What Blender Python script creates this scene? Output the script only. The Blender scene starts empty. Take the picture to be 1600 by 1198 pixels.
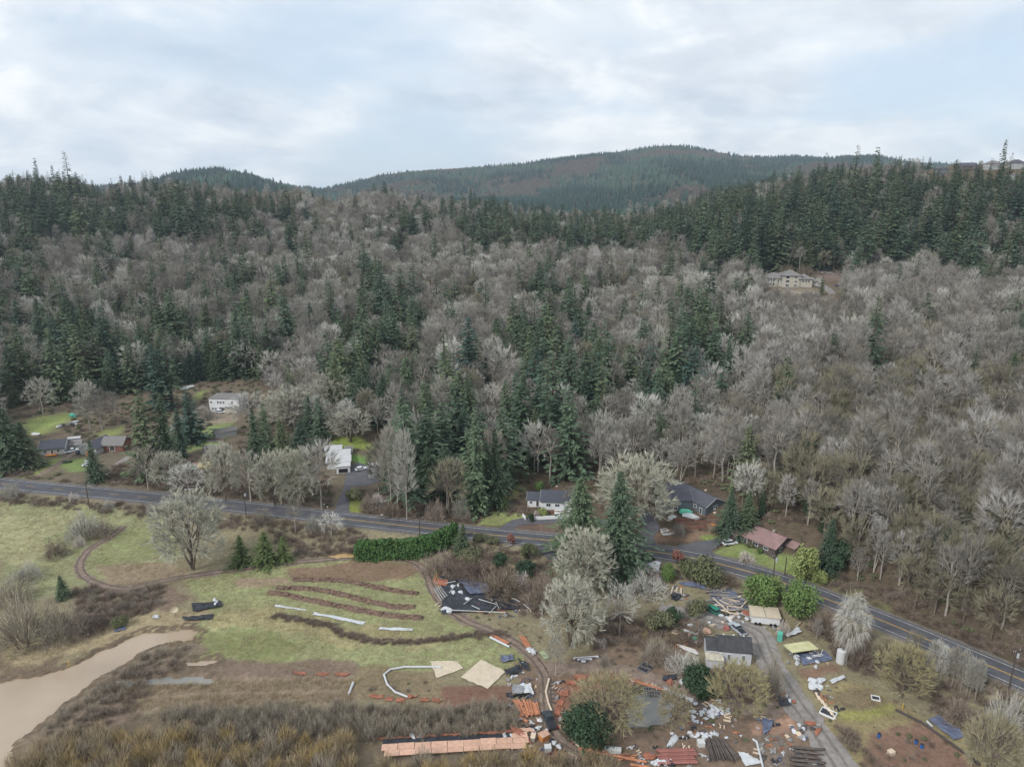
import bpy, math, random
import numpy as np

random.seed(11)
rng = np.random.default_rng(11)
SC = bpy.context.scene
COL = SC.collection

# ------------------------------------------------------------------ camera, sky, sun, exposure
FPX = 1110.0                       # focal length in photo pixels (photo 1600 x 1198)
PITCH = math.atan(299.0 / FPX)
CAMZ = 110.0
SP, CP = math.sin(PITCH), math.cos(PITCH)
cam_data = bpy.data.cameras.new('camera')
cam_data.sensor_width = 36.0
cam_data.lens = 36.0 * FPX / 1600.0
cam_data.clip_start = 0.5
cam_data.clip_end = 30000.0
cam = bpy.data.objects.new('camera', cam_data)
COL.objects.link(cam)
cam.location = (0, 0, CAMZ)
cam.rotation_euler = (math.pi / 2 - PITCH, 0, 0)
SC.camera = cam

SUN_EL, SUN_AZ = math.radians(40), math.radians(228)   # azimuth clockwise from +Y: behind the camera, a little left
world = bpy.data.worlds.new('World')
SC.world = world
world.use_nodes = True
wn, wl = world.node_tree.nodes, world.node_tree.links
wn.clear()
def wnode(t, **kw):
    n = wn.new(t)
    for k, v in kw.items():
        setattr(n, k, v)
    return n
sky = wnode('ShaderNodeTexSky', sky_type='NISHITA', sun_disc=False, sun_elevation=SUN_EL, sun_rotation=SUN_AZ,
            altitude=150.0, air_density=1.0, dust_density=1.2, ozone_density=1.0)
wtc = wnode('ShaderNodeTexCoord')
wsep = wnode('ShaderNodeSeparateXYZ'); wl.new(wtc.outputs['Generated'], wsep.inputs[0])
def wmath(op, a, b=None):
    n = wnode('ShaderNodeMath', operation=op)
    for i, v in enumerate((a, b)):
        if v is None: continue
        if isinstance(v, (int, float)): n.inputs[i].default_value = v
        else: wl.new(v, n.inputs[i])
    return n.outputs[0]
zz = wmath('ADD', wmath('MAXIMUM', wsep.outputs[2], 0.0), 0.30)
wcmb = wnode('ShaderNodeCombineXYZ')
wl.new(wmath('DIVIDE', wsep.outputs[0], zz), wcmb.inputs[0])
wl.new(wmath('DIVIDE', wsep.outputs[1], zz), wcmb.inputs[1])
def wnoise(scale, detail, rough, off, dist=0.0):
    mp = wnode('ShaderNodeMapping'); mp.inputs['Location'].default_value = off
    wl.new(wcmb.outputs[0], mp.inputs[0])
    n = wnode('ShaderNodeTexNoise'); n.inputs['Scale'].default_value = scale
    n.inputs['Detail'].default_value = detail; n.inputs['Roughness'].default_value = rough
    n.inputs['Distortion'].default_value = dist
    wl.new(mp.outputs[0], n.inputs['Vector'])
    return n.outputs[0]
def wramp(fac, stops):
    r = wnode('ShaderNodeValToRGB'); r.color_ramp.interpolation = 'EASE'
    while len(r.color_ramp.elements) < len(stops): r.color_ramp.elements.new(0.5)
    for e, (p, c) in zip(r.color_ramp.elements, stops):
        e.position = p; e.color = (*c, 1)
    wl.new(fac, r.inputs[0])
    return r.outputs[0]
def wmix(fac, a, b, bt='MIX'):
    m = wnode('ShaderNodeMix', data_type='RGBA', blend_type=bt)
    if isinstance(fac, (int, float)): m.inputs[0].default_value = fac
    else: wl.new(fac, m.inputs[0])
    for i, v in ((6, a), (7, b)):
        if isinstance(v, tuple): m.inputs[i].default_value = (*v, 1)
        else: wl.new(v, m.inputs[i])
    return m.outputs[2]
cover = wramp(wnoise(0.9, 6, 0.5, (3.1, 0.7, 0)), [(0.34, (0.1, 0.1, 0.1)), (0.53, (1, 1, 1))])
shade = wramp(wnoise(1.5, 10, 0.6, (7.3, 4.1, 0), 0.5), [(0.33, (5.3, 5.95, 6.75)), (0.47, (6.6, 7.15, 7.8)), (0.60, (8.2, 8.4, 8.6))])
shade2 = wramp(wnoise(4.2, 8, 0.6, (1.3, 9.1, 0), 0.3), [(0.34, (0.91, 0.925, 0.945)), (0.62, (1.05, 1.05, 1.04))])
clouds = wmix(1.0, shade, shade2, 'MULTIPLY')
sky_blue = wmix(0.72, sky.outputs[0], (5.8, 7.0, 8.4))
bgcol = wmix(cover, sky_blue, clouds)
bg = wnode('ShaderNodeBackground'); bg.inputs[1].default_value = 0.072
wl.new(bgcol, bg.inputs[0])
wo = wnode('ShaderNodeOutputWorld'); wl.new(bg.outputs[0], wo.inputs[0])

sun_data = bpy.data.lights.new('sun', 'SUN')
sun_data.energy = 1.5
sun_data.angle = math.radians(10)
sun_data.color = (1.0, 0.98, 0.95)
sun = bpy.data.objects.new('sun', sun_data)
COL.objects.link(sun)
sun.rotation_euler = (math.pi / 2 - SUN_EL, 0, math.pi - SUN_AZ)   # lamp looks along -Z: from the sun towards the scene
SC.view_settings.view_transform = 'Standard'
SC.view_settings.look = 'None'
SC.view_settings.exposure = 0.78
SC.view_settings.gamma = 1.0
SC.view_settings.use_curve_mapping = False
SC.render.engine = 'CYCLES'
SC.cycles.max_bounces = 5
SC.cycles.diffuse_bounces = 1
SC.cycles.volume_bounces = 1

# ------------------------------------------------------------------ small maths
def sl(c):
    c = c / 255.0
    return c / 12.92 if c <= 0.04045 else ((c + 0.055) / 1.055) ** 2.4
def S(r, g, b):
    return (sl(r), sl(g), sl(b))
def sstep(a, b, x):
    t = np.clip((x - a) / (b - a), 0, 1)
    return t * t * (3 - 2 * t)
_perm = np.random.default_rng(5).random((256, 256))
def vnoise(x, y):
    xi, yi = np.floor(x).astype(int), np.floor(y).astype(int)
    fx, fy = x - xi, y - yi
    fx, fy = fx * fx * (3 - 2 * fx), fy * fy * (3 - 2 * fy)
    g = lambda i, j: _perm[(xi + i) & 255, (yi + j) & 255]
    return (g(0, 0) * (1 - fx) + g(1, 0) * fx) * (1 - fy) + (g(0, 1) * (1 - fx) + g(1, 1) * fx) * fy
def fbm(x, y, o=4):
    s, a, n = 0.0, 0.5, 0.0
    for i in range(o):
        s = s + a * vnoise(x * 2 ** i + 17.3 * i, y * 2 ** i + 5.1 * i); n += a; a *= 0.5
    return s / n          # 0..1
def ray(px, py):
    xn, yn = (np.asarray(px, float) - 800) / FPX, (np.asarray(py, float) - 599) / FPX
    return xn, CP - yn * SP, -SP - yn * CP
def project(X, Y, Z):
    d = Y * CP - (Z - CAMZ) * SP
    u = Y * SP + (Z - CAMZ) * CP
    d = np.where(np.abs(d) < 1e-3, 1e-3, d)
    return 800 + FPX * X / d, 599 - FPX * u / d, d
def at_z(px, py, z):
    x, y, w = ray(px, py)
    t = (z - CAMZ) / w
    return x * t, y * t

# ------------------------------------------------------------------ terrain as a function
ROAD_PX = [(0, 755), (100, 765), (205, 774.5), (371, 791), (533, 810), (650, 823), (740, 832.5), (800, 838.5), (870, 845), (935, 851), (998, 858.5), (1070, 869),
           (1125, 881), (1185, 897), (1233, 913), (1300, 939), (1345, 956), (1440, 995), (1520, 1029), (1600, 1063)]
ROAD_Z = 3.0
RX, RY = at_z(np.array([p[0] for p in ROAD_PX]), np.array([p[1] for p in ROAD_PX]), ROAD_Z)
rd = np.stack([RX, RY], 1)
_e0, _e1 = (rd[0] - rd[2]) / np.linalg.norm(rd[0] - rd[2]), (rd[-1] - rd[-3]) / np.linalg.norm(rd[-1] - rd[-3])
rd = np.vstack([[rd[0] + _e0 * q for q in range(400, 0, -25)], rd, [rd[-1] + _e1 * q for q in range(15, 400, 20)]])
def catmull(P, n=8):
    P = np.asarray(P, float)
    Q = np.vstack([2 * P[0] - P[1], P, 2 * P[-1] - P[-2]])
    out = []
    for i in range(1, len(Q) - 2):
        for k in range(n):
            t = k / n
            a, b, c, d = Q[i - 1], Q[i], Q[i + 1], Q[i + 2]
            out.append(0.5 * (2 * b + (c - a) * t + (2 * a - 5 * b + 4 * c - d) * t * t + (3 * b - a - 3 * c + d) * t ** 3))
    out.append(Q[-2])
    return np.array(out)
ROAD = catmull(rd, 6)
for _ in range(6):                 # smooth out hand-read wobble
    ROAD[1:-1] = 0.25 * ROAD[:-2] + 0.5 * ROAD[1:-1] + 0.25 * ROAD[2:]
ROAD_D = ROAD[::3]
def poly_dist(X, Y, P, signed=False):
    if P is ROAD: P = ROAD_D
    X, Y = np.asarray(X, float), np.asarray(Y, float)
    best = np.full(X.shape, 1e9); sg = np.zeros(X.shape)
    for (ax, ay), (bx, by) in zip(P[:-1], P[1:]):
        dx, dy = bx - ax, by - ay
        L2 = dx * dx + dy * dy + 1e-9
        t = np.clip(((X - ax) * dx + (Y - ay) * dy) / L2, 0, 1)
        d = np.hypot(X - ax - t * dx, Y - ay - t * dy)
        m = d < best
        best = np.where(m, d, best)
        if signed:
            sg = np.where(m, np.sign(dx * (Y - ay) - dy * (X - ax)), sg)
    return best * sg if signed else best
def inpoly(X, Y, P):
    X, Y = np.asarray(X, float), np.asarray(Y, float)
    r = np.zeros(X.shape, bool)
    n = len(P)
    for i in range(n):
        x1, y1 = P[i]; x2, y2 = P[(i + 1) % n]
        if y1 == y2: continue
        c = ((y1 > Y) != (y2 > Y)) & (X < (x2 - x1) * (Y - y1) / (y2 - y1) + x1)
        r ^= c
    return r
# hill control points: photo pixel + forward distance, or metres
CP_PX = [(40, 640, 345), (200, 625, 365), (350, 625, 372), (60, 540, 450), (300, 540, 460), (550, 560, 430), (700, 640, 338), (850, 640, 335), (700, 540, 450), (900, 540, 440),
         (100, 450, 560), (300, 450, 570), (500, 450, 570), (700, 450, 575), (900, 450, 570), (1050, 450, 560), (60, 380, 690), (250, 370, 720), (450, 375, 720), (650, 385, 700),
         (30, 312, 860), (200, 312, 880), (400, 315, 900), (480, 318, 900), (560, 330, 850), (650, 340, 880), (760, 360, 850), (870, 385, 780), (1000, 372, 820),
         (1050, 640, 320), (1050, 730, 268), (1200, 760, 240), (1200, 640, 305), (1200, 540, 395), (1235, 449, 545), (1300, 452, 540), (1400, 750, 246), (1400, 600, 335), (1400, 500, 430),
         (1560, 800, 215), (1560, 650, 300), (1560, 500, 430), (1560, 430, 520), (1150, 400, 640), (1300, 400, 620), (1450, 420, 560), (1300, 322, 760), (1440, 312, 740),
         (1200, 330, 800), (1480, 264, 770), (1530, 258, 780), (1590, 257, 780), (1500, 300, 700), (1590, 300, 690), (1640, 700, 270), (1640, 900, 190)]
CP_W = [(-250, 330, 5), (-120, 300, 5), (0, 290, 5), (60, 275, 6), (150, 240, 7), (-600, 300, 25), (-700, 700, 95), (500, 300, 45), (600, 500, 90), (0, 1150, 70), (-500, 1150, 95), (400, 1200, 90), (700, 1100, 108),
        (-900, 1100, 110), (900, 700, 150), (200, 100, 12), (300, 150, 30), (0, 1500, 60), (-700, 1500, 80), (900, 1500, 140)]
_c = []
for px, py, t in CP_PX:
    x, y, w = ray(px, py); _c.append((x * t, y * t, CAMZ + w * t))
_c += CP_W
_c = np.array(_c, float)
def _phi(r): return np.where(r > 0, r * r * np.log(np.maximum(r, 1e-9)), 0)
_n = len(_c); _s = 300.0
_A = np.zeros((_n + 3, _n + 3)); _d = np.hypot(_c[:, None, 0] - _c[None, :, 0], _c[:, None, 1] - _c[None, :, 1]) / _s
_A[:_n, :_n] = _phi(_d) + 0.03 * np.eye(_n)
_A[:_n, _n] = 1; _A[:_n, _n + 1] = _c[:, 0] / _s; _A[:_n, _n + 2] = _c[:, 1] / _s
_A[_n:, :_n] = _A[:_n, _n:].T
_w = np.linalg.solve(_A, np.concatenate([_c[:, 2], [0, 0, 0]]))
def hill(X, Y):
    sh = X.shape
    X, Y = X.ravel(), Y.ravel()
    out = np.full(X.shape, _w[_n]) + _w[_n + 1] * X / _s + _w[_n + 2] * Y / _s
    for i in range(_n):
        out += _w[i] * _phi(np.hypot(X - _c[i, 0], Y - _c[i, 1]) / _s)
    return np.clip(out, 3, 175).reshape(sh)
RID_PX = [-900, -300, 0, 140, 230, 300, 350, 400, 450, 510, 560, 600, 650, 690, 800, 870, 950, 1000, 1040, 1080, 1130, 1190, 1250, 1350, 1500, 1700, 2200]
RID_PY = [292, 291, 293, 295, 292, 277, 270, 276, 291, 301, 288, 277, 272, 269, 263, 255, 247, 241, 238, 242, 250, 257, 259, 257, 265, 270, 280]
RID_Y = [3000, 3000, 3000, 3000, 2500, 2300, 2300, 2300, 2500, 3100, 3400, 3500, 3500, 3500, 3600, 3600, 3600, 3600, 3700, 3700, 3700, 3900, 3900, 3600, 3500, 3500, 3500]
def mountain(X, Y):
    Ys = np.maximum(Y, 300.0)
    p = 800 + FPX * X / (Ys * 0.99)
    yr = np.interp(p, RID_PX, RID_Y)
    e = (300 - np.interp(p, RID_PX, RID_PY)) / FPX * 1.05
    hr = CAMZ + e * yr
    u = (Y - 1300.0) / (yr - 1300.0)
    prof = np.where(u < 1, np.clip(u, 0, 1) ** 1.15, 1 - 0.25 * np.clip(u - 1, 0, 4))
    n = fbm(X / 520.0 + 3, Y / 700.0, 4) - 0.5
    n2 = np.abs(fbm(X / 900.0 + 9, Y / 1400.0 + 2, 3) - 0.5)
    return 40 + (hr - 40) * prof + (210 * n - 260 * n2 + 20) * np.clip(u, 0, 1) * np.clip(1.08 - u, 0, 1) * 2.2
RIVER = [(-40, 1210), (-40, 1085), (30, 1066), (110, 1040), (170, 1007), (230, 991), (290, 982), (317, 984), (300, 998), (255, 1006), (205, 1026), (150, 1062), (100, 1102), (60, 1132), (25, 1162), (8, 1210)]
MARSH = [(0, 1065), (55, 1060), (60, 1066), (30, 1075), (0, 1085)]
PONDS = [[(980, 1096), (1000, 1082), (1035, 1085), (1062, 1100), (1048, 1128), (1010, 1138), (978, 1134)], [(508, 869), (540, 863), (566, 864), (564, 872), (530, 873)],
         [(285, 1034), (335, 1029), (340, 1036), (300, 1040)], [(180, 1062), (270, 1056), (330, 1058), (330, 1066), (200, 1072)]]
def _px_flat(X, Y):
    return project(X, Y, np.zeros_like(X))
def ground(X, Y):
    X, Y = np.asarray(X, float), np.asarray(Y, float)
    s = poly_dist(X, Y, ROAD, True)
    h = hill(X, Y)
    up = ROAD_Z + sstep(5.5, 26, s) * (h - ROAD_Z)
    field = (fbm(X / 14, Y / 14, 3) - 0.35) * 0.55 + (fbm(X / 2.3 + 8, Y / 2.3, 2) - 0.5) * 0.12 + 0.25
    dn = field + sstep(-17, -5.5, s) * (ROAD_Z - field)
    z = np.where(s > 0, up, dn)
    w = sstep(1150, 1800, Y + 0.15 * np.abs(X))
    z = z * (1 - w) + mountain(X, Y) * w
    rough = (fbm(X / 30.0, Y / 30.0, 3) - 0.5) * 5 * sstep(60, 200, s) * (1 - w)
    z = z + rough
    px, py, _ = _px_flat(X, Y)
    near = (Y > 60) & (Y < 300) & (s < -6)
    if near.any():
        jx = px + (fbm(X / 5, Y / 5, 3) - 0.5) * 26; jy = py + (fbm(X / 5 + 40, Y / 5, 3) - 0.5) * 10
        m = np.zeros(X.shape, bool)
        for P in [RIVER, MARSH] + PONDS:
            m |= inpoly(jx, jy, P)
        z = np.where(m & near, -0.55, z)
    return z
def G(px, py):
    """photo pixel -> point where that direction meets the terrain"""
    px, py = np.atleast_1d(np.asarray(px, float)), np.atleast_1d(np.asarray(py, float))
    x, y, w = ray(px, py)
    lo = np.full(px.shape, 60.0); hi = np.full(px.shape, np.nan)
    t = lo.copy()
    alive = np.ones(px.shape, bool)
    while alive.any() and t.max() < 4000:
        t2 = np.where(alive, t * 1.02 + 1, t)
        below = (CAMZ + w * t2) < ground(x * t2, y * t2)
        hit = alive & below
        lo = np.where(hit, t, lo); hi = np.where(hit, t2, hi)
        t = t2; alive &= ~below
    hi = np.where(np.isnan(hi), 4000, hi)
    for _ in range(14):
        mid = (lo + hi) / 2
        b = (CAMZ + w * mid) < ground(x * mid, y * mid)
        hi = np.where(b, mid, hi); lo = np.where(b, lo, mid)
    t = (lo + hi) / 2
    return np.stack([x * t, y * t, ground(x * t, y * t)], 1)
def G1(px, py):
    return G(px, py)[0]
def gz(x, y):
    return float(ground(np.array([x]), np.array([y]))[0])
def height_for(p, py_top):
    """height in metres whose top above ground point p shows at photo row py_top"""
    x, y, w = ray(project(p[0], p[1], p[2])[0], py_top)
    t = p[1] / y
    return float(CAMZ + w * t - p[2])
def mpp(p):
    """metres per photo pixel at a point"""
    return float(project(p[0], p[1], p[2])[2] / FPX)

# ------------------------------------------------------------------ materials
MATS = {}
def mat(name, col, rough=0.8, var=0.12, scale=1.5, metal=0.0, bump=0.0, rnd=0.0, spec=0.3, ramp=None, detail=4):
    """procedural material: base colour, noise variation, optional per-object variation"""
    if name in MATS: return MATS[name]
    m = bpy.data.materials.new(name); m.use_nodes = True
    nt = m.node_tree; n, l = nt.nodes, nt.links
    b = n['Principled BSDF']
    b.inputs['Roughness'].default_value = rough
    b.inputs['Metallic'].default_value = metal
    b.inputs['Specular IOR Level'].default_value = spec
    tc = n.new('ShaderNodeTexCoord'); nz = n.new('ShaderNodeTexNoise')
    nz.inputs['Scale'].default_value = scale; nz.inputs['Detail'].default_value = detail
    l.new(tc.outputs['Object'], nz.inputs['Vector'])
    mr = n.new('ShaderNodeMapRange')
    mr.inputs[1].default_value = 0.3; mr.inputs[2].default_value = 0.7
    mr.inputs[3].default_value = 1 - var; mr.inputs[4].default_value = 1 + var
    l.new(nz.outputs[0], mr.inputs[0])
    if ramp:
        oi = n.new('ShaderNodeObjectInfo'); cr = n.new('ShaderNodeValToRGB')
        while len(cr.color_ramp.elements) < len(ramp): cr.color_ramp.elements.new(0.5)
        for i, (e, c) in enumerate(zip(cr.color_ramp.elements, ramp)):
            e.position = i / (len(ramp) - 1); e.color = (*c, 1)
        l.new(oi.outputs['Random'], cr.inputs[0]); src = cr.outputs[0]
    else:
        rg = n.new('ShaderNodeRGB'); rg.outputs[0].default_value = (*col, 1); src = rg.outputs[0]
    mx = n.new('ShaderNodeVectorMath'); mx.operation = 'SCALE'
    l.new(src, mx.inputs[0]); l.new(mr.outputs[0], mx.inputs['Scale'])
    out = mx.outputs[0]
    if rnd:
        oi2 = n.new('ShaderNodeObjectInfo'); r2 = n.new('ShaderNodeMapRange')
        r2.inputs[3].default_value = 1 - rnd; r2.inputs[4].default_value = 1 + rnd
        l.new(oi2.outputs['Random'], r2.inputs[0])
        m2 = n.new('ShaderNodeVectorMath'); m2.operation = 'SCALE'
        l.new(out, m2.inputs[0]); l.new(r2.outputs[0], m2.inputs['Scale']); out = m2.outputs[0]
    l.new(out, b.inputs['Base Color'])
    if bump:
        bp = n.new('ShaderNodeBump'); bp.inputs['Strength'].default_value = bump; bp.inputs['Distance'].default_value = 0.1
        l.new(nz.outputs[0], bp.inputs['Height']); l.new(bp.outputs[0], b.inputs['Normal'])
    MATS[name] = m
    return m
def glass(name, col=(0.03, 0.04, 0.05)):
    return mat(name, col, rough=0.08, var=0.2, scale=0.6, spec=0.6)

# ------------------------------------------------------------------ mesh helpers
def link(o, parent=None):
    COL.objects.link(o)
    if parent is not None: o.parent = parent
    return o
def tri_mesh(name, V, T, mats, mi=None):
    V = np.asarray(V, np.float32); T = np.asarray(T, np.int32)
    me = bpy.data.meshes.new(name)
    me.vertices.add(len(V)); me.vertices.foreach_set('co', V.ravel())
    me.loops.add(T.size); me.loops.foreach_set('vertex_index', T.ravel())
    me.polygons.add(len(T)); me.polygons.foreach_set('loop_start', np.arange(0, T.size, T.shape[1], dtype=np.int32))
    for m in mats: me.materials.append(m)
    if mi is not None: me.polygons.foreach_set('material_index', np.asarray(mi, np.int32))
    me.update(calc_edges=True)
    return me
class MB:
    """collects faces of one part"""
    def __init__(s): s.v = []; s.f = []
    def add(s, vs, fs):
        o = len(s.v); s.v += [tuple(map(float, p)) for p in vs]; s.f += [tuple(i + o for i in f) for f in fs]; return s
    def box(s, c, size, yaw=0.0, pitch=0.0, roll=0.0):
        x, y, z = [q / 2 for q in size]
        P = np.array([(i * x, j * y, k * z) for k in (-1, 1) for j in (-1, 1) for i in (-1, 1)])
        cr, sr = math.cos(roll), math.sin(roll); P = P @ np.array([[1, 0, 0], [0, cr, sr], [0, -sr, cr]])
        cp, sp = math.cos(pitch), math.sin(pitch); P = P @ np.array([[cp, 0, -sp], [0, 1, 0], [sp, 0, cp]])
        cy, sy = math.cos(yaw), math.sin(yaw); P = P @ np.array([[cy, sy, 0], [-sy, cy, 0], [0, 0, 1]])
        return s.add(P + np.array(c), [(0, 2, 3, 1), (4, 5, 7, 6), (0, 1, 5, 4), (2, 6, 7, 3), (0, 4, 6, 2), (1, 3, 7, 5)])
    def tube(s, p0, p1, r0, r1=None, n=8, cap=True):
        r1 = r0 if r1 is None else r1
        p0, p1 = np.array(p0, float), np.array(p1, float); d = p1 - p0; d /= np.linalg.norm(d) + 1e-9
        a = np.cross(d, (0, 0, 1) if abs(d[2]) < 0.9 else (1, 0, 0)); a /= np.linalg.norm(a); b = np.cross(d, a)
        vs = []
        for p, r in ((p0, r0), (p1, r1)):
            for k in range(n):
                an = 2 * math.pi * k / n; vs.append(p + r * (math.cos(an) * a + math.sin(an) * b))
        fs = [(k, (k + 1) % n, n + (k + 1) % n, n + k) for k in range(n)]
        if cap: fs += [tuple(range(n - 1, -1, -1)), tuple(range(n, 2 * n))]
        return s.add(vs, fs)
    def prism(s, poly, z0, z1):
        n = len(poly)
        return s.add([(x, y, z0) for x, y in poly] + [(x, y, z1) for x, y in poly],
                     [tuple(range(n - 1, -1, -1)), tuple(range(n, 2 * n))] + [(k, (k + 1) % n, n + (k + 1) % n, n + k) for k in range(n)])
    def build(s, name, m, parent=None, smooth=False, bevel=0.0):
        me = bpy.data.meshes.new(name); me.from_pydata(s.v, [], s.f); me.materials.append(m); me.update()
        if smooth:
            me.polygons.foreach_set('use_smooth', [True] * len(me.polygons))
        o = link(bpy.data.objects.new(name, me), parent)
        if bevel:
            md = o.modifiers.new('bevel', 'BEVEL'); md.width = bevel; md.segments = 2; md.limit_method = 'ANGLE'
        return o
def tag(o, label, cat, group=None, kind=None):
    o['label'] = label; o['category'] = cat
    if group: o['group'] = group
    if kind: o['kind'] = kind
    return o
def struct(o):
    o['kind'] = 'structure'; return o
def thing(name, label, cat, loc, yaw=0.0, group=None):
    o = bpy.data.objects.new(name, None); o.empty_display_size = 0.3
    o.location = tuple(map(float, loc)); o.rotation_euler = (0, 0, yaw); link(o)
    return tag(o, label, cat, group)
def copy_tree(o, parent=None):
    c = o.copy(); COL.objects.link(c); c.parent = parent
    for ch in o.children: copy_tree(ch, c)
    return c

# ------------------------------------------------------------------ ground sheet
def axis(fine0, fine1, step, lo, hi, grow=1.09, mx=70.0):
    a = list(np.arange(fine0, fine1 + 1e-6, step)); s = step
    while a[-1] < hi: s = min(s * grow, mx); a.append(a[-1] + s)
    b = []; s = step; x = fine0
    while x > lo: s = min(s * grow, mx); x -= s; b.append(x)
    return np.array(b[::-1] + a)
gxs = axis(-150, 150, 0.75, -5200, 5200, 1.05)
gys = axis(96, 262, 0.75, -160, 6500, 1.028)
GX, GY = np.meshgrid(gxs, gys)
GZ = ground(GX, GY)
def ground(X, Y):                  # from here on read heights off the finished sheet
    X, Y = np.asarray(X, float), np.asarray(Y, float)
    i = np.clip(np.searchsorted(gxs, X) - 1, 0, len(gxs) - 2); j = np.clip(np.searchsorted(gys, Y) - 1, 0, len(gys) - 2)
    a = (X - gxs[i]) / (gxs[i + 1] - gxs[i]); b = (Y - gys[j]) / (gys[j + 1] - gys[j])
    return (GZ[j, i] * (1 - a) + GZ[j, i + 1] * a) * (1 - b) + (GZ[j + 1, i] * (1 - a) + GZ[j + 1, i + 1] * a) * b
GPX, GPY, GD = project(GX, GY, GZ)
GPX = np.where(GD > 20, GPX, 1e6)
GS = poly_dist(GX, GY, ROAD, True)
col = np.zeros(GX.shape + (3,))
LITTER, FIELD, YARD = S(80, 71, 60), S(134, 127, 102), S(112, 103, 88)
col[:] = FIELD
col[GS > 5] = LITTER
far = sstep(1000, 1400, GY)[..., None]
col = col * (1 - far) + np.array(S(72, 74, 62)) * far
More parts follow.
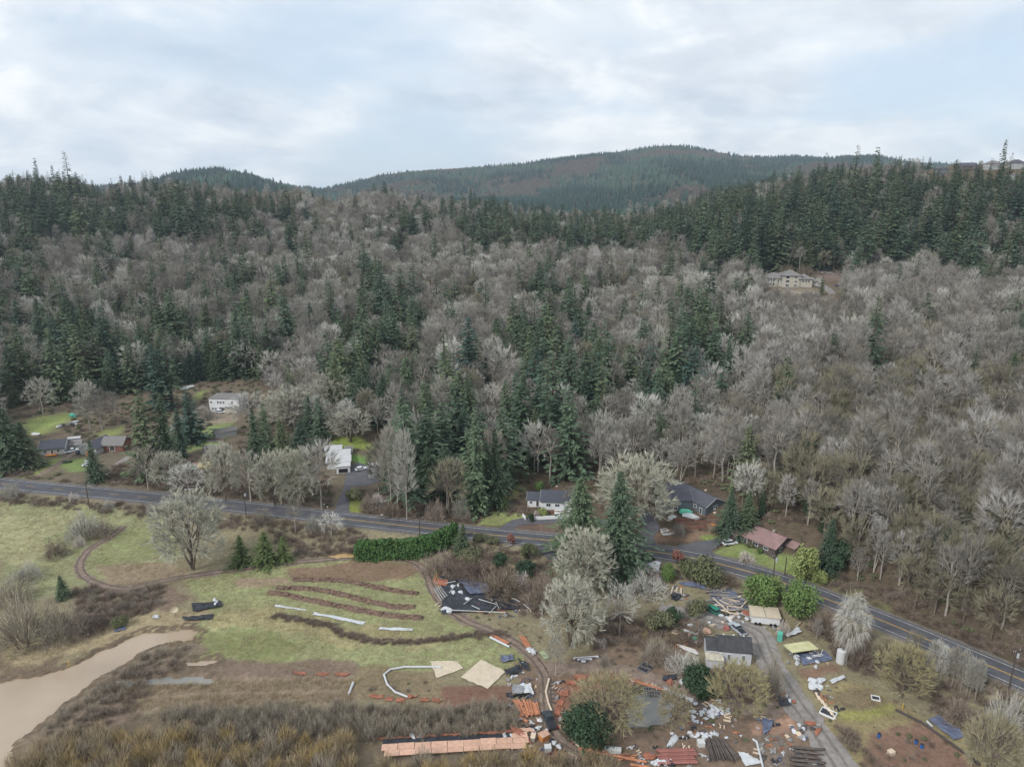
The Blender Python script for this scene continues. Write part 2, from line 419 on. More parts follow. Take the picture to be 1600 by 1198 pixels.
REG = [
    # (polygon in photo pixels, colour, raggedness)
    ([(0, 640), (110, 630), (270, 600), (400, 590), (440, 640), (480, 700), (610, 690), (620, 800), (420, 780), (0, 745)], S(104, 96, 82), 20),
    ([(0, 772), (110, 785), (260, 806), (280, 850), (285, 872), (230, 885), (135, 905), (60, 935), (0, 925)], S(140, 143, 106), 10),
    ([(0, 800), (70, 800), (95, 830), (60, 870), (0, 880)], S(158, 156, 118), 22),
    ([(200, 818), (270, 825), (275, 860), (215, 870), (150, 885), (140, 870)], S(136, 142, 98), 12),
    ([(150, 880), (250, 878), (300, 895), (230, 915), (170, 915)], S(150, 134, 112), 10),
    ([(120, 915), (260, 915), (290, 935), (250, 965), (120, 990)], S(118, 102, 90), 14),
    ([(0, 1000), (120, 995), (200, 960), (330, 950), (300, 985), (200, 995), (110, 1040), (40, 1062), (0, 1065)], S(160, 146, 116), 14),
    ([(0, 1035), (60, 1040), (110, 1028), (90, 1050), (30, 1066), (0, 1066)], S(112, 98, 84), 10),
    ([(280, 905), (420, 880), (560, 872), (690, 880), (700, 955), (820, 1005), (840, 1050), (680, 1045), (560, 1048), (300, 1032), (255, 1020), (330, 960)], S(142, 146, 104), 10),
    ([(340, 955), (440, 950), (540, 975), (690, 985), (690, 1005), (560, 1010), (430, 985), (330, 975)], S(160, 152, 112), 18),
    ([(280, 985), (420, 990), (480, 1010), (440, 1030), (310, 1030)], S(122, 128, 84), 20),
    ([(455, 888), (560, 876), (640, 882), (690, 892), (600, 908), (455, 904)], S(128, 104, 88), 8),
    ([(370, 905), (440, 900), (460, 912), (370, 916)], S(160, 140, 120), 6),
    ([(250, 1030), (560, 1033), (575, 1058), (480, 1062), (300, 1062), (240, 1055)], S(118, 102, 90), 8),
    ([(170, 1075), (300, 1060), (560, 1055), (560, 1098), (300, 1104), (120, 1130)], S(138, 122, 106), 8),
    ([(8, 1215), (25, 1160), (100, 1100), (150, 1060), (205, 1024), (255, 1004), (305, 996), (320, 1010), (300, 1032), (240, 1062), (190, 1110), (110, 1165), (30, 1215)], S(124, 111, 97), 10),
    ([(20, 1215), (60, 1165), (200, 1120), (300, 1108), (560, 1108), (810, 1106), (820, 1150), (600, 1160), (590, 1215)], S(98, 88, 74), 10),
    ([(590, 1160), (840, 1140), (870, 1215), (590, 1215)], S(104, 94, 82), 8),
    ([(120, 1140), (160, 1100), (230, 1060), (290, 1040), (270, 1070), (200, 1120), (130, 1170)], S(120, 104, 92), 14),
    ([(560, 1045), (680, 1045), (690, 1080), (680, 1100), (560, 1095)], S(128, 116, 92), 14),
    ([(688, 1070), (802, 1070), (802, 1106), (688, 1106)], S(112, 82, 72), 3),
    ([(820, 1040), (930, 1020), (1050, 1040), (1200, 1060), (1260, 1110), (1330, 1198), (1300, 1215), (820, 1215), (800, 1100)], S(118, 100, 87), 16),
    ([(865, 1060), (980, 1050), (1000, 1065), (900, 1080), (880, 1130), (865, 1125)], S(140, 100, 82), 8),
    ([(960, 1055), (1060, 1070), (1050, 1080), (960, 1072)], S(132, 98, 80), 8),
    ([(960, 960), (1100, 950), (1110, 1010), (1060, 1050), (950, 1040), (930, 1000)], S(120, 102, 88), 18),
    ([(1000, 985), (1060, 985), (1060, 1000), (1000, 1002)], S(130, 118, 80), 12),
    ([(1170, 1130), (1240, 1120), (1270, 1150), (1180, 1150)], S(172, 138, 118), 10),
    ([(1180, 1150), (1235, 1140), (1240, 1215), (1190, 1215)], S(120, 108, 98), 8),
    ([(1255, 1060), (1330, 1060), (1430, 1110), (1600, 1215), (1330, 1215), (1290, 1130)], S(140, 130, 95), 10),
    ([(1290, 1080), (1350, 1075), (1380, 1095), (1340, 1115), (1300, 1105)], S(120, 108, 84), 16),
    ([(1300, 1115), (1390, 1100), (1395, 1112), (1320, 1130)], S(150, 152, 84), 8),
    ([(1390, 1130), (1440, 1125), (1560, 1215), (1350, 1215), (1355, 1150)], S(124, 96, 84), 10),
    ([(1250, 1045), (1300, 1035), (1320, 1045), (1260, 1062)], S(128, 102, 86), 6),
    ([(1110, 866), (1135, 848), (1165, 850), (1240, 868), (1300, 905), (1275, 912), (1200, 888), (1150, 874)], S(122, 138, 82), 4),
    ([(1010, 830), (1130, 812), (1125, 842), (1010, 848)], S(120, 98, 84), 8),
    ([(1090, 838), (1140, 834), (1140, 841), (1090, 845)], S(118, 136, 74), 4),
    ([(40, 655), (105, 643), (118, 652), (70, 675), (45, 682)], S(142, 158, 92), 8),
    ([(35, 690), (60, 678), (120, 655), (125, 665), (70, 690)], S(92, 82, 74), 8),
    ([(150, 678), (195, 660), (200, 668), (160, 690)], S(132, 144, 84), 8),
    ([(30, 748), (85, 715), (115, 712), (60, 748)], S(128, 142, 80), 6),
    ([(96, 724), (130, 716), (138, 734), (104, 738)], S(116, 140, 80), 4),
    ([(295, 682), (335, 664), (370, 655), (365, 668), (330, 700), (298, 706)], S(124, 142, 88), 6),
    ([(300, 615), (325, 606), (320, 620), (300, 632)], S(128, 144, 84), 6),
    ([(330, 645), (372, 645), (365, 660), (320, 664)], S(150, 138, 122), 6),
    ([(510, 684), (560, 684), (590, 698), (545, 703), (512, 702)], S(134, 152, 70), 5),
    ([(540, 709), (578, 712), (578, 728), (562, 728), (556, 720), (538, 720)], S(104, 146, 72), 2),
    ([(538, 762), (560, 765), (580, 795), (560, 802), (540, 796)], S(124, 136, 66), 6),
    ([(740, 822), (770, 800), (812, 798), (820, 806), (780, 822)], S(138, 148, 92), 5),
    ([(795, 785), (805, 755), (830, 758), (830, 780)], S(124, 124, 78), 8),
    ([(798, 830), (812, 820), (900, 816), (900, 838), (830, 836)], S(102, 84, 78), 3),
    ([(830, 800), (895, 802), (890, 810), (835, 812)], S(110, 98, 88), 4),
    ([(1195, 449), (1270, 449), (1320, 455), (1320, 470), (1280, 468), (1215, 462)], S(130, 120, 104), 6),
    ([(1270, 420), (1330, 425), (1330, 442), (1290, 440)], S(122, 108, 102), 4),
    ([(1290, 905), (1400, 945), (1400, 958), (1300, 925)], S(104, 104, 72), 8),
    ([(560, 810), (640, 815), (640, 822), (560, 815)], S(130, 138, 80), 4),
]
n1 = fbm(GX / 6, GY / 6, 4) - 0.5; n2 = fbm(GX / 6 + 70, GY / 6 + 31, 4) - 0.5
near = (GY < 900) & (GD > 20)
for P, c, rag in REG:
    m = inpoly(GPX + n1 * rag * 4, GPY + n2 * rag * 2, P) & near
    col[m] = c
blur = col.copy()                 # soften one cell
blur[1:-1, 1:-1] = 0.4 * col[1:-1, 1:-1] + 0.15 * (col[:-2, 1:-1] + col[2:, 1:-1] + col[1:-1, :-2] + col[1:-1, 2:])
col = blur
wet = (GZ < -0.3)
rim = wet.copy()
for _ in range(3): rim[1:-1, 1:-1] |= rim[:-2, 1:-1] | rim[2:, 1:-1] | rim[1:-1, :-2] | rim[1:-1, 2:]
col[rim & (rng.random(rim.shape) < 0.8)] = np.array(S(100, 88, 75))      # wet mud margin
col[wet] = np.array(S(120, 104, 88))
ny, nx = GX.shape
idx = np.arange(nx * ny, dtype=np.int32).reshape(ny, nx)
quads = np.stack([idx[:-1, :-1], idx[:-1, 1:], idx[1:, 1:], idx[1:, :-1]], -1).reshape(-1, 4)
def ground_material():
    m = bpy.data.materials.new('ground_soil_and_grass'); m.use_nodes = True
    n, l = m.node_tree.nodes, m.node_tree.links
    b = n['Principled BSDF']; b.inputs['Roughness'].default_value = 0.95; b.inputs['Specular IOR Level'].default_value = 0.1
    at = n.new('ShaderNodeAttribute'); at.attribute_name = 'ground_colour'
    tc = n.new('ShaderNodeTexCoord')
    def noise(sc, lo, hi, det=5):
        z = n.new('ShaderNodeTexNoise'); z.inputs['Scale'].default_value = sc; z.inputs['Detail'].default_value = det; z.inputs['Roughness'].default_value = 0.65
        l.new(tc.outputs['Object'], z.inputs['Vector'])
        r = n.new('ShaderNodeMapRange'); r.inputs[1].default_value = 0.3; r.inputs[2].default_value = 0.7; r.inputs[3].default_value = lo; r.inputs[4].default_value = hi
        l.new(z.outputs[0], r.inputs[0]); return r.outputs[0], z.outputs[0]
    a, _ = noise(0.09, 0.78, 1.2); c, h = noise(1.1, 0.62, 1.36, 9)
    mu = n.new('ShaderNodeMath'); mu.operation = 'MULTIPLY'; l.new(a, mu.inputs[0]); l.new(c, mu.inputs[1])
    sc = n.new('ShaderNodeVectorMath'); sc.operation = 'SCALE'; l.new(at.outputs['Color'], sc.inputs[0]); l.new(mu.outputs[0], sc.inputs['Scale'])
    # patches of dead straw among the growth
    d, _ = noise(0.35, 0.0, 1.0, 6)
    mx = n.new('ShaderNodeMix'); mx.data_type = 'RGBA'
    mm = n.new('ShaderNodeMath'); mm.operation = 'MULTIPLY'; l.new(d, mm.inputs[0]); mm.inputs[1].default_value = 0.45
    l.new(mm.outputs[0], mx.inputs[0]); l.new(sc.outputs[0], mx.inputs[6]); mx.inputs[7].default_value = (*S(128, 112, 92), 1)
    l.new(mx.outputs[2], b.inputs['Base Color'])
    bp = n.new('ShaderNodeBump'); bp.inputs['Strength'].default_value = 0.7; bp.inputs['Distance'].default_value = 0.25
    l.new(h, bp.inputs['Height']); l.new(bp.outputs[0], b.inputs['Normal'])
    return m
gme = tri_mesh('ground', np.stack([GX, GY, GZ], -1).reshape(-1, 3), quads, [ground_material()])
ca = gme.color_attributes.new('ground_colour', 'FLOAT_COLOR', 'POINT')
ca.data.foreach_set('color', np.concatenate([col, np.ones(col.shape[:2] + (1,))], -1).astype(np.float32).ravel())
gme.polygons.foreach_set('use_smooth', [True] * len(gme.polygons))
struct(link(bpy.data.objects.new('ground', gme)))

# ------------------------------------------------------------------ road, markings, drives, tracks, water
def ribbon(name, line, w, m, z=0.05, follow=True, offset=0.0, rag=0.0, nw=2, parent=None):
    L = np.asarray(line, float)
    d = np.gradient(L, axis=0); d /= np.linalg.norm(d, axis=1)[:, None] + 1e-9
    nrm = np.stack([-d[:, 1], d[:, 0]], 1)
    vs = []
    for i in range(len(L)):
        for k in range(nw):
            f = (k / (nw - 1) - 0.5)
            ww = w[i] if hasattr(w, '__len__') else w
            r = rag * (random.random() - 0.5) if k in (0, nw - 1) else 0
            vs.append(L[i] + nrm[i] * (offset + f * ww + r))
    vs = np.array(vs)
    zz = ground(vs[:, 0], vs[:, 1]) + z if follow else np.full(len(vs), z)
    V = np.column_stack([vs, zz])
    F = [(i * nw + k, i * nw + k + 1, (i + 1) * nw + k + 1, (i + 1) * nw + k) for i in range(len(L) - 1) for k in range(nw - 1)]
    me = bpy.data.meshes.new(name); me.from_pydata([tuple(v) for v in V], [], [f[::-1] for f in F]); me.materials.append(m); me.update()
    return struct(link(bpy.data.objects.new(name, me), parent))
def resample(L, step):
    L = np.asarray(L, float)
    s = np.concatenate([[0], np.cumsum(np.hypot(*np.diff(L, axis=0).T))])
    q = np.arange(0, s[-1], step)
    return np.stack([np.interp(q, s, L[:, 0]), np.interp(q, s, L[:, 1])], 1), q
ASPH = mat('asphalt', S(84, 84, 88), rough=0.75, var=0.2, scale=0.25, detail=8, bump=0.2)
ASPH_D = mat('drive_asphalt', S(92, 91, 95), rough=0.75, var=0.14, scale=0.4, detail=8)
WHITE_L = mat('road_white_paint', S(178, 178, 176), rough=0.7, var=0.4, scale=1.2, detail=8)
YELL_L = mat('road_yellow_paint', S(182, 150, 88), rough=0.7, var=0.35, scale=1.2, detail=8)
GRAV = mat('gravel', S(136, 130, 125), rough=0.95, var=0.22, scale=0.9, detail=9, bump=0.4)
DIRT = mat('dirt_track', S(128, 112, 100), rough=0.95, var=0.25, scale=0.7, detail=9, bump=0.4)
ROADR, rq = resample(ROAD, 2.0)
RZ = ROAD_Z + 0.06
ribbon('road', ROADR, 8.6, ASPH, z=RZ, follow=False)
SHOULD = mat('road_shoulder_gravel', S(112, 106, 100), rough=0.95, var=0.25, scale=1.2, detail=8)
ribbon('road_shoulder', ROADR, 11.0, SHOULD, z=RZ - 0.03, follow=False, rag=0.8)
ribbon('road_edge_line', ROADR, 0.2, WHITE_L, z=RZ + 0.006, follow=False, offset=3.45)
ribbon('road_edge_line', ROADR, 0.2, WHITE_L, z=RZ + 0.006, follow=False, offset=-3.45)
ppx = project(ROADR[:, 0], ROADR[:, 1], np.full(len(ROADR), 3.0))[0]
yi = np.where(ppx > 530)[0]
for off in (-0.17, 0.17):
    ribbon('road_centre_line', ROADR[yi], 0.17, YELL_L, z=RZ + 0.006, follow=False, offset=off)
i = yi[0] - 2; 
while i > 2:
    ribbon('road_centre_dash', ROADR[i - 2:i + 1], 0.2, YELL_L, z=RZ + 0.006, follow=False)
    i -= 6
def pxline(pts, n=8):
    return catmull(G([p[0] for p in pts], [p[1] for p in pts])[:, :2], n)
def sheet(name, pts, m, z=0.09, rag=0.0):
    """paved area draped on the ground: outline from photo pixels"""
    import bmesh
    P = G([p[0] for p in pts], [p[1] for p in pts])[:, :2]
    ring = []
    for a, b in zip(P, np.roll(P, -1, 0)):
        n = max(1, int(np.linalg.norm(b - a) / 1.5)); ring += [a + (b - a) * k / n for k in range(n)]
    bm = bmesh.new(); vs = [bm.verts.new((q[0], q[1], 0)) for q in ring]; bm.faces.new(vs)
    bmesh.ops.triangulate(bm, faces=bm.faces[:], quad_method='BEAUTY', ngon_method='BEAUTY')
    for _ in range(3):
        bmesh.ops.subdivide_edges(bm, edges=[e for e in bm.edges if e.calc_length() > 2.2], cuts=1)
        bmesh.ops.triangulate(bm, faces=[f for f in bm.faces if len(f.verts) > 3])
    X = np.array([v.co.x for v in bm.verts]); Y = np.array([v.co.y for v in bm.verts])
    Z = ground(X, Y) + z
    d = poly_dist(X, Y, ROAD)
    Z = np.where(d < 7, np.maximum(Z, RZ - 0.012), Z); Z = np.where(d < 5.2, RZ - 0.012, Z)
    for v, q in zip(bm.verts, Z): v.co.z = q
    for f in bm.faces:
        f.normal_update()
        if f.normal.z < 0: f.normal_flip()
    me = bpy.data.meshes.new(name); bm.to_mesh(me); bm.free(); me.materials.append(m)
    return struct(link(bpy.data.objects.new(name, me)))
sheet('driveway', [(998, 849), (1004, 822), (1000, 800), (1018, 800), (1032, 825), (1022, 838), (1025, 852)], ASPH_D)
sheet('driveway', [(1052, 864), (1060, 852), (1090, 846), (1125, 841), (1152, 838), (1158, 846), (1128, 850), (1112, 860), (1120, 870), (1100, 872)], ASPH_D)
sheet('driveway', [(775, 828), (800, 812), (822, 808), (890, 808), (960, 812), (960, 820), (890, 816), (820, 819), (803, 824), (806, 832)], ASPH_D)
sheet('driveway', [(836, 848), (842, 862), (858, 875), (880, 880), (885, 853), (860, 848)], ASPH_D)
sheet('driveway', [(522, 800), (532, 775), (538, 760), (540, 742), (545, 732), (560, 722), (576, 728), (600, 735), (598, 750), (570, 760), (548, 760), (546, 785), (545, 803)], ASPH_D)
CONC = mat('concrete', S(160, 155, 146), rough=0.9, var=0.12, scale=0.7)
ribbon('driveway', pxline([(138, 762), (160, 745), (185, 725), (205, 712), (240, 690), (285, 655), (325, 630)]), 3.2, GRAV, z=0.1, rag=0.5, nw=3)
ribbon('driveway', pxline([(45, 752), (70, 738), (95, 722), (118, 706)]), 2.6, DIRT, z=0.1, rag=0.6, nw=3)
ribbon('driveway', pxline([(1300, 478), (1302, 462), (1290, 450), (1275, 444)]), 6.0, GRAV, z=0.25, rag=0.5, nw=4)
gw = pxline([(1100, 962), (1130, 972), (1165, 980), (1185, 992), (1195, 1015), (1210, 1045), (1235, 1085), (1268, 1130), (1300, 1175), (1335, 1230)])
ribbon('gravel_drive', gw, 6.4, GRAV, z=0.09, rag=1.2, nw=7)
ribbon('gravel_drive', pxline([(1180, 985), (1150, 975), (1100, 965), (1060, 955), (1030, 948)]), 4.0, GRAV, z=0.07, rag=1.5, nw=5)
t1 = pxline([(193, 822), (170, 840), (140, 858), (125, 880), (132, 900), (165, 916), (205, 919), (260, 906), (330, 895), (420, 883), (500, 875), (560, 872), (640, 876), (665, 895), (680, 930), (720, 965), (780, 990), (820, 1015), (850, 1050), (855, 1090), (860, 1130), (885, 1160), (930, 1180)])
ribbon('dirt_track', t1, 2.9, DIRT, z=0.06, rag=1.3, nw=5)
ribbon('dirt_track', pxline([(838, 1045), (880, 1045), (930, 1040), (990, 1050), (1050, 1072), (1110, 1098), (1180, 1108), (1240, 1105)]), 4.2, DIRT, z=0.05, rag=1.6, nw=5)
def water_material(name, c, rough=0.12):
    m = mat(name, c, rough=rough, var=0.14, scale=0.06, spec=0.5, detail=6)
    n, l = m.node_tree.nodes, m.node_tree.links
    z = n.new('ShaderNodeTexNoise'); z.inputs['Scale'].default_value = 1.2; z.inputs['Detail'].default_value = 4
    tc = n.new('ShaderNodeTexCoord'); l.new(tc.outputs['Object'], z.inputs['Vector'])
    bp = n.new('ShaderNodeBump'); bp.inputs['Strength'].default_value = 0.15; bp.inputs['Distance'].default_value = 0.05
    l.new(z.outputs[0], bp.inputs['Height']); l.new(bp.outputs[0], n['Principled BSDF'].inputs['Normal'])
    return m
MUDW = water_material('muddy_water', S(164, 146, 126)); GREYW = water_material('grey_water', S(128, 126, 120)); TANW = water_material('tan_water', S(190, 160, 112))
def water(name, P, m, z=-0.14, grow=1.12):
    x, y = at_z(np.array([p[0] for p in P]), np.array([p[1] for p in P]), 0.0)
    c = np.array([x.mean(), y.mean()])
    pts = [(c[0] + (a - c[0]) * grow, c[1] + (b - c[1]) * grow, z) for a, b in zip(x, y)]
    me = bpy.data.meshes.new(name); me.from_pydata(pts, [], [tuple(range(len(pts)))]); me.materials.append(m); me.update()
    import bmesh
    bm = bmesh.new(); bm.from_mesh(me); bmesh.ops.triangulate(bm, faces=bm.faces[:])
    for f in bm.faces:
        f.normal_update()
        if f.normal.z < 0: f.normal_flip()
    bm.to_mesh(me); bm.free()
    return struct(link(bpy.data.objects.new(name, me)))
water('river_water', [(-120, 1260), (-120, 1050), (30, 1050), (110, 1025), (170, 993), (230, 978), (290, 972), (330, 976), (330, 1004), (262, 1018), (210, 1040), (160, 1075), (110, 1118), (75, 1148), (40, 1178), (20, 1260)], MUDW, grow=1.0)
water('pond_water', PONDS[0], GREYW, grow=1.25)
water('puddle_water', PONDS[1], TANW, grow=1.3)
water('puddle_water', PONDS[2], MUDW, grow=1.3); water('puddle_water', PONDS[3], GREYW, z=-0.12, grow=1.3)

# ------------------------------------------------------------------ plants: mesh generators
def unit(v): return v / (np.linalg.norm(v, axis=-1, keepdims=True) + 1e-9)
def tubes(P0, P1, r0, r1, n=5):
    """many tapered tubes -> (V, T)"""
    P0, P1 = np.asarray(P0, float), np.asarray(P1, float); m = len(P0)
    r0 = np.broadcast_to(r0, (m,)); r1 = np.broadcast_to(r1, (m,))
    d = unit(P1 - P0); ref = np.where(np.abs(d[:, 2:3]) < 0.9, np.array([[0, 0, 1.0]]), np.array([[1.0, 0, 0]]))
    a = unit(np.cross(d, ref)); b = np.cross(d, a)
    an = np.arange(n) * 2 * math.pi / n
    ring = np.cos(an)[None, :, None] * a[:, None] + np.sin(an)[None, :, None] * b[:, None]
    V = np.concatenate([P0[:, None] + ring * r0[:, None, None], P1[:, None] + ring * r1[:, None, None]], 1).reshape(-1, 3)
    k = np.arange(n); k2 = (k + 1) % n
    t = np.concatenate([np.stack([k, k2, n + k2], 1), np.stack([k, n + k2, n + k], 1)])
    T = (np.arange(m)[:, None, None] * 2 * n + t[None]).reshape(-1, 3)
    return V, T
def blades(P, D, L, W, g):
    """one tapered triangle per twig"""
    P = np.asarray(P, float); D = unit(np.asarray(D, float)); m = len(P)
    side = unit(np.cross(D, g.normal(size=(m, 3)))); W = np.broadcast_to(W, (m,))[:, None]; L = np.broadcast_to(L, (m,))[:, None]
    V = np.stack([P - side * W / 2, P + side * W / 2, P + D * L], 1).reshape(-1, 3)
    return V, np.arange(3 * m).reshape(-1, 3)
def leaves(P, N, size, g, aspect=0.6):
    """one diamond leaf clump (2 triangles) per point"""
    P = np.asarray(P, float); N = unit(np.asarray(N, float)); m = len(P)
    a = unit(np.cross(N, g.normal(size=(m, 3)))); b = np.cross(N, a); s = np.broadcast_to(size, (m,))[:, None]
    V = np.stack([P - a * s, P + b * s * aspect, P + a * s, P - b * s * aspect], 1).reshape(-1, 3)
    k = np.arange(m)[:, None] * 4
    return V, np.concatenate([k + np.array([[0, 1, 2]]), k + np.array([[0, 2, 3]])])
def join(parts):
    Vs, Ts, o = [], [], 0
    for V, T in parts:
        Vs.append(V); Ts.append(T + o); o += len(V)
    return np.concatenate(Vs), np.concatenate(Ts)
def bare_tree(seed, H, R, cb=0.3, n1=8, n2=55, n3=260, tw=8, twl=1.0, tww=0.09, up=0.5, trunk_r=None, droop=0.0, stems=1, shell=0.55):
    """leafless crown: trunk > limbs > branches > twigs, each level hung on the nearest node below"""
    g = np.random.default_rng(seed)
    cz, rz = H * (cb + 1) / 2, H * (1 - cb) / 2
    tr = trunk_r or H * 0.016
    def pts(n, lo, hi, zlo=-1.0):
        d = unit(g.normal(size=(n, 3))); d[:, 2] = np.where(d[:, 2] < zlo, -d[:, 2], d[:, 2])
        r = (lo + (hi - lo) * g.random(n) ** 0.7)[:, None]
        lump = 0.82 + 0.36 * g.random(n)[:, None] * (1 if n < 400 else 0.6)
        return d * r * lump * np.array([R, R, rz]) + np.array([0, 0, cz])
    tp = [np.zeros(3)]
    nt = 7
    for i in range(1, nt):
        z = H * 0.8 * i / (nt - 1); tp.append(np.array([g.normal() * 0.02 * H * i / nt, g.normal() * 0.02 * H * i / nt, z]))
    tp = np.array(tp); trad = tr * (1 - 0.8 * np.arange(nt) / (nt - 1))
    trunk = [tubes(tp[:-1], tp[1:], trad[:-1], trad[1:], 6)]
    for k in range(stems - 1):
        a = g.random() * 6.28; q = tp * np.array([1, 1, 0.9]) + np.outer(np.linspace(0, 1, nt), [math.cos(a) * R * 0.5, math.sin(a) * R * 0.5, 0])
        trunk.append(tubes(q[:-1], q[1:], trad[:-1] * 0.7, trad[1:] * 0.7, 5))
    L1 = pts(n1, 0.35, 0.6, -0.2); L2 = pts(n2, 0.5, 0.82, -0.6); L3 = pts(n3, shell, 1.0, -0.75)
    # limbs leave the trunk below their tips
    zt = np.clip(L1[:, 2] - (0.25 + 0.2 * g.random(n1)) * H * (1 - cb), H * cb * 0.8, H * 0.72)
    B1 = np.stack([np.interp(zt, tp[:, 2], tp[:, k]) for k in range(3)], 1)
    M1 = (B1 + L1) / 2 + g.normal(size=(n1, 3)) * 0.04 * R; M1[:, 2] -= 0.03 * H
    trunk += [tubes(B1, M1, tr * 0.45, tr * 0.33, 5), tubes(M1, L1, tr * 0.33, tr * 0.2, 5)]
    S1 = np.concatenate([L1, M1, tp[-3:]])
    def near(A, B, wz=0.35):
        q = B[None] - np.array([0, 0, 0.0]); d = np.linalg.norm(A[:, None] - q, axis=2) + wz * np.clip(B[None, :, 2] - A[:, None, 2], 0, None) * 3
        return B[np.argmin(d, 1)]
    B2 = near(L2, S1); trunk.append(tubes(B2, L2, tr * 0.17, tr * 0.09, 4))
    B3 = near(L3, L2, 0.2); side = unit(np.cross(L3 - B3, g.normal(size=L3.shape)))
    crown = [tubes(B3, L3, max(0.03, tr * 0.08), 0.02, 3)]
    n = n3 * tw
    f = g.random(n)[:, None]; k = np.repeat(np.arange(n3), tw)
    P = B3[k] * (1 - f) * 0.6 + L3[k] * (0.4 + 0.6 * f) if False else B3[k] + (L3[k] - B3[k]) * (0.35 + 0.65 * f)
    out = unit((P - np.array([0, 0, cz - 0.3 * rz])) / np.array([R, R, rz]))
    D = unit(out + unit(L3[k] - B3[k]) * 0.5 + g.normal(size=(n, 3)) * 0.36 + np.array([0, 0, up - droop]))
    crown.append(blades(P, D, twl * (0.5 + g.random(n)), tww, g))
    return {'trunk': join(trunk), 'crown': join(crown)}
def conifer(seed, H, R, nwh=26, per=7, spr=9, size=1.0, top_sparse=0.0, droop=0.35, base=0.06):
    """whorls of drooping sprays round a straight stem"""
    g = np.random.default_rng(seed)
    tr = H * 0.011 + 0.05
    trunk = tubes([(0, 0, -0.5), (0, 0, H * 0.5)], [(0, 0, H * 0.5), (0, 0, H)], [tr, tr * 0.6], [tr * 0.6, 0.03], 6)
    Vs = []
    lean = g.normal(size=2) * 0.018; lop = g.random() * 6.28; lops = 0.1 + 0.22 * g.random()
    notch = [(g.random(), 0.03 + 0.05 * g.random()) for _ in range(3)]
    for w in range(nwh):
        u = w / (nwh - 1)
        z = H * (base + (0.985 - base) * u ** 0.92)
        rad = R * (1 - u) ** 0.8 * (0.78 + 0.44 * g.random()) + 0.16 * R * 0.5
        nb = max(4, int(per * (1 - 0.35 * u)))
        a0 = g.random() * 6.28
        for b in range(nb):
            if g.random() < 0.07 + top_sparse * u: continue
            a = a0 + b * 6.283 / nb + g.normal() * 0.25
            L = rad * (0.6 + 0.6 * g.random()) * (1 + lops * math.cos(a - lop)) * (0.6 if any(abs(u - q) < w_ for q, w_ in notch) and math.cos(a - lop * 2) > 0 else 1)
            dr = np.array([math.cos(a), math.sin(a), 0]); sd = np.array([-math.sin(a), math.cos(a), 0])
            m = max(3, int(spr * (0.45 + 0.55 * (1 - u))))
            t = (np.arange(m) + g.random(m) * 0.8) / m
            zz = z + g.normal() * 0.25 - droop * L * t ** 1.5 + 0.12 * L * t ** 3
            c = dr[None] * (L * t)[:, None] + np.stack([lean[0] * zz, lean[1] * zz, zz], 1)
            s = size * (0.55 + 0.5 * g.random(m)) * (0.5 + 0.65 * (1 - u)) * (1.15 - 0.45 * t)
            sg = np.where(g.random(m) < 0.5, -1, 1)
            tip = c + dr[None] * (s * 0.9)[:, None] + sd[None] * (sg * s * (0.35 + 0.6 * g.random(m)))[:, None] + np.array([0, 0, -1])[None] * (s * (0.15 + 0.35 * g.random(m)))[:, None]
            wv = unit(np.cross(tip - c, np.array([[0, 0, 1.0]]) + g.normal(size=(m, 3)) * 0.45)) * (s * 0.36)[:, None]
            back = c - dr[None] * (s * 0.3)[:, None]
            Vs.append(np.stack([back, (c + tip) / 2 + wv, tip, (c + tip) / 2 - wv], 1).reshape(-1, 3))
    V = np.concatenate(Vs); k = np.arange(len(V) // 4)[:, None] * 4
    T = np.concatenate([k + np.array([[0, 1, 2]]), k + np.array([[0, 2, 3]])])
    return {'trunk': trunk, 'crown': (V, T)}
def leafy(seed, H, R, n=900, size=0.28, lumps=9, col_form=False):
    """evergreen shrub: leaf clumps over lumpy lobes, denser near the surface"""
    g = np.random.default_rng(seed)
    if col_form:
        c = np.stack([g.normal(size=lumps) * R * 0.12, g.normal(size=lumps) * R * 0.12, np.linspace(0.12, 0.86, lumps) * H], 1)
        r = R * (1.05 - 0.55 * np.linspace(0, 1, lumps) ** 2)
        rv = np.stack([r, r, np.full(lumps, H * 0.13)], 1)
    else:
        d = unit(g.normal(size=(lumps, 3))); d[:, 2] = np.abs(d[:, 2])
        c = d * np.array([R * 0.52, R * 0.52, H * 0.42]) + np.array([0, 0, H * 0.34])
        rv = np.stack([R * (0.3 + 0.32 * g.random(lumps))] * 2 + [H * (0.2 + 0.22 * g.random(lumps))], 1)
    k = g.integers(0, lumps, n); d = unit(g.normal(size=(n, 3)))
    P = c[k] + d * rv[k] * (0.6 + 0.42 * g.random(n) + 0.22 * g.random(n) ** 4)[:, None]
    P[:, 2] = np.maximum(P[:, 2], 0.05)
    N = unit(d + g.normal(size=(n, 3)) * 0.6 + np.array([0, 0, 0.3]))
    V, T = leaves(P, N, size * (0.6 + 0.8 * g.random(n)), g)
    st = tubes([(0, 0, -0.2)] * 4, [(g.normal() * R * 0.3, g.normal() * R * 0.3, H * 0.55) for _ in range(4)], 0.08, 0.03, 4)
    return {'trunk': st, 'crown': (V, T)}
